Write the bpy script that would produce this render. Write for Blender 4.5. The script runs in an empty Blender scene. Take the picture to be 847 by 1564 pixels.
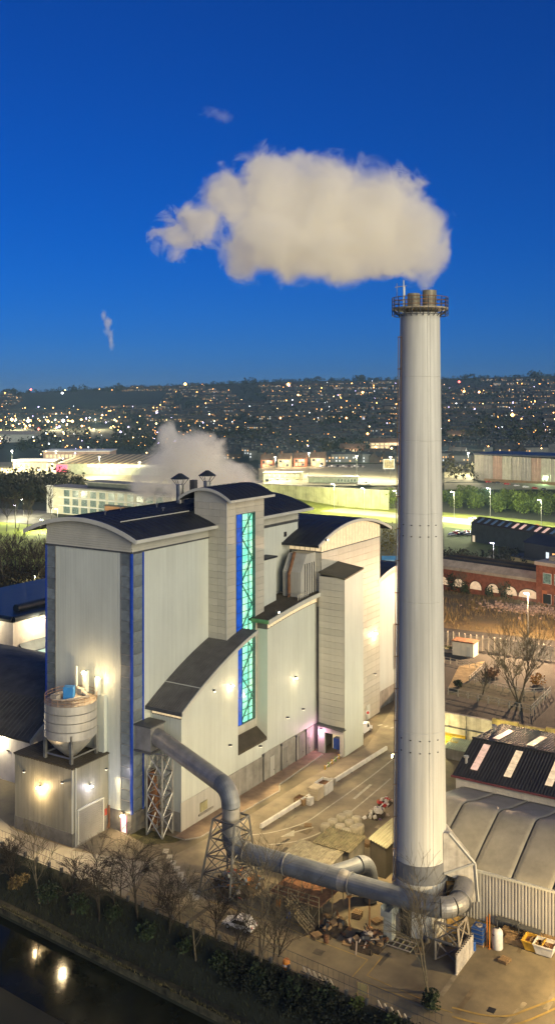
import bpy, bmesh, math, random
from mathutils import Vector, Matrix, noise
random.seed(7)
sc = bpy.context.scene
COL = sc.collection
# ---------------------------------------------------------------- camera
F, CX, HY, H = 1462.0, 423.5, 612.0, 66.0
cam = bpy.data.cameras.new('camera'); co = bpy.data.objects.new('camera', cam); COL.objects.link(co); sc.camera = co
co.location = (0, 0, H); co.rotation_euler = (math.pi/2, 0, 0)
cam.sensor_fit = 'HORIZONTAL'; cam.sensor_width = 36; cam.lens = 36*F/847; cam.shift_y = -(782-HY)/847
cam.clip_start = 1; cam.clip_end = 20000
# ---------------------------------------------------------------- sky, sun, exposure
SUN_EL, SUN_AZ = 8.5, 33.0          # azimuth: degrees to the right of straight behind the camera
wd = bpy.data.worlds.new('World'); sc.world = wd; wd.use_nodes = True
nt = wd.node_tree; bg = nt.nodes['Background']; sk = nt.nodes.new('ShaderNodeTexSky'); sk.sky_type = 'NISHITA'
sk.sun_disc = False; sk.sun_elevation = math.radians(SUN_EL); sk.sun_rotation = math.radians(180-SUN_AZ)
sk.ozone_density = 10; sk.dust_density = .25; sk.air_density = .92; sk.altitude = 100
tn = nt.nodes.new('ShaderNodeMix'); tn.data_type = 'RGBA'; tn.blend_type = 'MULTIPLY'; tn.inputs[0].default_value = 1; tn.inputs[7].default_value = (1.0, .84, 1.14, 1)   # one even tint for the dusk sky
nt.links.new(sk.outputs[0], tn.inputs[6]); nt.links.new(tn.outputs[2], bg.inputs[0]); bg.inputs[1].default_value = 0.064
sl = bpy.data.lights.new('sun', 'SUN'); so = bpy.data.objects.new('sun', sl); COL.objects.link(so)
sl.energy = 3.2; sl.angle = math.radians(48); sl.color = (1.0, 0.87, 0.58)
_d = Vector((math.sin(math.radians(SUN_AZ))*math.cos(math.radians(SUN_EL)), -math.cos(math.radians(SUN_AZ))*math.cos(math.radians(SUN_EL)), math.sin(math.radians(SUN_EL))))
so.rotation_euler = _d.to_track_quat('Z', 'Y').to_euler(); so.location = (60, -60, 120)
vs = sc.view_settings; vs.view_transform = 'Standard'; vs.look = 'None'; vs.exposure = 0.62; vs.gamma = 1
sc.cycles.use_denoising = True; sc.cycles.volume_bounces = 12; sc.cycles.max_bounces = 12; sc.cycles.diffuse_bounces = 3
sc.cycles.glossy_bounces = 2; sc.cycles.use_adaptive_sampling = True; sc.cycles.adaptive_threshold = .02
sc.cycles.volume_step_rate = 1.5; sc.cycles.volume_max_steps = 256
sc.cycles.sample_clamp_indirect = 4.0; sc.cycles.caustics_reflective = False; sc.cycles.caustics_refractive = False
# ---------------------------------------------------------------- frames and helpers
UX, UY = 0.531, 0.8474; VX, VY = -0.8474, 0.531
TH = math.atan2(UY, UX)
OX, OY = -22.149, 145.538           # near corner of the main hall
def B(u, v, z=0): return (OX+u*UX+v*VX, OY+u*UY+v*VY, z)
def UV(x, y): return ((x-OX)*UX+(y-OY)*UY, (x-OX)*VX+(y-OY)*VY)
def W(px, py, z=0.0):
    Y = F*(H-z)/(py-HY); return ((px-CX)/F*Y, Y)
def Q(px, py, z=0.0): return UV(*W(px, py, z))
def lerp(a, b, t): return a+(b-a)*t
def interp(x, pts):
    if x <= pts[0][0]: return pts[0][1]
    for (a, b), (c, d) in zip(pts, pts[1:]):
        if x <= c: return lerp(b, d, (x-a)/(c-a))
    return pts[-1][1]
def sstep(a, b, x):
    t = max(0, min(1, (x-a)/(b-a))); return t*t*(3-2*t)
ORG = {}
class M:
    def __init__(s): s.v = []; s.f = []; s.m = []
    def add(s, vs, fs, m=0):
        o = len(s.v); s.v += [tuple(p) for p in vs]; s.f += [tuple(o+i for i in f) for f in fs]; s.m += [m]*len(fs); return s
    def box(s, x0, x1, y0, y1, z0, z1, m=0):
        x0, x1 = min(x0, x1), max(x0, x1); y0, y1 = min(y0, y1), max(y0, y1)
        return s.add([(x, y, z) for z in (z0, z1) for x, y in ((x0, y0), (x1, y0), (x1, y1), (x0, y1))],
                     [(3, 2, 1, 0), (4, 5, 6, 7), (0, 1, 5, 4), (1, 2, 6, 5), (2, 3, 7, 6), (3, 0, 4, 7)], m)
    def obox(s, c, sx, sy, z0, z1, a, m=0):
        ca, sa = math.cos(a), math.sin(a)
        pts = [(c[0]+x*ca-y*sa, c[1]+x*sa+y*ca) for x, y in ((-sx/2, -sy/2), (sx/2, -sy/2), (sx/2, sy/2), (-sx/2, sy/2))]
        return s.prism(pts, z0, z1, m)
    def prism(s, poly, z0, z1, m=0):
        n = len(poly); zf = z1 if callable(z1) else (lambda x, y: z1)
        return s.add([(x, y, z0) for x, y in poly]+[(x, y, zf(x, y)) for x, y in poly],
                     [tuple(range(n))[::-1], tuple(range(n, 2*n))]+[(i, (i+1) % n, n+(i+1) % n, n+i) for i in range(n)], m)
    def extr(s, poly, vec, m=0):
        n = len(poly); a = [Vector(p) for p in poly]; v = Vector(vec)
        return s.add(a+[p+v for p in a], [tuple(range(n))[::-1], tuple(range(n, 2*n))]+[(i, (i+1) % n, n+(i+1) % n, n+i) for i in range(n)], m)
    def quad(s, *p, m=0): return s.add(p, [tuple(range(len(p)))], m)
    def tube(s, pts, r, n=8, m=0, cap=True):
        pts = [Vector(p) for p in pts]; k = len(pts); rs = r if isinstance(r, (list, tuple)) else [r]*k
        vs = []; up = None
        for i, p in enumerate(pts):
            d = (pts[min(i+1, k-1)]-pts[max(i-1, 0)]); d.normalize()
            if up is None:
                up = d.cross(Vector((0, 0, 1)) if abs(d.z) < .95 else Vector((1, 0, 0))).normalized()
            up = (up-d*up.dot(d)).normalized(); w = d.cross(up)
            vs += [p+(up*math.cos(2*math.pi*j/n)+w*math.sin(2*math.pi*j/n))*rs[i] for j in range(n)]
        fs = [(i*n+j, i*n+(j+1) % n, (i+1)*n+(j+1) % n, (i+1)*n+j) for i in range(k-1) for j in range(n)]
        if cap: fs += [tuple(range(n))[::-1], tuple(range((k-1)*n, k*n))]
        return s.add(vs, fs, m)
    def bar(s, p, q, w=.12, m=0): return s.tube([p, q], w*.7, 4, m)
    def lathe(s, prof, c=(0, 0), n=24, m=0):
        k = len(prof)
        vs = [(c[0]+r*math.cos(2*math.pi*j/n), c[1]+r*math.sin(2*math.pi*j/n), z) for r, z in prof for j in range(n)]
        fs = [(i*n+j, i*n+(j+1) % n, (i+1)*n+(j+1) % n, (i+1)*n+j) for i in range(k-1) for j in range(n)]
        fs += [tuple(range(n))[::-1], tuple(range((k-1)*n, k*n))]
        return s.add(vs, fs, m)
    def ribs(s, p0, p1, z0, z1, pitch=.42, d=.014, m=0, seg=False):
        """profiled sheet from p0 to p1 (plan); outward is to the right of p0->p1"""
        p0 = Vector(p0[:2]); p1 = Vector(p1[:2]); L = (p1-p0).length; t = (p1-p0)/L; nrm = Vector((t.y, -t.x))
        n = max(1, round(L/pitch)); st = []
        for i in range(n):
            for a, o in ((0, 0), (.4, 0), (.6, -d), (.8, -d)): st.append(((i+a)/n*L, o))
        st.append((L, 0))
        zt = z1 if callable(z1) else (lambda x: z1); zb = z0 if callable(z0) else (lambda x: z0)
        vs = []
        for a, o in st:
            p = p0+t*a+nrm*o; vs += [(p.x, p.y, zb(a)), (p.x, p.y, zt(a))]
        return s.add(vs, [(2*i, 2*i+2, 2*i+3, 2*i+1) for i in range(len(st)-1)], m)
    def sheet(s, grid, th=0.0, m=0):
        """grid of points (rows of equal length); th>0 gives it thickness downwards"""
        R, C = len(grid), len(grid[0]); vs = [p for r in grid for p in r]
        fs = [(i*C+j, i*C+j+1, (i+1)*C+j+1, (i+1)*C+j) for i in range(R-1) for j in range(C-1)]
        if th:
            n = len(vs); vs = vs+[(x, y, z-th) for x, y, z in vs]
            fs += [tuple(n+i for i in f[::-1]) for f in fs]
            loop = [j for j in range(C)]+[i*C+C-1 for i in range(1, R)]+[(R-1)*C+j for j in range(C-2, -1, -1)]+[i*C for i in range(R-2, 0, -1)]
            for a, b in zip(loop, loop[1:]+loop[:1]): fs.append((b, a, n+a, n+b))
        return s.add(vs, fs, m)
    def mesh(s, name, mats, off=(0, 0, 0), smooth=False, fixn=True):
        me = bpy.data.meshes.new(name); o = off
        me.from_pydata([(x-o[0], y-o[1], z-o[2]) for x, y, z in s.v], [], s.f)
        for mt in (mats if isinstance(mats, (list, tuple)) else [mats]): me.materials.append(mt)
        if isinstance(mats, (list, tuple)) and len(mats) > 1: me.polygons.foreach_set('material_index', s.m)
        if smooth: me.polygons.foreach_set('use_smooth', [True]*len(s.f))
        me.update()
        if fixn and len(s.f) < 60000:
            bm = bmesh.new(); bm.from_mesh(me); bmesh.ops.recalc_face_normals(bm, faces=bm.faces); bm.to_mesh(me); bm.free()
        return me
def _tag(o, label, cat, group=None, kind=None):
    if label: o['label'] = label
    if cat: o['category'] = cat
    if group: o['group'] = group
    if kind: o['kind'] = kind
    return o
def thing(name, label, cat, u=0, v=0, z=0, frame='p', group=None):
    o = bpy.data.objects.new(name, None); COL.objects.link(o); o.empty_display_size = .5
    if frame == 'p': o.location = B(u, v, z); o.rotation_euler = (0, 0, TH)
    else: o.location = (u, v, z)
    ORG[o.name] = (u, v, z); return _tag(o, label, cat, group)
def part(name, mb, mats, par, smooth=False, kind=None, label=None, fixn=True):
    off = ORG[par.name]
    o = bpy.data.objects.new(name, mb.mesh(name, mats, off, smooth, fixn)); COL.objects.link(o); o.parent = par
    ORG[o.name] = off
    if kind: o['kind'] = kind
    if label: o['label'] = label
    return o
def solo(name, label, cat, mb, mats, u=0, v=0, z=0, frame='p', group=None, kind=None, smooth=False, fixn=True):
    o = bpy.data.objects.new(name, mb.mesh(name, mats, (u, v, z), smooth, fixn)); COL.objects.link(o)
    if frame == 'p': o.location = B(u, v, z); o.rotation_euler = (0, 0, TH)
    else: o.location = (u, v, z)
    ORG[o.name] = (u, v, z)
    return _tag(o, label, cat, group, kind)
def struct(name, mb, mats, frame='w', smooth=False, kind='structure'):
    o = solo(name, None, None, mb, mats, 0, 0, 0, frame, kind=kind, smooth=smooth); return o
CACHE = {}
def piece(name, key, mk, mats, par, loc, rot=(0, 0, 0)):
    """small repeated child that shares its mesh; loc in the parent's build coordinates"""
    k = (name, key)
    if k not in CACHE: CACHE[k] = mk().mesh(name, mats)
    off = ORG[par.name]; o = bpy.data.objects.new(name, CACHE[k]); COL.objects.link(o); o.parent = par
    o.location = (loc[0]-off[0], loc[1]-off[1], loc[2]-off[2]); o.rotation_euler = rot; ORG[o.name] = loc; return o
def dup(root, loc, rz=None, label=None, scale=None):
    r = root.copy(); COL.objects.link(r); r.location = loc
    if rz is not None: r.rotation_euler = (0, 0, rz)
    if scale: r.scale = scale
    if label: r['label'] = label
    for ch in list(root.children):
        c = ch.copy(); COL.objects.link(c); c.parent = r
        for g in list(ch.children):
            d = g.copy(); COL.objects.link(d); d.parent = c
    return r
# ---------------------------------------------------------------- materials
def mk(name, col, rough=.6, metal=0.0, var=.18, scl=.35, stretch=(1, 1, 1), bump=0.0, bscl=8.0, col2=None, spec=.4, rvar=0.0, objrand=0.0, streak=0.0):
    m = bpy.data.materials.new(name); m.use_nodes = True; n = m.node_tree.nodes; l = m.node_tree.links
    b = n['Principled BSDF']; b.inputs['Roughness'].default_value = rough; b.inputs['Metallic'].default_value = metal
    b.inputs['Specular IOR Level'].default_value = spec
    tc = n.new('ShaderNodeTexCoord'); mp = n.new('ShaderNodeMapping'); mp.inputs['Scale'].default_value = stretch
    l.new(tc.outputs['Object'], mp.inputs['Vector'])
    a = n.new('ShaderNodeTexNoise'); a.inputs['Scale'].default_value = scl; a.inputs['Detail'].default_value = 8; a.inputs['Roughness'].default_value = .62
    l.new(mp.outputs[0], a.inputs['Vector'])
    r = n.new('ShaderNodeMapRange'); r.inputs[1].default_value = .3; r.inputs[2].default_value = .7
    l.new(a.outputs[0], r.inputs[0])
    mx = n.new('ShaderNodeMix'); mx.data_type = 'RGBA'
    c2 = col2 if col2 else tuple(c*(1-2*var) for c in col); c1 = col if col2 else tuple(min(1, c*(1+var*.6)) for c in col)
    mx.inputs[6].default_value = (*c2, 1); mx.inputs[7].default_value = (*c1, 1); l.new(r.outputs[0], mx.inputs[0])
    out = mx.outputs[2]
    if streak:
        mp2 = n.new('ShaderNodeMapping'); mp2.inputs['Scale'].default_value = (1.6, 1.6, .05); l.new(tc.outputs['Object'], mp2.inputs['Vector'])
        s2 = n.new('ShaderNodeTexNoise'); s2.inputs['Scale'].default_value = 1.1; s2.inputs['Detail'].default_value = 5; l.new(mp2.outputs[0], s2.inputs['Vector'])
        r2 = n.new('ShaderNodeMapRange'); r2.inputs[1].default_value = .35; r2.inputs[2].default_value = .68; r2.inputs[3].default_value = 1-streak; r2.inputs[4].default_value = 1
        l.new(s2.outputs[0], r2.inputs[0]); m3 = n.new('ShaderNodeMix'); m3.data_type = 'RGBA'; m3.blend_type = 'MULTIPLY'; m3.inputs[0].default_value = 1
        l.new(out, m3.inputs[6]); l.new(r2.outputs[0], m3.inputs[7]); out = m3.outputs[2]
    if objrand:
        oi = n.new('ShaderNodeObjectInfo'); r3 = n.new('ShaderNodeMapRange'); r3.inputs[3].default_value = 1-objrand; r3.inputs[4].default_value = 1+objrand*.5
        l.new(oi.outputs['Random'], r3.inputs[0]); m4 = n.new('ShaderNodeMix'); m4.data_type = 'RGBA'; m4.blend_type = 'MULTIPLY'; m4.inputs[0].default_value = 1
        l.new(out, m4.inputs[6]); l.new(r3.outputs[0], m4.inputs[7]); out = m4.outputs[2]
    l.new(out, b.inputs['Base Color'])
    if rvar:
        r4 = n.new('ShaderNodeMapRange'); r4.inputs[1].default_value = .3; r4.inputs[2].default_value = .7; r4.inputs[3].default_value = rough-rvar; r4.inputs[4].default_value = rough+rvar
        l.new(a.outputs[0], r4.inputs[0]); l.new(r4.outputs[0], b.inputs['Roughness'])
    if bump:
        bn = n.new('ShaderNodeTexNoise'); bn.inputs['Scale'].default_value = bscl; bn.inputs['Detail'].default_value = 6; l.new(mp.outputs[0], bn.inputs['Vector'])
        bb = n.new('ShaderNodeBump'); bb.inputs['Strength'].default_value = bump; bb.inputs['Distance'].default_value = .1
        l.new(bn.outputs[0], bb.inputs['Height']); l.new(bb.outputs[0], b.inputs['Normal'])
    return m
def em(name, col, st, rand=0.0, base=(.05, .05, .05)):
    m = bpy.data.materials.new(name); m.use_nodes = True; n = m.node_tree.nodes; l = m.node_tree.links; b = n['Principled BSDF']
    b.inputs['Base Color'].default_value = (*base, 1); b.inputs['Roughness'].default_value = .25
    b.inputs['Emission Color'].default_value = (*col, 1); b.inputs['Emission Strength'].default_value = st
    m.cycles.emission_sampling = 'NONE'
    if rand:
        oi = n.new('ShaderNodeObjectInfo'); tc = n.new('ShaderNodeTexCoord'); ad = n.new('ShaderNodeVectorMath'); ad.operation = 'ADD'
        sc_ = n.new('ShaderNodeVectorMath'); sc_.operation = 'SCALE'; sc_.inputs[0].default_value = (37, 21, 11); l.new(oi.outputs['Random'], sc_.inputs['Scale'])
        l.new(tc.outputs['Object'], ad.inputs[0]); l.new(sc_.outputs[0], ad.inputs[1])
        t = n.new('ShaderNodeTexNoise'); t.inputs['Scale'].default_value = 1.3; t.inputs['Detail'].default_value = 4; l.new(ad.outputs[0], t.inputs['Vector'])
        r = n.new('ShaderNodeMapRange'); r.inputs[1].default_value = .35; r.inputs[2].default_value = .65; r.inputs[3].default_value = st*(1-rand); r.inputs[4].default_value = st*(1+rand)
        l.new(t.outputs[0], r.inputs[0]); l.new(r.outputs[0], b.inputs['Emission Strength'])
    return m
WHITE = mk('cladding_white', (.545, .59, .54), .5, .0, .07, .18, (1, 1, .4), streak=.09)
GREYC = mk('cladding_grey', (.46, .46, .42), .5, .0, .1, .3, (1, 1, .3), streak=.14)
PANEL = mk('panel_warm_grey', (.48, .475, .41), .5, 0, .08, .4, streak=.10, objrand=.10)
JOINT = mk('joint_dark', (.16, .16, .15), .8)
PLINTH = mk('plinth_grey', (.17, .165, .15), .85, 0, .2, .8, bump=.3)
CONC = mk('concrete', (.36, .35, .31), .85, 0, .2, .4, bump=.2, streak=.25)
ROOF = mk('roof_navy', (.026, .029, .038), .55, .0, .25, .4, rvar=.12, spec=.25)
ROOFB = mk('roof_brown_grey', (.072, .062, .045), .65, 0, .2, .5, spec=.2)
FASCIA = mk('fascia_grey', (.46, .47, .43), .5, 0, .08)
LOUV = mk('louvre', (.47, .47, .41), .55, 0, .08)
BLUE = mk('blue_post', (.015, .06, .40), .4, 0, .1)
POLY = mk('polycarbonate', (.20, .24, .27), .28, 0, .25, .6, objrand=.30, spec=.6)
STEEL = mk('galvanised_steel', (.42, .42, .40), .42, .75, .22, .7, bump=.05, rvar=.08)
STEELD = mk('steel_dark_paint', (.10, .105, .11), .5, .3, .2)
DUCT = mk('duct_aluminium', (.32, .32, .31), .5, .5, .2, .6, rvar=.07)
DUCTB = mk('duct_blue_grey', (.15, .17, .20), .55, .3, .2, .6, rvar=.06)
CHIM = mk('chimney_cream', (.63, .63, .57), .7, 0, .10, .14, (1, 1, .25), streak=.2)
RUST = mk('rusty_brown', (.20, .095, .045), .85, 0, .35, 1.5)
LOUVSH = mk('shutter', (.26, .26, .24), .5, .2, .12)
BLACK = mk('black_paint', (.018, .018, .02), .5)
WPAINT = mk('white_paint', (.62, .62, .60), .5, 0, .15, .9)
YPAINT = mk('yellow_paint', (.55, .34, .04), .6, 0, .25, 1)
ASPH = mk('asphalt', (.22, .185, .12), .8, 0, .22, .22, bump=.15, bscl=14, rvar=.1, col2=(.09, .078, .055))
ASPH2 = mk('asphalt_worn', (.29, .25, .175), .8, 0, .22, .3, bump=.15, bscl=14, col2=(.15, .13, .095))
APRON = mk('concrete_apron', (.30, .28, .23), .85, 0, .2, .25, bump=.15, bscl=10, col2=(.20, .185, .15))
PAVE = mk('block_paving', (.30, .22, .15), .85, 0, .2, .5, bump=.2, bscl=12)
KERB = mk('kerb_stone', (.40, .38, .33), .85, 0, .15, 2)
GROUND = mk('ground_earth', (.022, .026, .014), .95, 0, .3, .03, bump=.3, bscl=3, col2=(.012, .014, .009))
TURF = mk('grass_turf', (.06, .10, .018), .9, 0, .3, .12, bump=.4, bscl=6, col2=(.03, .055, .012))
BARK = mk('bark', (.042, .034, .023), .9, 0, .3, 2)
BARKP = mk('bark_pale', (.13, .11, .07), .9, 0, .3, 2)
LEAFD = mk('foliage_dark', (.022, .04, .012), .8, 0, .4, .8)
LEAFG = mk('foliage_green', (.085, .12, .018), .8, 0, .4, .5)
LEAFY = mk('dry_scrub', (.17, .12, .045), .9, 0, .4, .6)
FARW = mk('far_wood', (.012, .016, .012), .95, 0, .4, .05)
BRICK = mk('red_brick', (.24, .085, .045), .85, 0, .25, .8, bump=.3, bscl=10)
BRICKD = mk('brown_brick', (.11, .055, .035), .9, 0, .25, .5)
TIMBER = mk('timber', (.28, .19, .10), .85, 0, .3, 2)
FABRIC = mk('membrane', (.26, .25, .21), .6, 0, .14, .25, streak=.1)
GLASSD = mk('dark_glass', (.02, .025, .03), .12, 0, .1, spec=.6)
BLUEP = mk('blue_plastic', (.03, .10, .35), .4)
RED = mk('red_paint', (.45, .03, .03), .5)
ORANGE = mk('orange_paint', (.60, .22, .03), .5)
GREENR = mk('green_roof_edge', (.12, .30, .12), .6, 0, .3)
CARW = mk('car_white', (.65, .66, .68), .25, 0, .04); CARD = mk('car_dark', (.03, .035, .05), .25, 0, .04); CARR = mk('car_red', (.35, .02, .02), .25, 0, .04); CARS = mk('car_silver', (.35, .36, .38), .28, .5, .04)
TYRE = mk('tyre_rubber', (.012, .012, .012), .8)
E_TEAL = em('lit_stair_glass', (.40, .85, .58), .62, .85, (.05, .12, .12))
E_TEAL2 = em('lit_stair_glass_low', (.22, .78, .62), .55, .85, (.05, .12, .12))
E_BLUE = em('blue_glass', (.008, .09, .55), .45, .3, (.01, .05, .3))
E_CLER = em('lit_clerestory', (1.0, .74, .40), .45, .15, (.4, .35, .25))
E_LAMP = em('lamp_warm', (1.0, .72, .35), 60)
E_LAMPW = em('lamp_white', (1.0, .9, .75), 40)
E_DOOR = em('lit_doorway', (1.0, .62, .50), 1.6)
E_PINK = em('lamp_pink', (1.0, .35, .75), 14)
E_SKYL = em('lit_rooflight', (1.0, .72, .42), .5, .25, (.4, .35, .25))
E_SKYLP = em('lit_rooflight_pink', (1.0, .58, .45), .45, .25, (.4, .35, .25))
E_ARCH = em('lit_arch_window', (1.0, .74, .45), .36, .2, (.4, .3, .2))
E_W1 = em('lit_window_orange', (1.0, .50, .15), .9); E_W2 = em('lit_window_yellow', (1.0, .72, .35), .8); E_W3 = em('lit_window_white', (.85, .95, 1.0), .7)
E_OFF = em('lit_office_window', (.55, .75, .50), .10, .9, (.05, .07, .07))
E_FAR = [em('far_lamp_%s' % n, c, s) for n, c, s in (('orange', (1.0, .42, .10), 12), ('yellow', (1.0, .62, .22), 10), ('white', (.9, .95, 1.0), 8), ('red', (1.0, .08, .06), 10), ('violet', (.65, .55, 1.0), 12))]
def lamp(name, loc, energy, col=(1.0, .72, .38), kind='POINT', size=.15, par=None, aim=None, spot=120, blend=.6):
    l = bpy.data.lights.new(name, kind); l.energy = energy; l.color = col; l.shadow_soft_size = size
    o = bpy.data.objects.new(name, l); COL.objects.link(o); o.location = loc
    if kind == 'SPOT':
        l.spot_size = math.radians(spot); l.spot_blend = blend
        o.rotation_euler = (Vector(loc)-Vector(aim)).to_track_quat('Z', 'Y').to_euler()
    return o
# ================================================================ TERRAIN AND SETTING
def skyline(X, Y):
    px = X/max(Y, 1)*F+CX
    return interp(px, [(-600, 76), (-100, 84), (0, 86), (60, 95), (130, 104), (220, 112), (330, 120), (420, 127), (560, 132), (700, 140), (847, 147), (1400, 150)])
def terrain(X, Y):
    if Y < 560: return 0.0
    px = X/Y*F+CX
    right = sstep(330, 430, px)
    z = right*9.0*sstep(600, 655, Y)+(1-right)*3*sstep(620, 900, Y)
    t = (Y-650)/2400.0
    if t > 0:
        zs = skyline(X, Y); ex = lerp(1.75, 1.32, right)
        z += (zs-z)*(min(t, 1)**ex)
        if t > 1: z -= (Y-3050)*.03
        z += 5*math.sin(X*.006+1)*math.sin(Y*.005)*min(1, t*4)*(1 if t < 1 else 0)*.8
    return z
def hit(px, py):
    k = (px-CX)/F; Y = 300.0
    while Y < 3060:
        if H-(py-HY)/F*Y <= terrain(k*Y, Y): break
        Y += 15
    lo, hi = Y-15, Y
    for _ in range(6):
        Y = (lo+hi)/2
        if H-(py-HY)/F*Y <= terrain(k*Y, Y): hi = Y
        else: lo = Y
    return (k*Y, Y, terrain(k*Y, Y))
def hg(e):
    return interp(e, [(-200, -1), (-45, -2.5), (-17.9, -3.6), (-17.2, -6.6), (-6.6, -6.6), (-6.2, -4.0), (-4.6, -3.9), (-.4, 0), (0, 0)])
def ue(e, v): return e-14.3+.075*v
es = [-320, -150, -60, -45, -30, -22, -17.9, -17.2, -12, -6.6, -6.2, -4.6, -3.2, -2, -1.2, -.4, 0, 6, 14]+list(range(26, 520, 18))+list(range(520, 4600, 45))
vsl = list(range(-3600, -700, 70))+list(range(-700, 800, 24))+list(range(800, 3700, 70))
m = M(); grid = []
for e in es:
    row = []
    for v in vsl:
        u = ue(e, v); X, Y, _ = B(u, v)
        z = hg(e)+(terrain(X, Y) if e > 100 else 0)
        if -6 < e < -.5: z += noise.noise((u*.3, v*.3, 1))*.5
        row.append((u, v, z))
    grid.append(row)
m.sheet(grid); struct('ground', m, GROUND, 'p', smooth=True)
# river
WATER = mk('river_water', (.014, .015, .008), .09, 0, .2, .2, bump=.08, bscl=1.1, spec=.10)
m = M(); m.sheet([[(ue(e, v), v, -5.0) for v in (-160, 0, 160)] for e in (-17.5, -6.3)]); struct('river', m, WATER, 'p')
m = M(); m.sheet([[(ue(e, v), v, -3.84) for v in range(-120, 121, 8)] for e in (-5.9, -4.9)], .0); struct('towpath', m, mk('towpath_dirt', (.035, .034, .02), .9, 0, .4, 1.2), 'p')
m = M(); m.sheet([[(ue(e, v), v, z) for v in range(-120, 121, 8)] for e, z in ((-6.3, -4.9), (-6.3, -3.86), (-6.1, -3.86))]); struct('canal_edge', m, mk('bank_stone', (.085, .08, .045), .9, 0, .6, .8, bump=.5, bscl=4), 'p')
# yard asphalt
def poly_sheet(name, pts, z, mat, frame='p'):
    mm = M(); mm.add([(a, b, z) for a, b in pts], [tuple(range(len(pts)))]); return struct(name, mm, mat, frame)
poly_sheet('yard', [(ue(.3, 70), 70), (ue(.3, -90), -90), (62, -90), (62, -22), (140, -8), (140, 30), (60, 110), (20, 70)], .012, ASPH)
# concrete apron in front of the silo house, and lit concrete strip
poly_sheet('concrete_apron', [Q(0, 1295), Q(190, 1370), Q(250, 1302), Q(205, 1284), Q(168, 1262), Q(110, 1297), Q(20, 1268), Q(0, 1250), Q(-60, 1215), Q(-60, 1270)], .024, APRON)
poly_sheet('forecourt', [Q(110, 1300), Q(168, 1264), Q(204, 1284), Q(285, 1284), Q(225, 1318)], .036, mk('worn_concrete', (.19, .16, .11), .85, 0, .3, .4, bump=.2, col2=(.11, .095, .065)))
# road surface sweeping past the plant
poly_sheet('road', [Q(*p) for p in ((215, 1330), (290, 1295), (390, 1240), (470, 1190), (560, 1140), (600, 1080), (625, 1040), (660, 1075), (625, 1180), (560, 1245), (500, 1268), (455, 1290), (400, 1330), (330, 1390), (265, 1385))], .024, ASPH2)
# pavement with kerb along the wall
PV = [(3.9, -6.2), (3.6, -7.6), (5, -8.7), (19, -9.2), (25, -9.8), (26.8, -8.5), (44, -7.9), (44.8, -6.2)]
mp_ = M(); mp_.prism([(2.8, -6.05), (2.9, -8.0), (4.8, -9.4), (19, -10.0), (25.5, -10.4), (27.6, -9.0), (44, -8.4), (44.9, -6.05)], -.1, .13); pvo = struct('pavement', mp_, PAVE, 'p')
kb = M(); kp = [(2.65, -6.0), (2.75, -8.1), (4.7, -9.6), (19, -10.2), (25.6, -10.6), (27.8, -9.2), (44, -8.6)]
for (a, b), (c, d) in zip(kp, kp[1:]): kb.extr([(a, b, .0), (a, b, .15), (a, b+.18, .15), (a, b+.18, .0)], (c-a, d-b, 0))
struct('kerb', kb, KERB, 'p')
gm = M(); gm.prism([(-.4, .1), (-1.5, -4), (1.2, -7.2), (2.6, -7.6), (2.6, .1)], -.05, .05); struct('grass_verge', gm, mk('mossy_verge', (.09, .085, .03), .9, 0, .35, 1), 'p')
# resurfaced patches and worn tracks
rp_ = random.Random(17); PT = [mk('patch_dark', (.075, .068, .055), .8, 0, .25, .8, bump=.15), mk('patch_pale', (.25, .22, .155), .85, 0, .25, .8, bump=.15), mk('patch_brown', (.15, .12, .075), .85, 0, .3, .6)]
for k in range(46):
    u, v = rp_.uniform(-13, 24), rp_.uniform(-66, -12); mm = M(); a_ = rp_.choice([0, 0, .1, -.15]); L_, W_ = rp_.choice([(1.2, 1.2), (3, .5), (5, .6), (2.5, 1.8), (7, .45), (2, 3)]); n_ = 10
    ca, sa = math.cos(a_), math.sin(a_); pts = []
    for x, y in ((-1, -1), (-.3, -1.05), (.4, -.95), (1, -1), (1.03, 0), (1, 1), (.2, 1.06), (-.5, .96), (-1, 1), (-.97, 0)):
        x, y = x*L_/2+rp_.gauss(0, .05), y*W_/2+rp_.gauss(0, .05); pts.append((u+x*ca-y*sa, v+x*sa+y*ca, .030+.0004*k))
    mm.add(pts, [tuple(range(10))]); struct('tarmac_patch', mm, PT[k % 3], 'p')
# painted markings, laid in real strips
def strip(mb, pts, w, z=.045, m=0):
    for a, b in zip(pts, pts[1:]):
        a = Vector(a); b = Vector(b); d = (b-a).normalized(); n_ = Vector((-d.y, d.x))*w/2
        mb.quad((a+n_).to_tuple()+(z,), (a-n_).to_tuple()+(z,), (b-n_).to_tuple()+(z,), (b+n_).to_tuple()+(z,), m=m)
def curve(pts, n=8):
    out = []; P_ = [pts[0]]+list(pts)+[pts[-1]]
    for i in range(1, len(P_)-2):
        p0, p1, p2, p3 = [Vector(p) for p in P_[i-1:i+3]]
        for k in range(n):
            t = k/n; out.append((.5*(2*p1+(p2-p0)*t+(2*p0-5*p1+4*p2-p3)*t*t+(3*p1-p0-3*p2+p3)*t**3)).to_tuple())
    return out+[tuple(pts[-1])]
LINE = mk('road_line_white', (.52, .50, .42), .8, 0, .25, 1.2, col2=(.30, .29, .24))
LINEY = mk('road_line_yellow', (.38, .27, .07), .8, 0, .25, .7, col2=(.16, .12, .05))
mm = M()
strip(mm, curve([Q(385, 1276), Q(420, 1271), Q(465, 1257), (Q(500, 1234)), Q(540, 1206), Q(575, 1180), Q(600, 1160)]), .25)
strip(mm, curve([Q(410, 1291), Q(455, 1285), Q(498, 1268), Q(530, 1245), Q(575, 1208), Q(596, 1190)]), .25)
strip(mm, [Q(478, 1264), Q(442, 1274)], .3)
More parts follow.
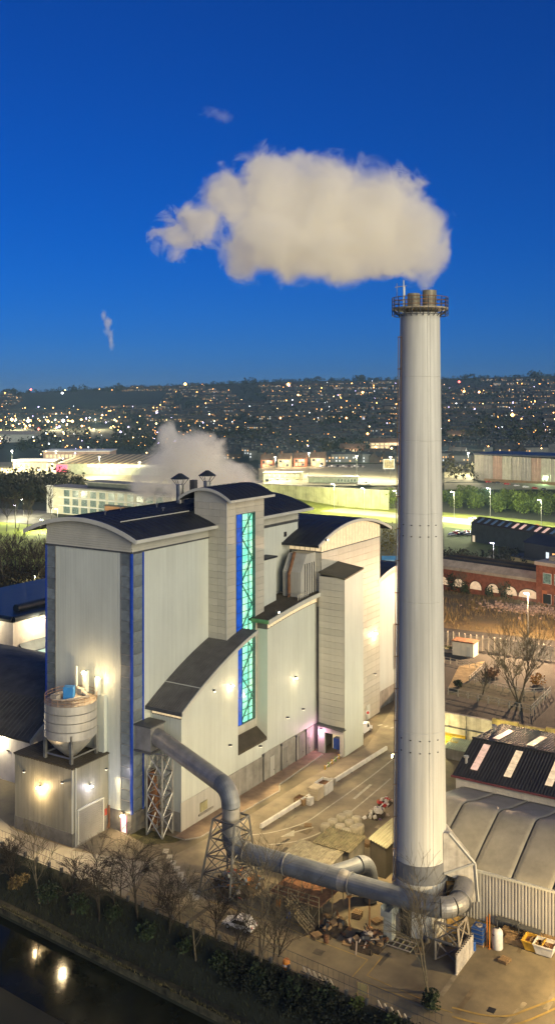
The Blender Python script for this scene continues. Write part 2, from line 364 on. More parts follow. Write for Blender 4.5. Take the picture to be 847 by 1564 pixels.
a_, b_, c_ = Vector(Q(428, 1279)), Vector(Q(449, 1268.5)), Vector(Q(449, 1278)); mm.quad((*a_, .045), (*b_, .045), (*c_, .045))
strip(mm, [Q(540, 1221), Q(566, 1199)], .5); strip(mm, [Q(545, 1088), Q(552, 1085)], .3)
for k in range(9):
    t = k/8; a = Vector(Q(lerp(253, 299, t), lerp(1301, 1372, t))); d = Vector((.55, -.835)); d.normalize(); n_ = Vector((d.y, -d.x))
    for s_ in (0,):
        strip(mm, [tuple(a-n_*.75), tuple(a+n_*.75)], .85)
strip(mm, [Q(577, 1109), Q(583, 1107)], .5); strip(mm, [Q(587, 1111), Q(592, 1109)], .5); strip(mm, [Q(596, 1113), Q(601, 1111)], .5)
struct('white_road_markings', mm, LINE, 'p')
mm = M()
yl = [Q(320, 1378), Q(440, 1419), Q(480, 1436), Q(561, 1467), Q(537, 1494), Q(620, 1525), Q(690, 1548)]
strip(mm, yl, .13); strip(mm, [Q(330, 1368), Q(440, 1408), Q(583, 1463), Q(560, 1491), Q(598, 1508)], .13)
strip(mm, [Q(608, 1512), Q(650, 1530)], .13)
strip(mm, curve([Q(690, 1540), Q(735, 1551), Q(775, 1553), Q(805, 1543), Q(860, 1522)]), .28)
strip(mm, curve([Q(690, 1554), Q(740, 1566), Q(790, 1565), Q(860, 1536)]), .28)
strip(mm, [Q(350, 1375), Q(392, 1392)], .15); strip(mm, [Q(700, 1428), Q(735, 1405)], .18)
struct('yellow_road_markings', mm, LINEY, 'p')
# drain cover
dc = M(); u_, v_ = Q(750, 1544); dc.box(u_-.45, u_+.45, v_-.4, v_+.4, .0, .05)
for k in range(4): dc.box(u_-.4, u_+.4, v_-.32+k*.18, v_-.24+k*.18, .05, .07)
solo('drain_cover', 'small dark square drain cover in the yard near the curved yellow lines', 'drain', dc, BLACK, u_, v_)
# terrace behind the retaining wall on the right
TZ = 6.0
def Qt(px, py): return Q(px, py, TZ)
tb = M(); P0 = Q(640, 1150); tpoly = [(62, P0[1]), (62, -90), (150, -70), Qt(900, 985), Qt(640, 955)]
tb.prism(tpoly, -.5, TZ); struct('terrace', tb, mk('terrace_tarmac', (.035, .035, .033), .9, 0, .3, .15, bump=.2), 'p')
# slope of waste ground behind the terrace fence
wg = M(); top = [Qt(640, 955), Qt(900, 985)]; bot = [Q(640, 880), Q(960, 905)]
R_ = 10; C_ = 24; grid = []
for i in range(R_+1):
    row = []
    for j in range(C_+1):
        a = Vector(top[0]).lerp(Vector(top[1]), j/C_); b = Vector(bot[0]).lerp(Vector(bot[1]), j/C_); p = a.lerp(b, i/R_)
        row.append((p.x, p.y, TZ*(1-sstep(.0, 1, i/R_))+.05+(.35*noise.noise((p.x*.2, p.y*.2, 0)) if 0 < i < R_ else 0)))
    grid.append(row)
wg.sheet(grid); struct('waste_ground', wg, mk('waste_earth', (.12, .085, .035), .95, 0, .35, .1, col2=(.06, .05, .02), bump=.4, bscl=2), 'p')
# parkway road behind, verges, lawn in front of the offices
def hp(px, py, dz=0): a = hit(px, py); return (a[0], a[1], a[2]+dz)
def wstrip(name, line, w0, mat, dz):
    mm = M(); pts = curve([(a, b) for a, b in line], 6)
    rows = []
    for i, p in enumerate(pts):
        p = Vector(p); q = Vector(pts[min(i+1, len(pts)-1)])-Vector(pts[max(i-1, 0)]); n_ = Vector((-q.y, q.x)).normalized()*w0/2
        rows.append([((p+n_).x, (p+n_).y, terrain(*(p+n_))+dz), ((p-n_).x, (p-n_).y, terrain(*(p-n_))+dz)])
    mm.sheet(rows); return struct(name, mm, mat)
PKW = [W(-60, 752), W(150, 758), W(330, 764), W(430, 772), W(520, 780), W(600, 787), W(690, 795), W(770, 803), W(860, 813), W(950, 822)]
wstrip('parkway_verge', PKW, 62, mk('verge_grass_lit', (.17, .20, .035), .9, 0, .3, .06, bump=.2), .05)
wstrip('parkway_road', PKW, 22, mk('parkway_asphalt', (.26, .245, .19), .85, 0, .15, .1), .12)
def drape(name, px0, px1, py0, py1, mat, dz=.25, nx=10, ny=5):
    mm = M(); mm.sheet([[(lambda a: (a[0], a[1], a[2]+dz))(hit(lerp(px0, px1, i/nx), lerp(py0, py1, j/ny))) for i in range(nx+1)] for j in range(ny+1)]); return struct(name, mm, mat, 'w')
LOT = mk('lot_asphalt', (.22, .21, .15), .85, 0, .2, .05)
drape('upper_car_park', 395, 612, 742, 709, LOT); drape('works_yard', -10, 330, 742, 706, LOT); drape('warehouse_yard', 678, 850, 748, 738, LOT)
drape('upper_green', 395, 612, 708, 694, mk('upper_grass', (.10, .13, .03), .9, 0, .4, .05)); drape('station_road', 678, 722, 737, 690, LOT)
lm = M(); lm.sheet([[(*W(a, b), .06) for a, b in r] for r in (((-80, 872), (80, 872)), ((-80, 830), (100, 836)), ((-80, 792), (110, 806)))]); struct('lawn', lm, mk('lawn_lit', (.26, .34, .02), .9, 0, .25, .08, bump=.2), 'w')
ap = M(); ap.sheet([[(*W(a, b), .06) for a, b in r] for r in (((-80, 791), (110, 805)), ((-80, 771), (75, 781)))]); struct('car_park', ap, mk('car_park_asphalt', (.14, .13, .12), .85, 0, .2, .1), 'w')
gr2 = M(); gr2.sheet([[(*W(a, b), .06) for a, b in r] for r in (((678, 862), (760, 872)), ((678, 805), (760, 815)))]); struct('green_plot', gr2, TURF, 'w')
# ================================================================ THE PLANT BUILDING
plant = thing('incinerator_plant', 'tall pale clad waste-to-energy plant with navy arched roofs and lit stair tower', 'building', 0, 0)
def arc(s, s0, s1, ze, za): t = 2*(s-s0)/(s1-s0)-1; return ze+(za-ze)*(1-t*t)
def arch_roof(name, axis, a0, a1, s0, s1, ze, za, mat, th=.45, n=18, seams=1.3, par=plant, ze2=None):
    """barrel roof; axis is the direction it is extruded along; s runs across"""
    ze2 = ze if ze2 is None else ze2
    def z(s): return arc(s, s0, s1, ze, za)+(ze2-ze)*(s-s0)/(s1-s0)
    mm = M(); g = []
    for i in range(n+1):
        s = lerp(s0, s1, i/n); g.append([(a, s, z(s)) if axis == 'u' else (s, a, z(s)) for a in (a0, a1)])
    mm.sheet(g, th)
    o = part(name, mm, mat, par)
    sm = M(); k = int(abs(a1-a0)/seams)
    for j in range(1, k):
        a = lerp(a0, a1, j/k)
        sm.tube([(a, s, z(s)+.03) if axis == 'u' else (s, a, z(s)+.03) for s in [lerp(s0, s1, i/n) for i in range(n+1)]], .05, 4)
    so_ = part('seam', sm, mat, o, kind='stuff')
    return o, z
def fascia(name, axis, a, s0, s1, z, h, t, mat, par, n=20):
    """curved band hanging under a barrel roof end"""
    mm = M(); P1 = []; 
    for i in range(n):
        sa, sb = lerp(s0, s1, i/n), lerp(s0, s1, (i+1)/n)
        q = [(a, sa, z(sa)-h), (a, sb, z(sb)-h), (a, sb, z(sb)+.04), (a, sa, z(sa)+.04)]
        if axis == 'v': q = [(y, x, w) for x, y, w in q]
        mm.extr(q, (t, 0, 0) if axis == 'u' else (0, t, 0))
    return part(name, mm, mat, par)
def panels(par, face, c, a0, a1, z0, z1, cols, course, skip=None, out=-1, t=.1, zt=None, mat=None, name='panel'):
    n = max(1, round((z1-z0)/course)); hh = (z1-z0)/n; ws = cols if isinstance(cols, (list, tuple)) else [lerp(a0, a1, i/cols) for i in range(cols+1)]
    for i in range(n):
        za = z0+i*hh
        for b0, b1 in zip(ws, ws[1:]):
            if skip and skip((b0+b1)/2, za+hh/2): continue
            w = abs(b1-b0)
            if face == 'u':
                piece(name, (face, round(w, 2), round(hh, 2)), lambda: M().box(0, t*out, -w/2+.02, w/2-.02, .02, hh-.02), mat or PANEL, par, (c, (b0+b1)/2, za))
            else:
                piece(name, (face, round(w, 2), round(hh, 2)), lambda: M().box(-w/2+.02, w/2-.02, 0, t*out, .02, hh-.02), mat or PANEL, par, ((b0+b1)/2, c, za))
# ---- main hall (A)
LA = 50.0
zA = lambda v: arc(v, -1.6, 22.0, 45.0, 47.7)
w = M(); w.ribs((0, 15.9), (0, 2.2), 3.1, 42.9, .55); w.ribs((2.7, 0), (19.7, 0), 3.1, 42.9, .55); w.ribs((31, 0), (49.2, 0), 20, 42.4, .6); w.ribs((49.2, 0), (49.2, 18), 20, 42.9, .8); w.ribs((49.2, 18), (0, 18), 0, 42.9, .8)
hall = part('main_hall_wall', w, WHITE, plant)
cr = M(); cr.box(.25, 49, .25, 17.8, 0, 44.6); part('inner_core', cr, JOINT, plant)
pl_ = M(); pl_.box(-.05, .25, 0.0, 18, 0, 3.05); pl_.box(.25, 19.6, -.05, .25, 0, 3.05); part('plinth', pl_, PLINTH, plant)
lv = M()
for k in range(13):
    z0 = 42.95+k*.36
    sp = [v for v in [i*.2 for i in range(0, 91)] if zA(v)-.35 > z0+.3]
    if sp: lv.extr([(-.12, sp[0], z0), (.10, sp[0], z0+.30), (.10, sp[0], z0+.34), (-.12, sp[0], z0+.05)], (0, sp[-1]-sp[0], 0))
for k in range(6):
    z0 = 42.95+k*.36
    for (a, b) in ((0, 19.6), (31.1, 49.3)):
        lv.extr([(a, -.12, z0), (a, .10, z0+.30), (a, .10, z0+.34), (a, -.12, z0+.05)], (b-a, 0, 0))
part('louvre', lv, LOUV, plant, kind='stuff')
dr = M(); dr.box(-.16, .2, -.16, 18.1, 42.7, 42.94); dr.box(.2, 19.7, -.16, .2, 42.7, 42.94); part('drip_edge', dr, STEELD, plant); dr = M(); dr.box(31, 49.3, -.16, .2, 42.4, 42.7); part('drip_edge', dr, STEELD, plant)
ro, zr = arch_roof('main_roof', 'u', -1.1, 52.0, -1.7, 22.1, 45.0, 47.7, ROOF)
fascia('verge', 'u', -1.14, -1.75, 22.15, zr, .62, .22, FASCIA, ro)
gt = M(); gt.box(-1.1, 52, -1.95, -1.62, 44.5, 45.02); part('gutter', gt, FASCIA, ro)
rd = M(); rd.tube([(2, 4.0, zr(4)+.12), (19.5, 4.0, zr(4)+.12)], .09, 5)
part('roof_rail', rd, FASCIA, ro)
for uu, vv in ((4, 9), (10, 11), (15, 6), (17, 9)):
    piece('roof_anchor', 0, lambda: M().tube([(0, 0, -.1), (0, 0, .55)], .07, 5).box(-.2, .2, -.2, .2, .5, .62), STEEL, ro, (uu, vv, zr(vv)))
# glazed strips of the hall
def glaze(par, face, c, a0, a1, z0, z1, rows, cols, mat, name='pane', sh=.0, inset=.06):
    hh = (z1-z0)/rows; ws = [lerp(a0, a1, i/cols) for i in range(cols+1)]
    for i in range(rows):
        for j in range(cols):
            wd_ = abs(ws[j+1]-ws[j]); mt = mat(i, j) if callable(mat) else mat
            if face == 'u': piece(name, (face, round(wd_, 2), round(hh, 2), mt.name), lambda: M().box(-.03, .03, -wd_/2+.03, wd_/2-.03, .03, hh-.03), mt, par, (c, (ws[j]+ws[j+1])/2, z0+i*hh))
            else: piece(name, (face, round(wd_, 2), round(hh, 2), mt.name), lambda: M().box(-wd_/2+.03, wd_/2-.03, -.03, .03, .03, hh-.03), mt, par, ((ws[j]+ws[j+1])/2, c, z0+i*hh))
    fr = M()
    for i in range(rows+1):
        z_ = z0+i*hh
        if face == 'u': fr.box(c-.09, c+.07, min(a0, a1), max(a0, a1), z_-.035, z_+.035)
        else: fr.box(min(a0, a1), max(a0, a1), c-.09, c+.07, z_-.035, z_+.035)
    for a in ws:
        if face == 'u': fr.box(c-.10, c+.08, a-.04, a+.04, z0, z1)
        else: fr.box(a-.04, a+.04, c-.10, c+.08, z0, z1)
    return fr
for (a0, a1) in ((.25, 2.1), (16.0, 17.85)):
    bk = M(); bk.box(.1, .2, a0, a1, 3.1, 42.7); gs = part('glazed_strip', bk, JOINT, plant)
    part('mullion', glaze(gs, 'u', 0.0, a0, a1, 3.2, 42.6, 23, 1, POLY), STEEL, gs)
bk = M(); bk.box(.3, 2.5, .1, .2, 3.1, 42.7); gs = part('glazed_strip', bk, JOINT, plant)
part('mullion', glaze(gs, 'v', 0.0, .3, 2.5, 3.2, 42.6, 23, 1, POLY), STEEL, gs)
for (a, b) in ((-.12, -.12), (2.45, -.12), (-.1, 17.8)):
    bp = M(); bp.box(a, a+.34, b, b+.34, 3.0, 42.7); part('blue_post', bp, BLUE, plant)
# doorway at the foot, extractor duct behind the silo
d = M(); d.box(-.1, -.02, 1.0, 2.0, 0, 2.5); do = part('door', d, E_DOOR, plant); fr = M(); fr.box(-.14, -.02, .88, 1.0, 0, 2.65); fr.box(-.14, -.02, 2.0, 2.12, 0, 2.65); fr.box(-.14, -.02, 1.0, 2.0, 2.5, 2.65); part('door_frame', fr, mk('magenta_frame', (.40, .10, .22), .5), do)
pp = M(); pp.tube([(-.3, 4.3, 0), (-.3, 4.3, 3.6)], .12, 6); pp.tube([(-.3, 4.3, .9), (-.5, 4.6, 0)], .1, 6); part('vent_pipe', pp, RUST, plant)
dd = M(); dd.box(-.75, -.05, 4.9, 7.0, 11, 20.5); part('wall_duct', dd, WHITE, plant)
# ---- stair tower
E_STAIR = em('lit_stairwell', (.42, .92, .62), 1.1, 0, (.3, .6, .45))
n_ = E_STAIR.node_tree.nodes; l_ = E_STAIR.node_tree.links; tcx = n_.new('ShaderNodeTexCoord'); nzx = n_.new('ShaderNodeTexNoise'); nzx.inputs['Scale'].default_value = .55; nzx.inputs['Detail'].default_value = 3; l_.new(tcx.outputs['Object'], nzx.inputs['Vector'])
crx = n_.new('ShaderNodeValToRGB'); e3 = crx.color_ramp.elements; e3[0].position = .34; e3[0].color = (.16, .62, .54, 1); e3[1].position = .66; e3[1].color = (.85, 1.0, .66, 1); em_ = e3.new(.5); em_.color = (.50, .92, .66, 1)
l_.new(nzx.outputs[0], crx.inputs[0]); l_.new(crx.outputs[0], n_['Principled BSDF'].inputs['Emission Color'])
STAIRM = mk('stair_steel', (.16, .30, .27), .5)
CLEARG = bpy.data.materials.new('clear_green_glass'); CLEARG.use_nodes = True; n_ = CLEARG.node_tree.nodes; l_ = CLEARG.node_tree.links; tr_ = n_.new('ShaderNodeBsdfTransparent'); tr_.inputs[0].default_value = (.78, .95, .9, 1); gl_ = n_.new('ShaderNodeBsdfGlossy'); gl_.inputs['Roughness'].default_value = .05; mx_ = n_.new('ShaderNodeMixShader'); mx_.inputs[0].default_value = .10
l_.new(tr_.outputs[0], mx_.inputs[1]); l_.new(gl_.outputs[0], mx_.inputs[2]); l_.new(mx_.outputs[0], n_['Material Output'].inputs[0])
TU0, TU1, TV0, TV1 = 19.7, 31.2, -3.8, 3.0
WU0, WU1 = 22.35, 28.3
core = M(); core.box(TU0+.12, TU1, TV0+1.9, TV1, 6.5, 49.0); core.box(TU0+.12, WU0, TV0+.12, TV0+1.9, 6.5, 49.0); core.box(WU1, TU1, TV0+.12, TV0+1.9, 6.5, 49.0); core.box(WU0, WU1, TV0+.12, TV0+1.9, 6.5, 10.35); core.box(WU0, WU1, TV0+.12, TV0+1.9, 46.7, 49.0); tower = part('stair_tower', core, JOINT, plant)
panels(tower, 'u', TU0+.12, 0, 0, 43.0, 48.8, [TV0, -2.4, -.1, 2.2, 3.0], 1.16, out=-1)
panels(tower, 'u', TU0+.12, 0, 0, 24.5, 43.0, [TV0, -1.9, 0.0], 1.16, out=-1)
WU0, WU1 = 22.35, 28.3
panels(tower, 'v', TV0+.12, 0, 0, 8.1, 48.8, [TU0, WU0, 25.3, WU1, TU1], 1.16, skip=lambda a, z: WU0 < a < WU1 and 10.4 < z < 46.6, out=-1)
cn = M(); cn.box(TU0-.03, TU0+.14, TV0-.03, TV0+.14, 24, 48.9); part('corner_trim', cn, FASCIA, tower)
RZ = [46.7-.0, 0]
wf = M(); wf.box(WU0-.1, WU0, TV0-.04, TV0+.3, 10.2, 46.85); wf.box(WU1, WU1+.1, TV0-.04, TV0+.3, 10.2, 46.85); wf.box(WU0, WU1, TV0-.04, TV0+.3, 46.7, 46.85); wf.box(WU0, WU1, TV0-.04, TV0+.3, 10.2, 10.35); win = part('tower_window', wf, FASCIA, plant)
iw = M(); iw.box(24.3, WU1, TV0+.62, TV0+.68, 10.35, 46.7); part('lit_stairwell_wall', iw, E_STAIR, win)
nf = 9
for k in range(nf):
    z0 = 10.6+k*36/nf; zm = z0+36/nf; a_, b_ = (24.6, 27.9) if k % 2 == 0 else (27.9, 24.6)
    part('stair_flight', M().extr([(a_, TV0+.28, z0), (b_, TV0+.28, zm-.15), (b_, TV0+.28, zm), (a_, TV0+.28, z0+.15)], (0, .25, 0)), STAIRM, win)
    part('landing', M().box(24.3, 25.0, TV0+.2, TV0+.6, z0-.1, z0+.06) if k % 2 == 0 else M().box(27.6, WU1, TV0+.2, TV0+.6, z0-.1, z0+.06), STAIRM, win)
    part('handrail', M().bar((a_, TV0+.24, z0+1.2), (b_, TV0+.24, zm+.9), .05), STAIRM, win)

c1, c2 = 24.2, 26.3
fr = glaze(win, 'v', TV0+.02, c1, WU1-.1, 10.5, 46.6, 30, 2, CLEARG)
fr2 = glaze(win, 'v', TV0+.02, WU0+.1, c1, 10.5, 46.6, 15, 1, E_BLUE)
part('mullion', fr, mk('mullion_teal', (.03, .10, .11), .5), win); part('mullion', fr2, mk('mullion_blue', (.01, .04, .2), .5), win)
tr, ztw = arch_roof('tower_roof', 'u', 18.6, 32.3, -5.2, 5.6, 49.4, 51.3, ROOF)
fascia('verge', 'u', 18.56, -5.25, 5.65, ztw, .45, .2, FASCIA, tr)
gt = M(); gt.box(18.6, 32.3, -5.4, -5.12, 49.0, 49.42); part('gutter', gt, FASCIA, tr)
fm = M(); g = [[(TU0+.05, v, 48.8), (TU0+.05, v, ztw(v)-.3)] for v in [lerp(TV0, TV1, i/10) for i in range(11)]]; fm.sheet(g); fm.box(TU0+.2, TU1, TV0+.05, TV1, 48.8, 49.2); part('tympanum', fm, FASCIA, tr)
hb = M(); hb.tube([(21.5, 1.2, ztw(1.2)+.1), (29.5, 1.2, ztw(1.2)+.1)], .09, 5); part('roof_rail', hb, FASCIA, tr)
# ---- lean-to with sloping curved roof (F)
def zF(u): t = (u-3.3)/(24.2-3.3); return 18.7+8.3*t+.9*(1-(2*t-1)**2)
w = M(); w.ribs((4.5, -6), (19.8, -6), 4.5, lambda a: zF(4.5+a)-1.25, .55); w.ribs((4.5, -.05), (4.5, -6), 3.0, 17.3, .55); w.ribs((19.8, -6), (19.8, -3.9), 8, lambda a: 24.6, .5)
lean = part('lean_to_wall', w, WHITE, plant)
cr = M(); cr.box(4.7, 19.6, -5.8, 0, 0, 16.9); part('inner_core', cr, JOINT, lean)
pb = M()
for k in range(12): pb.extr([(4.42, -6.05, k*.37), (4.42, -5.9, k*.37), (4.42, -5.9, k*.37+.36), (4.42, -5.98, k*.37+.36)], (11, 0, 0))
part('plinth_siding', pb, GREYC, plant, kind='stuff')
pb = M(); pb.box(15.45, 27, -6.06, -5.85, 0, 4.45); pb.box(4.44, 4.6, -5.9, 0, 0, 3.0); part('plinth', pb, CONC, plant)
# fascia light band under the roof
cb = M(); cl = part('clerestory', cb.box(4.5, 4.6, -6, -.1, 17.2, 18.4), JOINT, plant)
for k in range(6): piece('pane', 'lean%d' % 0, lambda: M().box(-.03, .03, -.44, .44, 0, .85), E_CLER, cl, (4.46, -5.5+k*.95, 17.4))
fb = M(); fb.sheet([[(u, -6.03, zF(u)-1.25), (u, -6.03, zF(u)-.3)] for u in [lerp(4.3, 21, i/12) for i in range(13)]]); part('eaves_band', fb, mk('eaves_cream', (.55, .48, .36), .6, 0, .1), plant)
mm = M(); g = []
us = [lerp(3.3, 24.2, i/14) for i in range(15)]; vv = []
k = 0
v = -7.0
while v < 0: vv += [(v, 0), (v+.26, 0), (v+.30, .09), (v+.38, .09)]; v += .44
mm.sheet([[(u, min(v, -.02), zF(u)+o) for v, o in vv] for u in us], .35); lr = part('lean_to_roof', mm, mk('roof_mid_grey', (.11, .108, .10), .6, 0, .2, .5), plant)
fm = M()
for a, b in zip(us, us[1:]): fm.extr([(a, -7.15, zF(a)-.45), (b, -7.15, zF(b)-.45), (b, -7.15, zF(b)+.14), (a, -7.15, zF(a)+.14)], (0, .17, 0))
part('verge', fm, FASCIA, lr); rl = M(); rl.tube([(8.0, -6.9, zF(8)+.16), (8.0, -.1, zF(8)+.16)], .09, 4); part('snow_rail', rl, FASCIA, lr)
ft = M(); ft.box(3.1, 3.32, -7.1, -.02, 18.25, 18.8); part('gutter', ft, STEELD, lr)
# sill slope under the tower window and plinth wall below it
sm = M(); sm.extr([(19.9, -3.85, 9.0), (19.9, -6.0, 7.4), (19.9, -6.0, 6.9), (19.9, -3.85, 8.2)], (8.8, 0, 0)); part('sill', sm, ROOFB, plant)
w = M(); w.ribs((19.8, -6), (28.8, -6), 4.5, 7.0, .55); part('lower_wall', w, WHITE, plant)
# ---- boiler house (G)
def zG(u): t = (u-27.2)/(49.5-27.2); return 28.0+1.9*math.sin(min(1, t)*math.pi/2)
w = M(); w.ribs((28.8, -6), (46.8, -6), 4.9, lambda a: zG(28.8+a)-2.1, .55); w.ribs((28.8, -3.8), (28.8, -6), 6.5, zG(28.8)-2.1, .55); bo = part('boiler_house_wall', w, WHITE, plant)
cr = M(); cr.box(29, 46.8, -5.8, 0, 0, 27.0); part('inner_core', cr, JOINT, bo)
pw = M(); pw.box(27, 45, -6.05, -5.8, 0, 4.85); part('plinth', pw, CONC, plant)
cb = M(); cb.sheet([[(u, -5.97, zG(u)-2.1), (u, -5.97, zG(u)-.4)] for u in [lerp(28.8, 47, i/12) for i in range(13)]]); cl = part('clerestory', cb, JOINT, plant)
for k in range(19):
    u = 29.3+k*.94
    piece('pane', 'boil', lambda: M().box(-.42, .42, -.03, .03, 0, 1.35), E_CLER, cl, (u, -6.02, zG(u)-1.95))
mm = M(); us = [lerp(27.2, 49.5, i/14) for i in range(15)]; vv = []; v = -7.2
while v < -.2: vv += [(v, 0), (v+.26, 0), (v+.30, .08), (v+.38, .08)]; v += .44
mm.sheet([[(u, v, zG(u)+o) for v, o in vv] for u in us], .35); br = part('boiler_house_roof', mm, ROOFB, plant)
fm = M()
for a, b in zip(us, us[1:]): fm.extr([(a, -7.4, zG(a)-.6), (b, -7.4, zG(b)-.6), (b, -7.4, zG(b)+.14), (a, -7.4, zG(a)+.14)], (0, .2, 0))
part('verge', fm, FASCIA, br); ge = M(); ge.tube([(27.1, -7.3, 27.85), (27.1, -3.9, 27.85)], .34, 10); part('eave_roll', ge, GREENR, br)
# doors, drain pipes and lamp along the plinth
for (a, b, h_) in ((29.5, 31.0, 3.6), (34, 35.4, 3.8), (39.5, 41.0, 4.4), (42.6, 43.4, 3.2)):
    dm = M(); dm.box(a, b, -6.12, -6.05, 0, h_); dob = part('door', dm, GREYC if a < 30 else LOUVSH, plant); hm = M(); hm.box(b-.2, b-.12, -6.17, -6.12, 1.0, 1.2); part('handle', hm, BLACK, dob)
for a in (27.3, 33.2, 38.3, 41.9): piece('drain_pipe', 0, lambda: M().tube([(0, 0, 0), (0, 0, 4.8)], .1, 6).box(-.16, .16, -.14, .14, 4.5, 4.9), STEELD, plant, (a, -6.2, 0))
vb = M(); vb.box(9.2, 11.0, -6.2, -6.03, 1.4, 2.8); vo = part('vent_box', vb, mk('pale_yellow', (.42, .40, .22), .6), plant); vg = M(); vg.box(8.8, 12.6, -6.24, -6.04, .9, 1.2); part('ledge', vg, CONC, vo)
# ---- rear wall block and octagonal duct seen over the boiler-house roof
w = M(); w.ribs((31.2, -2.4), (37.4, -2.4), 26, 37.2, .8); w.ribs((37.4, -2.4), (37.4, 0), 26, 37.2, .8); w.box(31.3, 37.3, -2.3, -.05, 26, 37.1); rb = part('penthouse_block', w, WHITE, plant); rc = M(); rc.box(31.1, 37.6, -2.6, -.05, 37.2, 37.5); part('coping', rc, ROOF, rb)
ow = M(); ow.box(45.8, 46.5, .5-1.5, .9-1, 39.7, 40.6); 
wm = M(); wm.box(44.0, 44.8, -.14, -.02, 40.0, 40.9); part('vent_grille', wm, BLACK, plant)
oc = M(); prof = [(40.6, 27.5), (40.6, 34.2), (42.6, 37.3), (46, 37.3), (46, 27.5)]
oc.extr([(a, -5.8, z) for a, z in prof], (0, 3.9, 0)); od = part('octagonal_duct', oc, GREYC, plant)
rp = M()
for k in range(5): rp.box(41.9+k*.85, 42.0+k*.85, -5.95, -5.8, 28, 35.6)
part('rib', rp, STEELD, od, kind='stuff'); pp = M(); pp.tube([(40.3, -3.4, 27.8), (40.3, -3.4, 33.8), (42.3, -3.4, 37.6)], .3, 8); part('riser_pipe', pp, RUST, od)
hr = M()
for k in range(7): hr.bar((38.6+k*.6, -6.4, 28.9), (38.6+k*.6, -6.4, 30.6), .06)
hr.bar((38.6, -6.4, 30.6), (42.2, -6.4, 30.6), .06); hr.bar((38.6, -6.4, 29.8), (42.2, -6.4, 29.8), .06); hr.bar((38.6, -6.4, 30.6), (38.6, -1, 30.6), .06)
part('handrail', hr, STEEL, plant)
# ---- turbine hall (C) with arched roof along u
CU0, CU1, CV = 46.0, 71.3, -7.0
core = M(); core.box(CU0+.12, CU1, CV+.12, 14, 0, 37.3); turb = part('turbine_hall', core, JOINT, plant)
panels(turb, 'v', CV+.12, 0, 0, .2, 37.2, [52.6, 58.8, 65.0, CU1], 1.28, out=-1)
panels(turb, 'v', CV+.12, 0, 0, 31.0, 37.2, [CU0, 52.6], 1.24, out=-1)
panels(turb, 'u', CU0+.12, 0, 0, 27.0, 37.2, [CV, -4.0, -.5], 1.27, out=-1)
cr_o, zC = arch_roof('turbine_roof', 'v', CV-1.0, 14, 43.4, 74.8, 39.0, 42.3, ROOF, seams=1.4)
fascia('verge', 'v', CV-1.05, 43.35, 74.85, zC, .5, .25, FASCIA, cr_o)
gt = M(); gt.box(43.15, 43.45, CV-1, 0, 38.6, 39.05); part('gutter', gt, ROOF, cr_o)
cb = M(); cb.sheet([[(u, CV+.06, 37.3), (u, CV+.06, max(37.35, zC(u)-.45))] for u in [lerp(CU0, CU1, i/16) for i in range(17)]]); cb.box(CU0+.05, CU0+.12, CV, -.2, 37.3, 39.1); cl = part('clerestory', cb, JOINT, plant)
for k in range(20):
    a, b = lerp(CU0, CU1, k/20), lerp(CU0, CU1, (k+1)/20)
    pm_ = M(); pm_.extr([(a+.07, CV, 37.4), (b-.07, CV, 37.4), (b-.07, CV, zC(b-.07)-.6), (a+.07, CV, zC(a+.07)-.6)], (0, .05, 0)); part('pane', pm_, E_CLER, cl)
for k in range(6): piece('pane', 'turbf', lambda: M().box(-.03, .03, -.5, .5, 0, 1.35), E_CLER, cl, (CU0, CV+.65+k*1.15, 37.5))
# ---- projecting shaft (D)
DU0, DU1, DV = 45.1, 52.7, -12.5
w = M(); w.ribs((DU0+.1, DV), (DU1, DV), 0, lambda a: 33.0+a*.12, .6); w.ribs((DU1, DV), (DU1, CV), 0, 33.6, .6); sh = part('shaft_wall', w, WHITE, plant)
cr = M(); cr.box(DU0+.2, DU1-.15, DV+.15, CV, 4.9, 33.0); part('inner_core', cr, JOINT, sh)
panels(sh, 'u', DU0+.2, 0, 0, 5.3, 33.0, [DV, CV], 1.21, out=-1)
sr = M(); sr.sheet([[(u, v, 33.05+(u-DU0)*.12+(v-DV)*.14) for v in (DV-.12, CV+.0)] for u in (DU0-.05, DU1+.12)], .25); part('shaft_roof', sr, mk('roof_olive', (.085, .08, .055), .6), sh)
cnp = M(); cnp.extr([(44.2, -7, 5.5), (44.2, -12.6, 5.0), (44.2, -12.6, 4.8), (44.2, -7, 5.2)], (1.3, 0, 0)); part('canopy', cnp, STEELD, sh)
bl = M(); bl.box(44.9, 45.3, -12.4, -11.6, 0, 4.8); bl.box(44.9, 45.3, -8.4, -7, 0, 4.8); bl.box(44.9, 45.3, -11.6, -8.4, 3.9, 4.8); part('portal', bl, GREYC, sh)
bl = M(); bl.box(48, 48.1, -11.6, -8.4, 0, 3.9); part('back_wall', bl, em('lit_bay', (1, .75, .4), .5), sh); bb = M(); bb.box(46.4, 47.6, -11.4, -9.4, .6, 2.6); part('blue_skip', bb, BLUEP, sh)
gl = M(); gl.tube([(46.5, -6.45, 6), (46.5, -6.45, 27)], .25, 6); part('downpipe', gl, FASCIA, plant)
# base of turbine hall: doors and windows
for (a, b, h0, h_, mt) in ((54, 56, 1.2, 2.6, WHITE), (58, 59.2, 0, 2.6, GREYC), (61, 63, 3.0, 4.6, WHITE), (65, 66.5, 0, 3, WHITE)):
    dm = M(); dm.box(a, b, CV-.08, CV, h0+.25, h_+.25); part('hatch', dm, mt, turb)
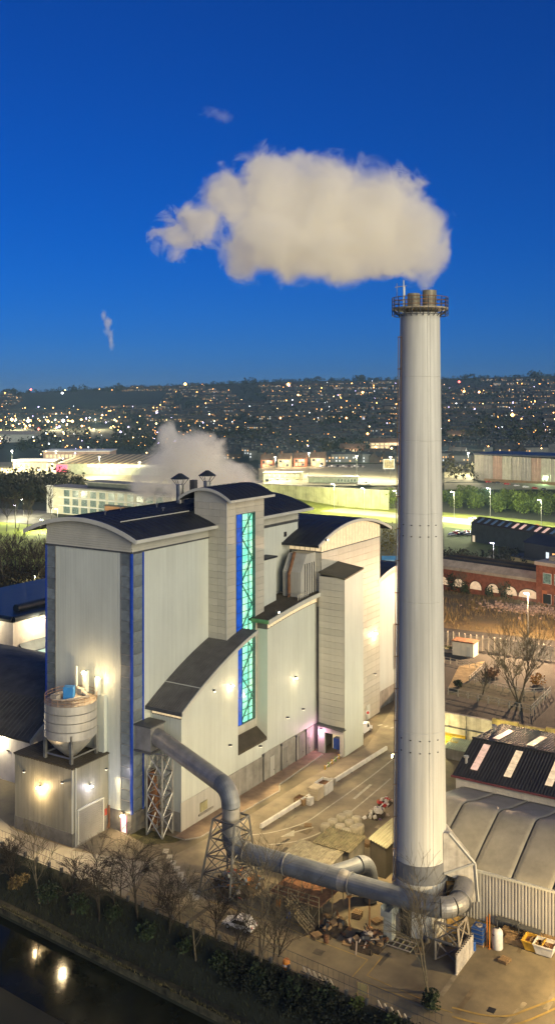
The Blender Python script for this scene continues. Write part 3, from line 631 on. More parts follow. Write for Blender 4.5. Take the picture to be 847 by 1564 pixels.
# ---- far annex (E)
zE = lambda u: arc(u, 70.5, 92, 28.0, 30.0)
w = M(); w.ribs((71.4, -6.0), (90, -6.0), 3.8, lambda a: zE(71.4+a)-1.8, .6); an = part('annex_wall', w, WHITE, plant)
cr = M(); cr.box(71.5, 90, -5.85, 10, 0, 27); part('inner_core', cr, CONC, an)
er, zz = arch_roof('annex_roof', 'v', -7.0, 10, 70.3, 92, 28.0, 30.0, ROOF)
fascia('verge', 'v', -7.05, 70.3, 92, zz, .5, .2, FASCIA, er)
eb = M(); eb.sheet([[(u, -5.95, zE(u)-1.8), (u, -5.95, zE(u)-.4)] for u in [lerp(71.4, 90, i/10) for i in range(11)]]); part('eaves_band', eb, mk('eaves_cream2', (.55, .48, .36), .6, 0, .1), an)
dm = M(); dm.box(80, 82.6, -6.1, -6, 7, 17); part('tall_door', dm, LOUVSH, an)
E_SOFT = em('lens_soft', (1, .85, .6), 4)
# ---- added roof floods and downlights, and wall lamps of the plant (lit in the photograph)
def wall_lamp(u, v, z, du, dv, energy, col=(1.0, .74, .42), par=plant, mat=E_LAMP, s=.22):
    b_ = M(); b_.box(u-.15+du*.2, u+.15+du*.2, v-.15+dv*.2, v+.15+dv*.2, z, z+.25); lo = part('wall_lamp', b_, STEELD, par)
    e_ = M(); e_.box(u-s+du*.35, u+s+du*.35, v-s+dv*.35, v+s+dv*.35, z-.16, z-.02); part('lens', e_, mat, lo)
    lamp('lamp_light', B(u+du*1.1, v+dv*1.1, z-.5), energy, col, size=.3)
wall_lamp(17.4, -6.1, 19.3, 0, -1, 110); wall_lamp(68.5, -7.1, 17.5, 0, -1, 380)
for (u, v, z, e_) in ((29.5, -7.7, 29.0, 15000), (46, -8.2, 39.6, 15000)):   # roof-edge floods added to brighten the chimney's darker side
    fl = part('added_roof_floodlight', M().box(u-.3, u+.3, v-.25, v+.25, z, z+.4), STEELD, plant); part('lens', M().box(u-.25, u+.25, v-.3, v-.26, z+.05, z+.35), E_SOFT, fl); lamp('added_roof_flood', B(u, v-.6, z+.2), e_, (1, .9, .66), 'SPOT', .4, aim=(17.95, 120.7, 36), spot=75, blend=.9); wall_lamp(38.0, -6.1, 15.5, 0, -1, 50, s=.1); wall_lamp(12.6, -6.1, 19.6, 0, -1, 12, s=.08, mat=E_SOFT)
for (u, z, e_, tv) in ((8, 9.5, 3800, -17), (17, 9.5, 3500, -17), (26, 6.6, 3000, -16), (35, 9, 3400, -18), (40.5, 9, 1600, -18), (58, 9, 3200, -16), (68, 9, 4200, -14)):   # downlights added along the road side to brighten the ground
    vv_ = -6.15 if u < 50 else -7.25
    fl = part('added_downlight', M().box(u-.2, u+.2, vv_-.5, vv_, z, z+.22), STEELD, plant); part('lens', M().box(u-.15, u+.15, vv_-.48, vv_-.1, z-.05, z-.01), E_SOFT, fl)
    lamp('added_down_light', B(u, vv_-.6, z-.2), e_*1.3, (1, .74, .36), 'SPOT', .25, aim=B(u, tv, 0), spot=95, blend=.8)
wall_lamp(45.0, -7.6, 4.3, -1, 0, 260, (1, .45, .7), mat=E_PINK)
wall_lamp(-.1, 1.5, 2.75, -1, 0, 160)
# ================================================================ SILO AND SILO HOUSE
sh_ = thing('silo_house', 'square grey clad silo house with roller door and glowing wall lamp', 'building', -4, 10.6)
SU0, SV0, SV1, SH = -7.9, 4.6, 16.7, 11.6
w = M(); w.ribs((SU0, SV1), (SU0, SV0), 2.0, SH, .5); w.ribs((SU0, SV0), (-.1, SV0), lambda a: 0 if 1.2 < a < 6.4 else 2.0, SH, .5); w.ribs((-.1, SV1), (SU0, SV1), 2, SH, .5); part('wall', w, mk('silo_house_cladding', (.29, .285, .23), .5, .1, .14, .3, (1, 1, .3), streak=.2), sh_)
c = M(); c.box(SU0+.2, -.1, SV0+.2, SV1-.2, 0, SH-.3); part('inner_core', c, JOINT, sh_)
c = M(); c.box(SU0-.06, SU0+.2, SV0-.06, SV1+.06, 0, 2.0); c.box(SU0+.2, -6.8, SV0-.06, SV0+.2, 0, 2.0); c.box(-1.4, -.1, SV0-.06, SV0+.2, 0, 2.0); part('plinth', c, PLINTH, sh_)
d = M()
for k in range(16): d.extr([(-6.7, SV0-.10, k*.31), (-6.7, SV0-.04, k*.31), (-6.7, SV0-.04, k*.31+.3), (-6.7, SV0-.14, k*.31+.15)], (5.2, 0, 0))
do = part('roller_door', d, LOUVSH, sh_); fr = M(); fr.box(-6.95, -6.7, SV0-.2, SV0-.02, 0, 5.2); fr.box(-1.5, -1.25, SV0-.2, SV0-.02, 0, 5.2); fr.box(-6.7, -1.5, SV0-.2, SV0-.02, 4.96, 5.25); part('door_frame', fr, FASCIA, do)
c = M(); c.box(SU0-.1, SU0+.12, SV0-.1, SV0+.12, 2, SH); c.tube([(SU0+.5, SV0-.2, 0), (SU0+.5, SV0-.2, SH)], .12, 6); part('corner_trim', c, FASCIA, sh_)
c = M(); rr = []; v = SV0-.2
while v < SV1+.1: rr += [(v, 0), (v+.3, 0), (v+.35, .08), (v+.5, .08)]; v += .6
c.sheet([[(u, v, SH+.05+o) for v, o in rr] for u in (SU0-.15, -.1)], .2); part('roof', c, ROOFB, sh_)
c = M(); c.box(-1.1, -.5, SV0-.12, SV0-.04, 2.2, 3.2); part('sign', c, mk('red_sign', (.35, .06, .04), .5), sh_)
wall_lamp(SU0-.02, 11.1, 7.6, -1, 0, 900, (1, .68, .34), sh_, s=.3); wall_lamp(-4.4, SV0-.1, 8.0, 0, -1, 160, (.8, .75, 1), sh_, mat=E_LAMPW)
for (u, v, tu, tv, e_) in ((SU0-.1, 14.5, -15, 20, 5200), (SU0-.1, 6.5, -14, 2, 5200), (-.6, SV0-.1, -3, -6, 2600)):  # extra spots added to brighten the apron
    fl = part('added_downlight', M().box(u-.25, u+.05, v-.2, v+.2, 9.2, 9.42), STEELD, sh_); part('lens', M().box(u-.22, u+.02, v-.15, v+.15, 9.14, 9.19), E_SOFT, fl); lamp('added_down_light', B(u-.4, v-.3, 9.0), e_, (1, .74, .38), 'SPOT', .25, aim=B(tu, tv, 0), spot=85, blend=.8)
silo = thing('silo', 'ribbed round steel silo with conical foot standing on the silo house roof', 'silo', -4.1, 8.6, SH)
sc_ = (-4.1, 8.6); SILOM = mk('silo_galvanised', (.50, .49, .45), .5, .35, .12, .6, streak=.12)
for k in range(4):
    z0, z1 = 15.0+k*1.3, 15.0+(k+1)*1.3
    d = M(); d.lathe([(3.92, z0+.06), (3.98, z0+.1), (3.98, z1-.06), (3.92, z1-.02)], sc_, 40); part('ring', d, SILOM, silo, smooth=False)
d = M(); d.lathe([(1.0, 11.9), (2.6, 13.4), (3.9, 15.05)], sc_, 32); part('cone', d, SILOM, silo)
d = M(); d.lathe([(4.0, 20.2), (2.2, 20.6), (.4, 20.9)], sc_, 32); tp = part('top', d, mk('silo_top', (.40, .34, .27), .6, .2, .25, .8), silo)
for a in range(4):
    an_ = math.radians(45+90*a); x, y = sc_[0]+3.6*math.cos(an_)*1.06, sc_[1]+3.6*math.sin(an_)*1.06
    d = M(); d.box(x-.22, x+.22, y-.22, y+.22, SH, 15.9); part('leg', d, STEEL, silo)
for a in range(4):
    a0, a1 = math.radians(45+90*a), math.radians(135+90*a); d = M(); d.bar((sc_[0]+3.8*math.cos(a0), sc_[1]+3.8*math.sin(a0), 12.4), (sc_[0]+3.8*math.cos(a1), sc_[1]+3.8*math.sin(a1), 12.4), .2); part('tie_bar', d, STEEL, silo)
d = M(); n = 24
for k in range(n):
    a = 2*math.pi*k/n; x, y = sc_[0]+3.95*math.cos(a), sc_[1]+3.95*math.sin(a); d.bar((x, y, 20.15), (x, y, 21.2), .05)
for z in (20.7, 21.2): d.tube([(sc_[0]+3.95*math.cos(2*math.pi*k/n), sc_[1]+3.95*math.sin(2*math.pi*k/n), z) for k in range(n+1)], .045, 4)
part('railing', d, mk('railing_rust', (.28, .17, .10), .6), silo, kind='stuff')
d = M(); d.obox((-4.9, 8.2), 1.3, 1.5, 20.5, 22.5, .5); part('filter_box', d, mk('sky_blue_box', (.04, .22, .55), .45), silo)
d = M(); d.tube([(-3.2, 6.0, 20.9), (-1.6, 9.6, 21.2)], .3, 8); d.tube([(-5.5, 10.8, 20.9), (-3.6, 9.6, 21.1)], .28, 8); d.box(-2.9, -2.2, 7.6, 8.5, 20.6, 21.6); d.box(-6.6, -5.7, 9.2, 10.4, 20.5, 21.3); d.bar((-6.8, 8, 20.8), (-3.5, 6, 20.9), .2); d.bar((-7.2, 9.4, 20.8), (-5.5, 6.2, 20.8), .2); part('top_plant', d, mk('top_plant_paint', (.45, .40, .33), .6, 0, .2, 1), silo)
d = M(); d.box(-1.5, -.8, 8.0, 8.6, 20.6, 24.0); d.box(-1.4, -.8, 5.6, 6.2, 20.6, 23.2); d.tube([(-1.2, 10.2, 20.5), (-1.2, 10.2, 24.4)], .18, 8); part('stack', d, WHITE, silo)
for (v, z) in ((8.3, 23.6), (5.4, 23.2)):
    d = M(); d.box(-1.75, -1.52, v-.3, v+.3, z, z+.25); part('flood_lamp', d, E_LAMP, silo); lamp('lamp_light', B(-2.1, v, z-.1), 330, (1, .7, .36), size=.2)
# ================================================================ CHIMNEY
cx, cy = 17.95, 120.7
chim = thing('chimney', 'tall tapering cream chimney with two flues and a railed top platform', 'chimney', cx, cy, 0, 'w')
def cr_(z): return lerp(3.42, 2.48, z/77.0)
zs_ = [8.7, 25, 41, 52, 61, 69, 77.0]
for a, b in zip(zs_, zs_[1:]):
    d = M(); d.lathe([(cr_(a)-.04, a+.0), (cr_(a), a+.04), (cr_(b), b-.04), (cr_(b)-.04, b)], (cx, cy), 56); part('shaft_section', d, CHIM, chim, smooth=False)
d = M(); d.lathe([(3.40, 6.4), (3.40, 8.72)], (cx, cy), 56); part('shadow_ring', d, mk('shadow_ring_blue_grey', (.20, .21, .22), .55, .2, .2), chim)  # dark ring puts the duct's cast shadow into the shaft colour
d = M(); d.lathe([(3.5, 0), (3.46, 6.42)], (cx, cy), 56); bs = part('base_drum', d, CHIM, chim)
for a, wd_, h_, mt in ((232, .75, 5.2, BLACK), (263, .42, 1.2, GREYC), (278, .42, 1.2, GREYC), (292, .4, 1.2, GREYC)):
    a = math.radians(a); d = M(); d.obox((cx+3.5*math.cos(a), cy+3.5*math.sin(a)), .16, wd_*2.0, .1, h_, a); part('hatch', d, mt, bs)
for z, rr in ((78.2, 0), (78.2, 1)):
    x = cx+(-.85 if rr == 0 else 1.15); d = M(); r_ = .78 if rr == 0 else .88
    d.lathe([(r_, 76.9), (r_, 79.5 if rr == 0 else 79.9), (r_*.85, 79.5 if rr == 0 else 79.9), (r_*.85, 78)], (x, cy-.3), 28); part('flue', d, mk('flue_weathered%d' % rr, (.33, .30, .22), .6, .2, .3, .9, streak=.4), chim, smooth=False)
d = M(); d.lathe([(2.4, 77.25), (3.5, 77.5), (3.55, 77.68), (2.0, 77.75)], (cx, cy), 48); pf = part('platform', d, mk('platform_paint', (.42, .36, .27), .6, 0, .25, 1.2), chim)
n = 22
for k in range(n):
    a = 2*math.pi*k/n; c_, s_ = math.cos(a), math.sin(a)
    piece('railing_post', 0, lambda: M().bar((0, 0, -.8), (0, 0, 1.5), .075), STEELD, chim, (cx+3.5*c_, cy+3.5*s_, 77.5))
for z in (76.75, 78.0, 78.5, 78.95):
    d = M(); d.tube([(cx+3.5*math.cos(2*math.pi*k/n), cy+3.5*math.sin(2*math.pi*k/n), z) for k in range(n+1)], .05, 5); part('railing_rail', d, mk('rail_rust', (.22, .12, .06), .6) if z > 77 else STEELD, chim)
for k in range(n):
    a = 2*math.pi*(k+.5)/n; d = M(); d.bar((cx+2.5*math.cos(a), cy+2.5*math.sin(a), 76.6), (cx+3.4*math.cos(a), cy+3.4*math.sin(a), 77.4), .08); part('bracket', d, STEELD, chim)
d = M(); x = cx-2.3; d.tube([(x, cy-1.9, 77.6), (x, cy-1.9, 81.0)], .07, 5); d.bar((x-1.1, cy-1.9, 80.1), (x+.4, cy-1.9, 80.3), .07); d.bar((x-.85, cy-1.9, 78), (x-.85, cy-1.9, 80.6), .06); d.tube([(x+.1, cy-1.9, 79), (x+.1, cy-1.9, 80.2)], .1, 5); part('aerial_mast', d, STEEL, chim)
d = M(); lx = [(z, cx+(cr_(z)+.12)*math.cos(math.radians(200)), cy+(cr_(z)+.12)*math.sin(math.radians(200))) for z in range(6, 78, 4)]
d.tube([(x, y, z) for z, x, y in lx], .07, 5); d.tube([(x-.35, y, z) for z, x, y in lx], .05, 5)
for z, x, y in lx: d.bar((x-.45, y, z), (x+.3, y+.1, z), .1)
part('ladder', d, mk('ladder_rust', (.15, .10, .07), .7), chim)
for a in (283, 291):
    a = math.radians(a); d = M(); d.tube([(cx+(cr_(z)+.02)*math.cos(a), cy+(cr_(z)+.02)*math.sin(a), z) for z in range(9, 78, 4)], .016, 4); part('conductor', d, GREYC, chim)
for z in (49.2, 50.6, 22.6, 24.1):
    for a in (215, 240, 262, 283, 305):
        a = math.radians(a); piece('bolt', 0, lambda: M().lathe([(.11, -.05), (.11, .05)], (0, 0), 6), BLACK, chim, (cx+cr_(z)*math.cos(a), cy+cr_(z)*math.sin(a), z))
# floodlights on a bracket round the far side of the shaft, unseen; for the plant road, plus yard spots added as fill
for a, z, e_, aim in ((115, 22, 8500, (0, 144, 0)), (140, 20, 19000, (0, 129, 0)), (125, 12, 9000, (4, 140, 0)), (80, 24, 8000, (16, 158, 0)), (35, 16, 3000, (40, 120, 0))):
    a = math.radians(a); x, y = cx+3.6*math.cos(a), cy+3.6*math.sin(a); d = M(); d.obox((x, y), .7, .5, z, z+.45, a); fl = part('unseen_floodlight', d, STEELD, chim); x, y = cx+4.05*math.cos(a), cy+4.05*math.sin(a); part('lens', M().obox((x, y), .06, .46, z+.04, z+.4, a), E_LAMP, fl)
    x, y = cx+4.3*math.cos(a), cy+4.3*math.sin(a); lamp('flood_light', (x, y, z+.2), e_*.75, (1, .72, .34), 'SPOT', .3, aim=aim, spot=125, blend=.8)  # unseen spots behind the shaft, the yard ones added as fill
# breeching box where the flue enters
d = M(); d.extr([(x, cy-2.2, z) for x, z in ((20.5, 12.4), (21.3, 12.4), (24.3, 8.6), (24.75, 4.0), (22.8, 3.5), (22.5, 6.6), (20.5, 7.4))], (0, 3.2, 0)); bx_ = part('breeching_box', d, mk('breeching_white', (.50, .48, .43), .5, 0, .2, .7, streak=.3), chim)
d = M(); d.bar((21.2, cy-2.3, 12.5), (24.4, cy-2.3, 8.7), .25); d.bar((24.4, cy-2.3, 8.7), (24.8, cy-2.3, 4), .25); d.bar((20.6, cy-2.3, 7.4), (24.4, cy-2.3, 8.7), .2); part('stiffener', d, FASCIA, bx_)
d = M(); d.box(20.9, 22.4, cy-2.6, cy-1.8, .2, 6.3); part('rusty_cabinet', d, mk('ochre_rust', (.42, .26, .07), .7, 0, .3, 1.5), chim)
# ================================================================ FLUE DUCT
duct = thing('flue_duct', 'large round metal flue duct running on trestles from plant to chimney', 'pipe', -4.8, -21.5)
def elbow(p, r, name, mat, n=24): return part(name, M().tube(p, r, n), mat, duct, smooth=False)
def bez(a, b, c, n=7):
    a, b, c = Vector(a), Vector(b), Vector(c); return [((1-t)**2*a+2*(1-t)*t*b+t*t*c).to_tuple() for t in [i/n for i in range(n+1)]]
d = M(); d.box(.6, 3.8, -3.2, -.02, 12.9, 16.6); part('inlet_box', d, DUCT, duct); d = M(); d.box(.4, 4.0, -3.4, -.02, 16.55, 16.75); d.box(.4, 4.0, -3.4, -.02, 12.6, 12.9); part('inlet_flange', d, STEELD, duct)
s0, s1 = Vector((2.2, -3.0, 14.9)), Vector((-3.9, -19.4, 13.3))
for k in range(5):
    a, b = s0.lerp(s1, k/5), s0.lerp(s1, (k+1)/5); elbow([a, a.lerp(b, .97), b], [1.28, 1.28, 1.24], 'pipe_section', DUCT)
elbow(bez(s1, (-4.7, -21.6, 13.1), (-4.8, -21.7, 10.8)), 1.28, 'elbow', DUCTB)
for a, b in ((10.8, 8.9), (8.9, 7.2)): elbow([(-4.8, -21.7, a), (-4.8, -21.7, b+.05), (-4.8, -21.7, b)], [1.22, 1.22, 1.17], 'pipe_section', DUCT)
elbow(bez((-4.8, -21.7, 7.2), (-4.8, -21.7, 5.2), (-4.8, -24.0, 5.2)), 1.3, 'elbow', DUCTB)
def flange(p, q, r, w=.14): part('flange', M().tube([p, q], r, 24), STEEL, duct)
for k, (a, b, r) in enumerate(((-24, -30.5, 1.3), (-30.5, -38.6, 1.34), (-39.8, -44.5, 1.18), (-44.5, -50.0, 1.18))):
    elbow([(-4.8, a, 5.2+.012*(-a-24)), (-4.8, b, 5.2+.012*(-b-24))], r, 'pipe_section', DUCTB)
elbow([(-4.8, -38.6, 5.37), (-4.8, -39.2, 5.38), (-4.8, -39.8, 5.39)], [1.34, 1.3, 1.18], 'reducer', DUCT)
for a, r in ((-24.2, 1.4), (-30.5, 1.44), (-39.9, 1.4), (-50.0, 1.3)): flange((-4.8, a, 5.3), (-4.8, a-.16, 5.3), r)
s = bez((-4.8, -50.1, 5.5), (-4.8, -53.3, 5.5), (-2.0, -53.4, 5.6), 9)
for a, b in ((0, 3), (3, 6), (6, 9)): elbow(s[a:b+1], 1.2, 'elbow', DUCTB if a == 0 else DUCT)
elbow([(-2.0, -53.4, 5.6), (.8, -52.9, 6.2)], 1.22, 'pipe_section', DUCT)
flange((-2.05, -53.4, 5.6), (-1.9, -53.4, 5.62), 1.45)
elbow(bez((-4.6, -36.2, 5.3), (-2.4, -38.0, 5.4), (-.4, -38.8, 5.5)), 1.02, 'branch_pipe', DUCTB); elbow(bez((-.4, -38.8, 5.5), (1.4, -39.4, 5.5), (1.5, -39.5, 3.0)), 1.1, 'elbow', DUCTB)
elbow([(1.5, -39.5, 3.2), (1.5, -39.5, .3)], 1.0, 'branch_pipe', STEELD)
d = M(); d.tube([(-7.3, -50.9, 5.2), (-7.3, -51.4, 3.2), (-7.0, -54.4, 3.0)], .16, 6); d.tube([(-7.3, -50.9, 5.2), (-5.6, -50.9, 5.4)], .16, 6); part('drain_line', d, STEELD, duct)
# old rusty duct parts behind first trestle
d = M(); d.tube([(5.0-1.2, -1.3, .2), (3.6, -1.3, 5.0), (3.2, -1.3, 9.0)], [.8, 1.0, .7], 10); solo('cyclone_drum', 'rusty dark drum standing behind the first lattice trestle', 'drum', d, RUST, 3.6, -1.3)
# trestles
def trestle(label, c0, hb, c1, ht, zt, lev, mat, zoff=0):
    t = thing('lattice_trestle', label, 'trestle', c0[0], c0[1], 0, group='steel trestles carrying the flue duct')
    cn = [(-1, -1), (1, -1), (1, 1), (-1, 1)]
    P_ = lambda k, z: (lerp(c0[0]+cn[k % 4][0]*hb[0], c1[0]+cn[k % 4][0]*ht[0], z/zt), lerp(c0[1]+cn[k % 4][1]*hb[1], c1[1]+cn[k % 4][1]*ht[1], z/zt), z)
    for k in range(4): part('leg', M().bar(P_(k, 0), P_(k, zt), .26), mat, t)
    zl = [zt*i/lev for i in range(lev+1)]
    for i in range(lev):
        for k in range(4):
            part('brace', M().bar(P_(k, zl[i]), P_(k+1, zl[i+1]), .13), mat, t)
            if i % 1 == 0: part('brace', M().bar(P_(k+1, zl[i]), P_(k, zl[i+1]), .13), mat, t)
            part('tie', M().bar(P_(k, zl[i+1]), P_(k+1, zl[i+1]), .2 if i == lev-1 else .13), mat, t)
    return t
trestle('tall straight grey lattice trestle against the plant wall under the duct inlet', (2.4, -3.5), (1.25, 1.5), (2.4, -3.5), (1.25, 1.5), 12.6, 4, STEEL)
trestle('splayed dark lattice trestle round the vertical duct above the scrap heap', (-5.0, -21.4), (3.3, 2.5), (-4.8, -21.7), (1.75, 1.75), 9.4, 4, STEELD)
trestle('low weathered steel trestle under the duct elbow beside the chimney', (-4.2, -53.4), (1.7, 1.6), (-4.0, -53.0), (1.4, 1.4), 4.2, 2, mk('weathered_steel', (.30, .26, .20), .6, .3, .3, 1.5))
for (u, v) in ((-5.6, -40.2), (-4.0, -42.2)):
    d = M(); d.tube([(u, v, 0), (u, v, 4.1)], .11, 6); d.box(u-.3, u+.3, v-.3, v+.3, 0, .1); d.box(u-.25, u+.25, v-.25, v+.25, 4.0, 4.15); solo('duct_prop', 'thin rusty prop under the duct, %s one of the pair' % ('nearer' if u < -5 else 'farther'), 'prop', d, mk('prop_rust%d' % int(-v), (.42, .22, .08), .7), u, v)
d = M(); d.box(-5.4, -4.2, -45.9, -44.8, 0, 3.0); d.extr([(-5.8, -46.1, 3.0), (-5.8, -44.6, 3.0), (-5.8, -44.6, 4.2), (-5.8, -45.0, 3.7), (-5.8, -45.7, 3.7), (-5.8, -46.1, 4.2)], (2.0, 0, 0)); solo('duct_pier', 'pale saddle pier holding up the duct in front of the chimney', 'pier', d, mk('pier_paint', (.36, .38, .34), .7, 0, .2, .8), -4.8, -45.3)
# ================================================================ NEIGHBOUR BUILDINGS
b = thing('storage_hall', 'white storage hall with a wide dark curved roof left of the plant', 'building', 20, 50)
zH = lambda u: arc(u, 3.2, 42, 8.4, 15.0)
w = M(); w.ribs((4.3, 85), (4.3, 26), 0, zH(4.3)-.5, .5); w.ribs((4.3, 26), (41, 26), 0, lambda a: zH(4.3+a)-.5, .5); part('wall', w, mk('hall_white', (.62, .58, .54), .5, 0, .1, streak=.12), b)
c = M(); c.sheet([[(u, v, zH(u)) for v in (25.2, 86)] for u in [lerp(3.2, 42, i/20) for i in range(21)]], .35); ro = part('roof', c, mk('hall_roof_grey', (.13, .12, .095), .7, 0, .25, .3, spec=.2), b)
c = M()
for k in range(60): c.tube([(u, 25.3+k, zH(u)+.04) for u in [lerp(3.2, 11, i/4) for i in range(5)]], .10, 4)
part('roof_rib', c, mk('rib_grey', (.12, .115, .10), .6), ro, kind='stuff')
c = M()
for a, d_ in zip([lerp(3.2, 20, i/8) for i in range(8)], [lerp(3.2, 20, (i+1)/8) for i in range(8)]): c.extr([(a, 25.1, zH(a)-.6), (d_, 25.1, zH(d_)-.6), (d_, 25.1, zH(d_)+.1), (a, 25.1, zH(a)+.1)], (0, .15, 0))
part('verge', c, FASCIA, ro); c = M(); c.box(4.8, 5.8, 25.85, 25.95, 4.6, 7.4); part('window', c, E_CLER, b); c = M(); c.box(4.15, 4.25, 31.2, 31.9, 5.2, 5.4); part('wall_lamp', c, BLACK, b)
b = thing('distribution_shed', 'white flat-roofed shed with dark rounded parapet far left behind the curved roof', 'building', 60, 90)
w = M(); w.ribs((52.2, 115), (52.2, 82.7), 0, 12.0, .7); w.ribs((52.2, 82.7), (95, 82.7), 0, 12.0, .7); part('wall', w, mk('shed_white', (.66, .60, .52), .5, 0, .1, streak=.1), b)
c = M(); c.box(52.5, 95, 83, 115, 0, 12.0); part('inner_core', c, JOINT, b)
c = M(); c.tube([(51.9, 82.4, 12.6), (95, 82.4, 12.6)], .8, 10); c.tube([(51.9, 82.4, 12.6), (51.9, 115, 12.6)], .8, 10); c.box(51.6, 95, 82.1, 115, 12.0, 12.9); c.tube([(58, 88, 13.5), (95, 88, 13.5)], 1.1, 12); part('parapet', c, mk('parapet_dark', (.03, .04, .045), .4), b)
c = M(); c.extr([(54, 82.6, 6.2), (54, 80.0, 4.4), (54, 80.0, 4.1), (54, 82.6, 5.6)], (14, 0, 0)); part('canopy', c, mk('canopy_grey', (.15, .17, .17), .5), b)
c = M(); c.box(56, 66, 82.4, 82.68, 0, 3.4); part('loading_door', c, em('lit_loading_bay', (.75, 1.0, .75), .6), b)
c = M()
for k in range(12): c.bar((47+k*1.0, 78, 0), (47+k*1.0, 78, 1.6), .1)
c.bar((46, 78, 1.6), (59, 78, 1.6), .1); c.bar((46, 78, .8), (59, 78, .8), .1); solo('yard_railing', 'white post railing in front of the far left white shed', 'railing', c, WPAINT, 52, 78)
for (u, v, z, e_, aim) in ((3.6, 34, 7.4, 1500, (-8, 34, 0)), (3.6, 46, 7.4, 1500, (-8, 46, 0)), (51, 92, 11, 4200, (30, 84, 0)), (60, 79, 11.5, 3800, (52, 64, 4))):
    solo('yard_floodlight', {34: 'floodlight on the storage hall wall nearest the silo house', 46: 'floodlight on the storage hall wall farther left', 92: 'floodlight on the front of the far left white shed', 79: 'floodlight on the side of the far left white shed'}[v], 'lamp', M().box(u-.3, u+.3, v-.3, v+.3, z, z+.3).box(u-.25, u+.25, v-.25, v+.25, z-.08, z-.02).bar((u, v, z+.15), (u+(.9 if v != 79 else 0), v+(3.5 if v == 79 else 0), z+.3), .12), STEELD, u, v, z)
    lamp('flood_light', B(u-.2, v-.2, z-.3), e_, (1, .84, .55), size=.3)
# membrane-roofed store
b = thing('membrane_store', 'store with grey membrane bays and ribbed steel wall behind the chimney', 'building', 12, -58)
ev, rv = 5.0, 14.6
w = M(); w.ribs((5, -44), (5, -80), 0, 6.4, .42, .12); wo = part('wall', w, mk('ribbed_wall', (.46, .46, .45), .45, .2, .1, streak=.15), b)
w.v and None
c = M(); c.box(5.3, 27, -80, -44, 0, 6.2); part('inner_core', c, JOINT, b)
def zT(u): return interp(u, [(4.6, 6.45), (9.5, 8.3), (14.4, 9.9), (15.2, 10.05), (20, 8.6), (28, 6.8)])
ribsv = [-42.2-5.1*k for k in range(9)]
for a, c_ in zip(ribsv, ribsv[1:]):
    c = M(); g = []
    for i in range(15):
        u = lerp(4.5, 28, i/14); row = []
        for j in range(9):
            t = j/8; sag = .16*math.sin(math.pi*t)*math.sin(math.pi*min(1, max(.0, (u-4.5)/23.5)))*(1.0); edge = .18*(abs(2*t-1)**6)
            row.append((u, lerp(a-.12, c_+.12, t), zT(u)+sag-edge*0-.0))
        g.append(row)
    c.sheet(g, .05); part('membrane_bay', c, FABRIC, b, smooth=True)
for a in ribsv:
    c = M(); c.sheet([[(u, a-.2, zT(u)-.1), (u, a+.2, zT(u)-.1)] for u in [lerp(4.5, 28, i/14) for i in range(15)]], .1); part('rib_gutter', c, mk('rib_gutter', (.045, .048, .055), .5), b)
c = M(); c.box(4.45, 4.75, -80, -44, 6.25, 6.55); part('gutter', c, FASCIA, b)
# dark warehouse with rooflights
b = thing('rooflight_warehouse', 'low warehouse with dark ribbed pitched roof and glowing rooflights', 'building', 38, -52)
pr = [(28.6, 8.0), (37.4, 11.0), (51, 9.4)]
zW = lambda u: interp(u, pr)
w = M(); w.ribs((29, -40.6), (29, -76), 0, 7.9, .4); w.ribs((51, -40.6), (29, -40.6), 0, lambda a: zW(51-a)-.15, .4); part('wall', w, mk('warehouse_white', (.62, .60, .56), .5, 0, .08, streak=.1), b)
rr = []; v = -40.2
while v > -77: rr += [(v, 0), (v-.25, 0), (v-.3, .1), (v-.42, .1)]; v -= .48
c = M(); c.sheet([[(u, v, zW(u)+o) for v, o in rr] for u in (28.4, 33, 37.4, 44, 51.3)], .25); ro = part('roof', c, mk('warehouse_roof', (.040, .038, .036), .55, 0, .2, .6), b)
c = M(); c.tube([(37.4, -40.1, 11.12), (37.4, -77, 11.12)], .16, 6); part('ridge_cap', c, ROOF, ro)
c = M(); c.box(28.2, 28.42, -77, -40.1, 7.75, 8.02); part('gutter', c, mk('maroon_gutter', (.16, .05, .055), .6), ro)
def rl(u0, u1, v, n, mt):
    for k in range(n):
        a, d_ = lerp(u0, u1, k/n)+.06, lerp(u0, u1, (k+1)/n)-.06; c = M()
        c.extr([(a, v-.55, zW(a)+.13), (d_, v-.55, zW(d_)+.13), (d_, v-.55, zW(d_)+.2), (a, v-.55, zW(a)+.2)], (0, 1.1, 0)); part('rooflight_pane', c, mt, ro)
rl(30.3, 36.4, -43.0, 4, E_SKYLP); rl(30.3, 36.4, -48.3, 4, E_SKYL); rl(30.3, 36.4, -54.6, 4, E_SKYL); rl(30.3, 36.4, -61, 4, E_SKYL); rl(39.3, 47, -43.4, 2, E_SKYLP); rl(39.3, 47, -49.0, 2, E_SKYL); rl(39.3, 47, -55.4, 2, E_SKYL)
for (u, v) in ((31.6, -41.3), (44.5, -41.3)):
    z = zW(u); c = M(); c.lathe([(.22, z-.1), (.22, z+.8), (.42, z+.9), (.42, z+1.15), (.1, z+1.25)], (u, v), 10); part('roof_vent', c, STEEL, ro)
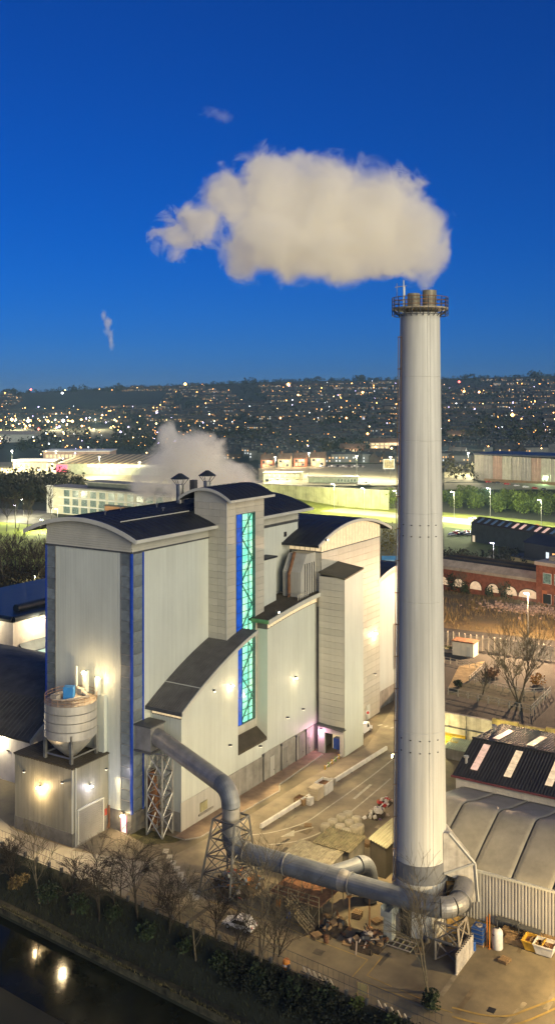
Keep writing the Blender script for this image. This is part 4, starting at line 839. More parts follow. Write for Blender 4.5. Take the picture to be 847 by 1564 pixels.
# ================================================================ YARD THINGS
# white crash barrier along the road
bar = thing('crash_barrier', 'long white crash barrier along the middle of the plant road', 'barrier', 30, -16.8)
a0, a1 = Vector(Q(398, 1268)), Vector(Q(590, 1147)); n = 9
for k in range(n):
    p, q = a0.lerp(a1, k/n), a0.lerp(a1, (k+1)/n); d_ = (q-p).normalized(); nn = Vector((-d_.y, d_.x))
    m = M(); m.extr([(p.x-nn.x*.22, p.y-nn.y*.22, .25), (p.x+nn.x*.22, p.y+nn.y*.22, .25), (p.x+nn.x*.16, p.y+nn.y*.16, .9), (p.x-nn.x*.16, p.y-nn.y*.16, .9)], (q.x-p.x-d_.x*.06, q.y-p.y-d_.y*.06, 0)); part('rail', m, WPAINT, bar)
    piece('post', 0, lambda: M().box(-.16, .16, -.16, .16, 0, .7), STEELD, bar, (p.x+d_.x*.4, p.y+d_.y*.4, 0))
def crate(label, px, py, sx, sy, h_, mat, open_=True, rot=0.05, cat='crate', name='crate', fill=None):
    u, v = Q(px, py); t = thing(name, label, cat, u, v); n_ = max(2, round(h_/.4))
    for k in range(n_):
        z0, z1 = k*h_/n_+.02, (k+1)*h_/n_-.02
        for s_ in (-1, 1):
            part('plank', M().box(u-sx/2, u+sx/2, v+s_*sy/2-.05, v+s_*sy/2+.05, z0, z1), mat, t); part('plank', M().box(u+s_*sx/2-.05, u+s_*sx/2+.05, v-sy/2+.06, v+sy/2-.06, z0, z1), mat, t)
    part('contents', M().box(u-sx/2+.06, u+sx/2-.06, v-sy/2+.06, v+sy/2-.06, .02, h_*(.75 if open_ else 1.02)), fill or mat, t); return t
crate('low wooden pallet crate at the near end of the row by the barrier', 460, 1227, 1.6, 1.9, 1.0, TIMBER, True, fill=RUST)
crate('small white box beside the low wooden crate at the barrier', 473, 1229, 1.0, .8, 1.2, WPAINT, False, name='box', cat='box')
crate('cream square crate in the middle of the row by the barrier', 482, 1219, 2.0, 1.8, 1.9, mk('cream_wood', (.50, .44, .33), .7), False)
crate('open white skip bin at the far end of the row by the barrier', 494, 1210, 2.8, 2.0, 1.9, WPAINT, True, name='skip_bin', cat='skip', fill=RUST)
crate('little grey bin behind the open white skip at the barrier', 507, 1199, .9, .9, 1.0, STEEL, False, name='bin', cat='bin')
# sacks of white material stacked behind the sheds
def sack(sx, sy, h_, seed):
    bm = bmesh.new(); bmesh.ops.create_cube(bm, size=1); bmesh.ops.subdivide_edges(bm, edges=bm.edges, cuts=3, use_grid_fill=True)
    for vv in bm.verts:
        p = vv.co; r = 1-.22*max(0, (abs(p.x)*2)**4*(abs(p.y)*2)**4)-.10*(abs(p.z)*2)**4; nz = noise.noise((p.x*2+seed, p.y*2, p.z*2))*.10
        vv.co = Vector((p.x*sx*(r+nz), p.y*sy*(r+nz), (p.z+.5)*h_*(1+nz*.6)))
    me = bpy.data.meshes.new('bulk_sack'); bm.to_mesh(me); bm.free(); me.polygons.foreach_set('use_smooth', [True]*len(me.polygons)); return me
sk_m = [sack(1.5, 1.5, 1.4, s) for s in (0, 5, 9)]; SACK = mk('sack_cream', (.40, .38, .30), .8, 0, .15, 1.5, objrand=.2)
for me in sk_m: me.materials.append(SACK)
sp = [(508, 1270), (521, 1263), (531, 1258), (519, 1278), (533, 1272), (544, 1266), (528, 1285), (541, 1281), (548, 1278), (497, 1277)]
wh = ['leftmost front', 'left middle', 'rear left', 'front left', 'central', 'rear right', 'front middle', 'front right', 'rightmost', 'outlying left']
for k, (a, b) in enumerate(sp):
    u, v = Q(a, b-4); o = bpy.data.objects.new('bulk_sack', sk_m[k % 3]); COL.objects.link(o); o.location = B(u, v, 0); o.rotation_euler = (0, 0, TH+.2*math.sin(k*3)); _tag(o, '%s of the cream bulk sacks stacked behind the ribbed shed roofs' % wh[k], 'sack', 'bulk sacks behind the sheds')
# ribbed-roof sheds by the duct
def shed(label, u0, u1, v0, v1, h0, h1, rmat, wmat, along='u', name='lean_to_shed', pitch=.4):
    t = thing(name, label, 'shed', (u0+u1)/2, (v0+v1)/2); zf = (lambda u, v: lerp(h0, h1, (u-u0)/(u1-u0))) if along == 'u' else (lambda u, v: lerp(h0, h1, (v-v0)/(v1-v0)))
    w = M(); vlo, vhi = min(v0, v1), max(v0, v1); w.prism([(u0, vlo), (u1, vlo), (u1, vhi), (u0, vhi)], 0, lambda x, y: zf(x, y)-.1); part('wall', w, wmat, t)
    rr = []; v = vlo-.2
    while v < vhi+.1: rr += [(v, 0), (v+pitch*.5, 0), (v+pitch*.6, .09), (v+pitch*.9, .09)]; v += pitch
    c = M(); c.sheet([[(u, v, zf(u, v)+o) for v, o in rr] for u in (u0-.25, u1+.2)], .1); part('roof', c, rmat, t); return t
GRR = mk('ribbed_pale_roof', (.27, .255, .20), .7, 0, .3, 1.2)
shed('pale ribbed lean-to shed roof left of the dark shed under the duct', .6, 5.6, -33.2, -26.6, 3.0, 3.4, GRR, PLINTH)
shed('darker ribbed shed roof in front of the cream sacks', 5.8, 10.4, -34.2, -28.8, 3.6, 3.9, mk('ribbed_olive_roof', (.17, .155, .10), .7, 0, .3, 1.2), PLINTH)
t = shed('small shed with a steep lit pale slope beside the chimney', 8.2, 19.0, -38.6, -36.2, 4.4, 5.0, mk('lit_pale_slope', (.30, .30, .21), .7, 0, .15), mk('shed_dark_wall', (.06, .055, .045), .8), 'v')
# scaffold access stair under the duct
sf = thing('access_stair', 'dark scaffold platform with a slanting stair under the flue duct', 'scaffold', -5, -33)
G2 = mk('scaffold_steel', (.24, .20, .12), .6, .3, .3, 1.5)
for u in (-7.6, -4.2, -1.2):
    for k in range(6): part('post', M().bar((u, -29.5-k*1.5, 0), (u, -29.5-k*1.5, 3.9), .1), G2, sf)
for z in (2.7, 3.3, 3.9):
    for u in (-7.6, -1.2): part('rail', M().bar((u, -29.5, z), (u, -37.0, z), .09), G2, sf)
part('deck', M().box(-7.6, -1.2, -37.0, -29.5, 2.55, 2.65), RUST, sf)
for s_ in (0, 1.4):
    for dz in (0, .6, 1.1): part('stringer', M().bar((-7.8-s_, -33.0+0*s_, 2.6+dz), (-9.4-s_*0, -35.6-1.2*s_*0-0, .1+dz) if False else (-8.0-s_, -36.6, .1+dz), .1), mk('stair_rail', (.36, .28, .17), .6) if s_ == 0 and dz == 0 else G2, sf)
for k in range(9): part('step', M().box(-9.3, -7.9, -33.1-k*.39, -33.4-k*.39, 2.5-k*.28, 2.56-k*.28), G2, sf)
for k in range(5): part('brace', M().bar((-7.6, -29.5-k*1.5, 0), (-7.6, -31-k*1.5, 2.6), .07), G2, sf)
# scrap heaps
def heap(label, c, sx, sy, hh, n_, seed, cols, longb=.6):
    rnd = random.Random(seed); t = thing('scrap_heap', label, 'scrap heap', c[0], c[1])
    g = M(); gg = []
    for i in range(9):
        row = []
        for j in range(9):
            x, y = lerp(-1, 1, i/8), lerp(-1, 1, j/8); r = max(0, 1-math.hypot(x, y)); row.append((c[0]+x*sx, c[1]+y*sy, hh*.7*r**.7+.1*rnd.random()*(r > 0)-.02))
        gg.append(row)
    g.sheet(gg); part('mound', g, mk('mound_%d' % seed, (.06, .045, .03), .95, 0, .4, 2), t)
    for k in range(n_):
        x, y = rnd.gauss(0, .42), rnd.gauss(0, .42); r = max(0, 1-math.hypot(x, y)); z = hh*.7*r**.7+.15; L = rnd.uniform(.5, 2.4) if rnd.random() < longb else rnd.uniform(.3, .8)
        o = piece('scrap_piece', (seed, k), lambda: (M().box(-L/2, L/2, -rnd.uniform(.04, .1), .06, -.05, .05) if L > .8 else M().obox((0, 0), L, L*rnd.uniform(.5, 1), -L*.3, L*.3, rnd.random())), rnd.choice(cols), t, (c[0]+x*sx, c[1]+y*sy, z), (rnd.gauss(0, .35), rnd.gauss(0, .35), rnd.uniform(0, 3.1)))
    return t
PINKW = mk('scrap_pale', (.42, .36, .30), .7); BLUES = mk('scrap_blue', (.08, .14, .24), .6)
heap('heap of mixed timber and coloured scrap under the splayed trestle', Q(362, 1352), 3.6, 3.4, 2.0, 95, 3, [TIMBER, RUST, PINKW, BLUES, ORANGE, STEELD, RED, TIMBER, STEEL, BLACK])
heap('pile of rusty grids and pink-brown scrap left of the chimney foot', Q(562, 1440), 2.6, 2.3, 1.3, 60, 4, [RUST, TIMBER, STEELD, PINKW, BLACK], .8)
heap('low pile of brown debris beneath the thin rusty props', Q(505, 1418), 2.6, 1.8, .8, 26, 5, [RUST, TIMBER, STEELD])
heap('heap of white and purple bagged rubbish behind the steep pale shed', Q(575, 1246), 1.8, 1.3, 1.5, 40, 6, [WPAINT, WPAINT, PINKW, WPAINT, STEEL, CARW, mk('purple_bag', (.16, .10, .26), .5)], .1)
heap('small heap of red and white bags farther along beside the shed', Q(588, 1228), 1.5, 1.1, 1.0, 22, 8, [WPAINT, PINKW, WPAINT, TIMBER, RED], .1)
# stacked pallets frame near the second heap
gr = thing('steel_grid', 'flat pale steel grid lying by the chimney base', 'grid', *Q(612, 1445)); u, v = Q(612, 1445)
for k in range(5): part('bar', M().box(u-1.0, u+1.0, v-1.6+k*.8-.05, v-1.6+k*.8+.05, .1, .2), mk('grid_pale%d' % k, (.34, .33, .22), .7), gr)
for k in (-1, 0, 1): part('bar', M().box(u+k-.05, u+k+.05, v-1.65, v+1.65, .2, .28), PINKW, gr)
# corrugated hoarding by third trestle
hd = M(); hd.ribs((-2.2, -55.1), (-7.6, -55.1), .1, 2.3, .5, .12); hd.ribs((-7.6, -55.0), (-2.2, -55.0), .1, 2.3, .5, .12); hd.box(-7.7, -2.1, -55.2, -54.95, 0, .14); solo('hoarding', 'pale corrugated hoarding panel standing beside the low trestle', 'hoarding', hd, mk('hoarding_white', (.52, .48, .42), .6, 0, .2, 1, streak=.3), -5, -55.1)
# caged tank
u, v = Q(731, 1442); t = thing('caged_tank', 'blue caged liquid tank next to the hoarding', 'tank', u, v); part('tank_body', M().box(u-.75, u+.75, v-.7, v+.7, .35, 2.2), BLUEP, t); part('pallet', M().box(u-.8, u+.8, v-.75, v+.75, 0, .3), TIMBER, t)
for k in range(4):
    for s_ in (-1, 1): part('cage_bar', M().box(u-.8, u+.8, v+s_*.74-.03, v+s_*.74+.03, .5+k*.5, .58+k*.5), STEEL, t); part('cage_bar', M().box(u+s_*.79-.03, u+s_*.79+.03, v-.7, v+.7, .5+k*.5, .58+k*.5), STEEL, t)
part('lid', M().lathe([(.4, 2.2), (.4, 2.32), (.1, 2.34)], (u, v), 12), PINKW, t)
u, v = Q(722, 1452); t = thing('blue_drum', 'small blue drum at the end of the corrugated hoarding', 'drum', u, v); part('body', M().lathe([(.3, 0), (.34, .1), (.34, .5), (.31, .55), (.34, .6), (.34, 1.0), (.3, 1.1)], (u, v), 14), BLUEP, t); part('cap', M().lathe([(.1, 1.1), (.1, 1.16), (.02, 1.17)], (u, v), 8), BLACK, t)
u, v = Q(759, 1449); t = thing('upright_tank', 'white domed upright plastic tank in the right-hand yard', 'tank', u, v); part('body', M().lathe([(.62, 0), (.66, .1), (.66, 1.9), (.6, 2.15), (.42, 2.35), (.1, 2.45)], (u, v), 22), WPAINT, t, smooth=True); part('cap', M().lathe([(.2, 2.4), (.2, 2.5), (.02, 2.52)], (u, v), 10), BLACK, t); part('label_plate', M().obox((u-.58, v+.3), .04, .3, 1.7, 1.85, -.45), BLACK, t)
for k, (px, py, h_) in enumerate(((743, 1446, 3.6), (747, 1450, 4.2))):
    u, v = Q(px, py); solo('marker_pole', 'thin orange pole by the caged tank, %s of two' % ('shorter' if k == 0 else 'taller'), 'pole', M().tube([(u, v, 0), (u, v, h_)], .07, 5).box(u-.15, u+.15, v-.15, v+.15, 0, .08), ORANGE, u, v)
def skip(label, px, py, mat):
    u, v = Q(px, py); t = thing('waste_skip', label, 'skip', u, v); m = M()
    m.add([(u-.7, v-.9, .15), (u+.7, v-.9, .15), (u+.7, v+.9, .15), (u-.7, v+.9, .15), (u-1.0, v-1.2, 1.3), (u+1.0, v-1.2, 1.3), (u+1.0, v+1.2, 1.3), (u-1.0, v+1.2, 1.3)], [(3, 2, 1, 0), (0, 1, 5, 4), (1, 2, 6, 5), (2, 3, 7, 6), (3, 0, 4, 7)]); part('tub', m, mat, t)
    for s_ in (-1, 1): part('rim', M().box(u-1.05, u+1.05, v+s_*1.2-.06, v+s_*1.2+.06, 1.25, 1.38), mat, t); part('rim', M().box(u+s_*1.0-.06, u+s_*1.0+.06, v-1.14, v+1.14, 1.25, 1.38), mat, t)
    part('contents', M().box(u-.85, u+.85, v-1.0, v+1.0, .9, 1.0), RUST, t)
    for k in range(4): part('scrap_piece', M().obox((u-.4+k*.25, v-.5+k*.3), .9, .1, 1.0, 1.12+.05*k, k), TIMBER, t)
skip('yellow waste skip in front of the ribbed wall', 815, 1452, YPAINT); skip('white waste skip right of the yellow one', 832, 1458, WPAINT)
for k, (px, py, l_) in enumerate(((783, 1430, 2.6), (790, 1443, 3.0), (826, 1436, 5.0))):
    u, v = Q(px, py); t = thing('timber_stack', ['short timber stack nearest the membrane store wall', 'low timber stack lying right of the white tank', 'long brown timber stack behind the skips'][k], 'timber', u, v)
    for j in range(3):
        for i in range(3): part('plank', M().box(u-.6+i*.4, u-.25+i*.4, v-l_/2, v+l_/2, .1+j*.22, .29+j*.22), TIMBER, t)
for k, (px, py) in enumerate(((773, 1427), (806, 1440))):
    u, v = Q(px, py); t = thing('trestle_rack', '%s dark metal rack against the ribbed wall' % ('left' if k == 0 else 'right'), 'rack', u, v)
    for s_ in (-1, 1):
        part('leg', M().bar((u, v+s_*1.2, 0), (u, v+s_*1.2, 1.5), .1), STEELD, t); part('leg', M().bar((u+.8, v+s_*1.2, 0), (u+.8, v+s_*1.2, 1.5), .1), STEELD, t)
    part('top_rail', M().box(u-.1, u+.9, v-1.4, v+1.4, 1.4, 1.5), STEELD, t)
# zig-zag steel hoops by the hedge
def hoops(label, p, q, n_):
    a, b = Vector(Q(*p)), Vector(Q(*q)); t = thing('cycle_rack', label, 'cycle rack', a.x, a.y); pa = mk('hoop_pale_%d' % n_, (.52, .46, .36), .6, 0, .2)
    for k in range(n_):
        c = a.lerp(b, (k+.5)/n_); c2 = a.lerp(b, (k+1)/n_); part('hoop', M().bar((c.x+.3, c.y, .1), (c.x, c.y, 1.0), .1).bar((c.x, c.y, 1.0), (c2.x+.3, c2.y, .1), .1), pa, t)
    part('base_rail', M().bar((a.x+.2, a.y, .15), (b.x+.2, b.y, .15), .1), STEELD, t)
hoops('pale zig-zag rack at the yard edge by the orange beacon', (458, 1487), (508, 1512), 6); hoops('pale zig-zag rack at the bottom edge of the yard', (572, 1540), (622, 1566), 5)
u, v = Q(437, 1480); t = thing('beacon_drum', 'orange beacon drum among dark shrubs at the yard edge', 'drum', u, v); part('body', M().lathe([(.4, 0), (.42, .1), (.42, .9), (.3, 1.1)], (u, v), 14), ORANGE, t); part('band', M().lathe([(.43, .4), (.43, .6)], (u, v), 14), WPAINT, t)
u, v = Q(553, 1525); t = thing('notice_board', 'small pale notice board among the hedge at the bottom', 'sign', u, v); part('board', M().box(u-.05, u+.05, v-.6, v+.6, .5, 1.6), mk('notice_ochre', (.40, .33, .14), .7), t); part('post', M().box(u-.05, u+.05, v-.7, v-.6, 0, 1.6), TIMBER, t); part('post', M().box(u-.05, u+.05, v+.6, v+.7, 0, 1.6), TIMBER, t)
# ---------------------------------------------------------------- vehicles
def car(label, x, y, z, rz, paint, van=False, group=None, L=4.3, lights=True, name=None, frame=None):
    t = bpy.data.objects.new(name or ('van' if van else 'parked_car'), None); COL.objects.link(t); t.location = (x, y, z); t.rotation_euler = (0, 0, rz); ORG[t.name] = (0, 0, 0); _tag(t, label, 'van' if van else 'car', group)
    h1, h2 = (1.1, 2.1) if van else (.85, 1.45); w = .95 if van else .87; l = L/2
    prof = [(-l, .35), (-l, h1), (-l*.95, h2-.1), (-l*.8, h2), (l*.42, h2), (l*.62, h1+.05), (l*.98, h1-.15), (l, .35)] if van else [(-l, .35), (-l, h1-.05), (-l*.78, h1+.05), (-l*.5, h2), (l*.15, h2), (l*.48, h1+.05), (l*.97, h1-.12), (l, .35)]
    m = M(); m.extr([(x_, -w, z_) for x_, z_ in prof], (0, 2*w, 0)); part('body', m, paint, t)
    gp = [(l*.2, h2-.08), (l*.46, h1+.05), (l*.1, h1+.05), (l*.1, h2-.08)] if van else [(-l*.5, h2-.07), (l*.13, h2-.07), (l*.42, h1+.06), (-l*.7, h1+.06)]
    for s_ in (-1, 1): part('side_window', M().extr([(x_, s_*(w+.005), z_) for x_, z_ in gp], (0, .02*s_, 0)), GLASSD, t)
    a, b = ((l*.44, h2-.02), (l*.61, h1+.1)) if van else ((l*.17, h2-.02), (l*.47, h1+.08)); part('windscreen', M().extr([(a[0], -w+.1, a[1]), (a[0], w-.1, a[1]), (b[0], w-.1, b[1]), (b[0], -w+.1, b[1])], (.05, 0, .03)), GLASSD, t)
    for sx in (-.6, .62):
        for s_ in (-1, 1):
            wh_ = part('wheel', M().tube([(l*sx, s_*(w-.12), .33), (l*sx, s_*(w+.04), .33)], .33, 12), TYRE, t); part('rim', M().tube([(l*sx, s_*(w+.04), .33), (l*sx, s_*(w+.05), .33)], .2, 8), CARS, wh_)
    for s_ in (-1, 1): part('headlight', M().box(l-.02, l+.03, s_*w*.72-.14, s_*w*.72+.14, .6, .75), E_LAMPW if lights == 2 else WPAINT, t); part('tail_light', M().box(-l-.03, -l+.02, s_*w*.75-.12, s_*w*.75+.12, .65, .85), em('tail_%s' % t.name, (1, .05, .04), 8) if lights == 2 else RED, t)
    return t
x, y, _ = B(*Q(553, 1120)); car('white van with side windows parked beside the turbine hall', x, y, .03, TH, CARW, True, L=5.2)
x, y, _ = B(*Q(366, 1418)); car('white car parked alone on the yard edge behind the bare trees', x, y, .03, TH+math.pi/2+.1, CARW, L=4.1)
for k, (px, py, s_) in enumerate(((562, 1093, 1.1), (570, 1087, .9), (577, 1081, .9))):
    u, v = Q(px, py); t = thing('wheeled_bin', '%s wheeled bin with dark stripes by the turbine hall wall' % ('nearest', 'middle', 'farthest')[k], 'bin', u, v); part('body', M().box(u-s_*.7, u+s_*.7, v-.55, v+.55, .15, 1.3*s_), WPAINT, t); part('lid', M().box(u-s_*.75, u+s_*.75, v-.6, v+.6, 1.3*s_, 1.3*s_+.12), mk('bin_lid_%d' % k, (.10, .08, .22), .5), t); part('stripe', M().box(u-.1, u+.2, v-.57, v-.55, .4, 1.1), CARD, t)
u, v = Q(561, 1112); t = thing('round_sign', 'round white road sign on a thin post near the van', 'sign', u, v); part('post', M().tube([(u, v, 0), (u, v, 3)], .06, 5), STEEL, t); part('plate', M().tube([(u-.05, v-.05, 3.1), (u-.09, v-.1, 3.1)], .5, 14), WPAINT, t); part('ring', M().tube([(u-.095, v-.105, 3.1), (u-.11, v-.125, 3.1)], .3, 12), RED, t)
u, v = Q(519, 1148); t = thing('gas_tank', 'small grey upright tank at the foot of the shaft', 'tank', u, v); part('body', M().lathe([(.7, 0), (.75, .1), (.75, 2.0), (.5, 2.4), (.1, 2.5)], (u, v), 16), STEEL, t); part('valve', M().lathe([(.15, 2.45), (.15, 2.8), (.05, 2.9)], (u, v), 8), BLACK, t)
for k, (px, py) in enumerate(((478, 1143), (391, 1197))):
    u, v = Q(px, py); t = thing('gas_bottle_rack' if k == 0 else 'fire_point', ['dark rack of pipes leaning on the boiler house wall', 'little red fire point box on the pavement by the wall'][k], 'rack' if k == 0 else 'box', u, v)
    if k == 0:
        for j in range(4): part('pipe', M().tube([(u+j*.35, v-.1, .1), (u+.2+j*.35, v+.3, 2.2)], .09, 6), [TIMBER, STEELD][j % 2], t)
        part('base', M().box(u-.2, u+1.4, v-.3, v+.3, .13, .2), STEELD, t)
    else: part('cabinet', M().box(u-.35, u+.35, v-.3, v+.3, .13, 1.1), RED, t); part('lid', M().box(u-.4, u+.4, v-.35, v+.35, 1.1, 1.2), BLACK, t)
u, v = Q(176, 1258); t = thing('handcart', 'small dark handcart with an orange wheel beside the lit doorway', 'cart', u, v); part('tub', M().box(u-.4, u+.3, v-.4, v+.3, .3, 1.0), BLACK, t); part('wheel', M().tube([(u-.5, v-.5, .4), (u-.5, v-.35, .4)], .4, 12), TYRE, t); part('hub', M().tube([(u-.5, v-.53, .4), (u-.5, v-.5, .4)], .24, 10), ORANGE, t)
for (px, py, l_) in ((472, 1170, 3.5),):
    a, b = Vector(Q(496, 1176)), Vector(Q(522, 1155)); t = thing('low_bollard_rail', 'short yellow and green bollard rail in front of the shaft door', 'rail', a.x, a.y)
    for k in range(6): c = a.lerp(b, k/5); part('bollard', M().tube([(c.x, c.y, 0), (c.x, c.y, .8)], .15, 8), YPAINT if k % 2 == 0 else mk('bollard_green%d' % k, (.15, .25, .05), .6), t)
    part('rail', M().bar((a.x, a.y, .5), (b.x, b.y, .5), .12), WPAINT, t)
# yellow skips in the lit gap by the retaining wall
for k, (px, py) in enumerate(((683, 1140), (697, 1146))):
    u, v = Q(px, py); t = thing('hooklift_bin', '%s yellow container behind the rooflight warehouse' % ('left' if k == 0 else 'right'), 'container', u, v); part('tub', M().box(u-2.6, u+2.6, v-1.1, v+1.1, .3, 2.3), mk('bin_yellow%d' % k, (.62, .45, .03), .5), t)
    for j in range(6): part('rib', M().box(u-2.4+j*.95, u-2.3+j*.95, v-1.18, v+1.18, .3, 2.36), YPAINT, t)
shed('pale green lean-to roof below the retaining wall', 54.5, 59.0, -35.5, -28.5, 2.0, 2.4, mk('pale_green_sheet', (.34, .40, .32), .6), CONC)
# ---------------------------------------------------------------- fence along the river side
fn = thing('river_fence', 'dark mesh fence with tall posts between yard and river bank', 'fence', ue(0, -10), -10)
for k in range(32):
    v = 24-k*2.6; piece('post', 0, lambda: M().tube([(0, 0, -.3), (0, 0, 2.6)], .07, 5), BLACK, fn, (ue(.1, v), v, 0))
for z in (.25, 1.3, 2.35): part('rail', M().bar((ue(.1, 26), 26, z), (ue(.1, -58), -58, z), .05), STEELD, fn)
wm = M()
for k in range(int(84/.7)):
    v = 25.5-k*.7; wm.tube([(ue(.1, v), v, .2), (ue(.1, v), v, 2.35)], .018, 3, cap=False)
part('mesh_wire', wm, STEELD, fn, kind='stuff')
# flood mast at the right-hand yard, its light falls on the yellow lines
x, y, _ = B(-3.5, -74.0); t = thing('yard_mast', 'yard flood mast beyond the waste skips', 'lamp post', x, y, 0, 'w'); part('post', M().tube([(x, y, 0), (x, y, 11)], [.16, .1], 8), STEEL, t); hd_ = part('lamp_head', M().box(x-1.0, x+.1, y-.3, y+.3, 10.9, 11.2), STEELD, t); part('lens', M().box(x-.95, x-.35, y-.25, y+.25, 10.84, 10.9), E_LAMP, hd_); lamp('mast_light', (x-.65, y, 10.6), 17000, (1, .68, .28), size=.3)
# pallets and drums scattered by the duct run
PAL_SPOTS = [(448, 1392, 3, 'stack of three pallets left of the scaffold'), (430, 1375, 1, 'single pallet near the splayed trestle'), (483, 1432, 2, 'pair of pallets below the scaffold stair'), (530, 1442, 1, 'lone pallet between the two scrap piles'), (545, 1402, 4, 'stack of four pallets under the duct props'), (575, 1410, 2, 'pair of pallets left of the saddle pier'), (640, 1455, 1, 'single pallet right of the steel grid'), (770, 1470, 2, 'pair of pallets below the white upright tank'), (560, 1292, 3, 'stack of three pallets beside the branch pipe'), (470, 1262, 1, 'single pallet on the road edge by the arrow')]
for k, (px, py, n_, lab) in enumerate(PAL_SPOTS):
    u, v = Q(px, py); t = thing('pallet_stack', lab, 'pallets', u, v); t.rotation_euler = (0, 0, TH+.5*math.sin(k*2.3))
    for j in range(n_):
        z = .05+j*.19
        for i in range(5): piece('slat', 0, lambda: M().box(-.6, .6, -.09, .09, 0, .04), TIMBER, t, (u, v-.48+i*.24, z+.12))
        for i in range(3): piece('bearer', 0, lambda: M().box(-.07, .07, -.58, .58, 0, .11), TIMBER, t, (u-.5+i*.5, v, z))
DRUM = [(440, 1402, BLUEP, 'blue drum left of the scaffold'), (498, 1440, RUST, 'rusty drum beside the brown debris'), (603, 1418, STEELD, 'dark drum at the saddle pier'), (652, 1440, STEEL, 'grey drum in front of the chimney hatch'), (425, 1385, ORANGE, 'orange drum right of the scrap heap')]
for px, py, mt, lab in DRUM:
    u, v = Q(px, py); t = thing('oil_drum', lab, 'drum', u, v); part('body', M().lathe([(.29, 0), (.3, .05), (.3, .28), (.32, .3), (.3, .32), (.3, .58), (.32, .6), (.3, .62), (.3, .86), (.28, .9)], (u, v), 14), mt, t); part('bung', M().lathe([(.05, .9), (.05, .94)], (u+.15, v), 6), BLACK, t)
# ================================================================ PLANTS
def grow(mb, p, d, L, r, depth, rnd, droop=0.0, spread=.55, kids=(3, 4), n=4, minr=.012):
    segs = 3; pts = [Vector(p)]; rs = [r]; d = Vector(d).normalized()
    for i in range(segs):
        d = (d+Vector((rnd.gauss(0, .10), rnd.gauss(0, .10), rnd.gauss(0, .06)-droop*(i+1)/segs))).normalized()
        pts.append(pts[-1]+d*L/segs); rs.append(max(minr, r*(1-.45*(i+1)/segs)))
    mb.tube(pts, rs, n if r > .05 else 3, cap=False)
    if depth <= 0: return
    for k in range(rnd.randint(*kids)):
        t = rnd.uniform(.35, 1.0); i = min(segs-1, int(t*segs)); q = pts[i].lerp(pts[i+1], t*segs-i)
        a = rnd.uniform(0, 2*math.pi); s = Vector((math.cos(a), math.sin(a), 0)); nd = (d+s*rnd.uniform(.5, 1.0)*spread*1.5+Vector((0, 0, .15))).normalized()
        grow(mb, q, nd, L*rnd.uniform(.5, .75), max(minr, rs[i+1]*rnd.uniform(.45, .65)), depth-1, rnd, droop, spread, kids, n, minr)
def bare_tree(label, x, y, z, h, seed, mat=BARK, droop=.05, depth=4, spread=.55, kids=(3, 4), r=.2, stems=1, lean=(0, 0), group=None, name='bare_tree', minr=.02):
    rnd = random.Random(seed); t = thing(name, label, 'tree', x, y, z, 'w', group)
    tr = M(); cr = M()
    for s in range(stems):
        d = Vector((lean[0]+rnd.gauss(0, .10*stems), lean[1]+rnd.gauss(0, .10*stems), 1)).normalized(); pts = [Vector((x+rnd.gauss(0, .1)*(stems > 1), y, z-.3))]; rs = [r]; n_ = 5
        for i in range(n_):
            d = (d+Vector((rnd.gauss(0, .06), rnd.gauss(0, .06), .05))).normalized(); pts.append(pts[-1]+d*h*.8/n_); rs.append(r*(1-.75*(i+1)/n_))
        tr.tube(pts, rs, 6)
        for k in range(9):
            tt = rnd.uniform(.3, 1.0); i = min(n_-1, int(tt*n_)); q = pts[i].lerp(pts[i+1], tt*n_-i); a = rnd.uniform(0, 6.28)
            grow(cr, q, d+Vector((math.cos(a), math.sin(a), .3))*rnd.uniform(.4, .9), h*rnd.uniform(.22, .4), max(.03, rs[i+1]*.6), depth-2, rnd, droop, spread, kids, 4, minr)
    part('trunk', tr, mat, t, fixn=False); part('crown', cr, mat, t, fixn=False); return t
def leafball(mb, c, r, n_, rnd, s=.22, squash=.8):
    for k in range(n_):
        while True:
            p = Vector((rnd.uniform(-1, 1), rnd.uniform(-1, 1), rnd.uniform(-1, 1)))
            if p.length < 1: break
        if p.length < .45: p = p.normalized()*rnd.uniform(.5, 1)
        q = Vector(c)+Vector((p.x*r, p.y*r, p.z*r*squash)); a = Vector((rnd.gauss(0, 1), rnd.gauss(0, 1), rnd.gauss(0, 1))).normalized(); b = a.cross(Vector((rnd.gauss(0, 1), rnd.gauss(0, 1), rnd.gauss(0, 1)))).normalized(); w = s*rnd.uniform(.6, 1.3)
        mb.add([q-a*w, q+b*w*.5, q+a*w, q-b*w*.5], [(0, 1, 2, 3)])
def shrub(label, x, y, z, r, seed, mat, n_=260, s=.25, h=1.0, lobes=5, group=None, name='shrub', cat='shrub'):
    rnd = random.Random(seed); t = thing(name, label, cat, x, y, z, 'w', group); m = M()
    for k in range(lobes):
        a = rnd.uniform(0, 6.28); rr = r*rnd.uniform(0, .6); leafball(m, (x+rr*math.cos(a), y+rr*math.sin(a), z+r*h*rnd.uniform(.35, .85)), r*rnd.uniform(.4, .65), n_//lobes, rnd, s, h)
    part('foliage', m, mat, t, fixn=False); st = M()
    for k in range(5): st.tube([(x, y, z-.1), (x+rnd.gauss(0, r*.35), y+rnd.gauss(0, r*.35), z+r*h*.8)], [.05, .015], 4, cap=False)
    part('stem', st, BARK, t, fixn=False); return t
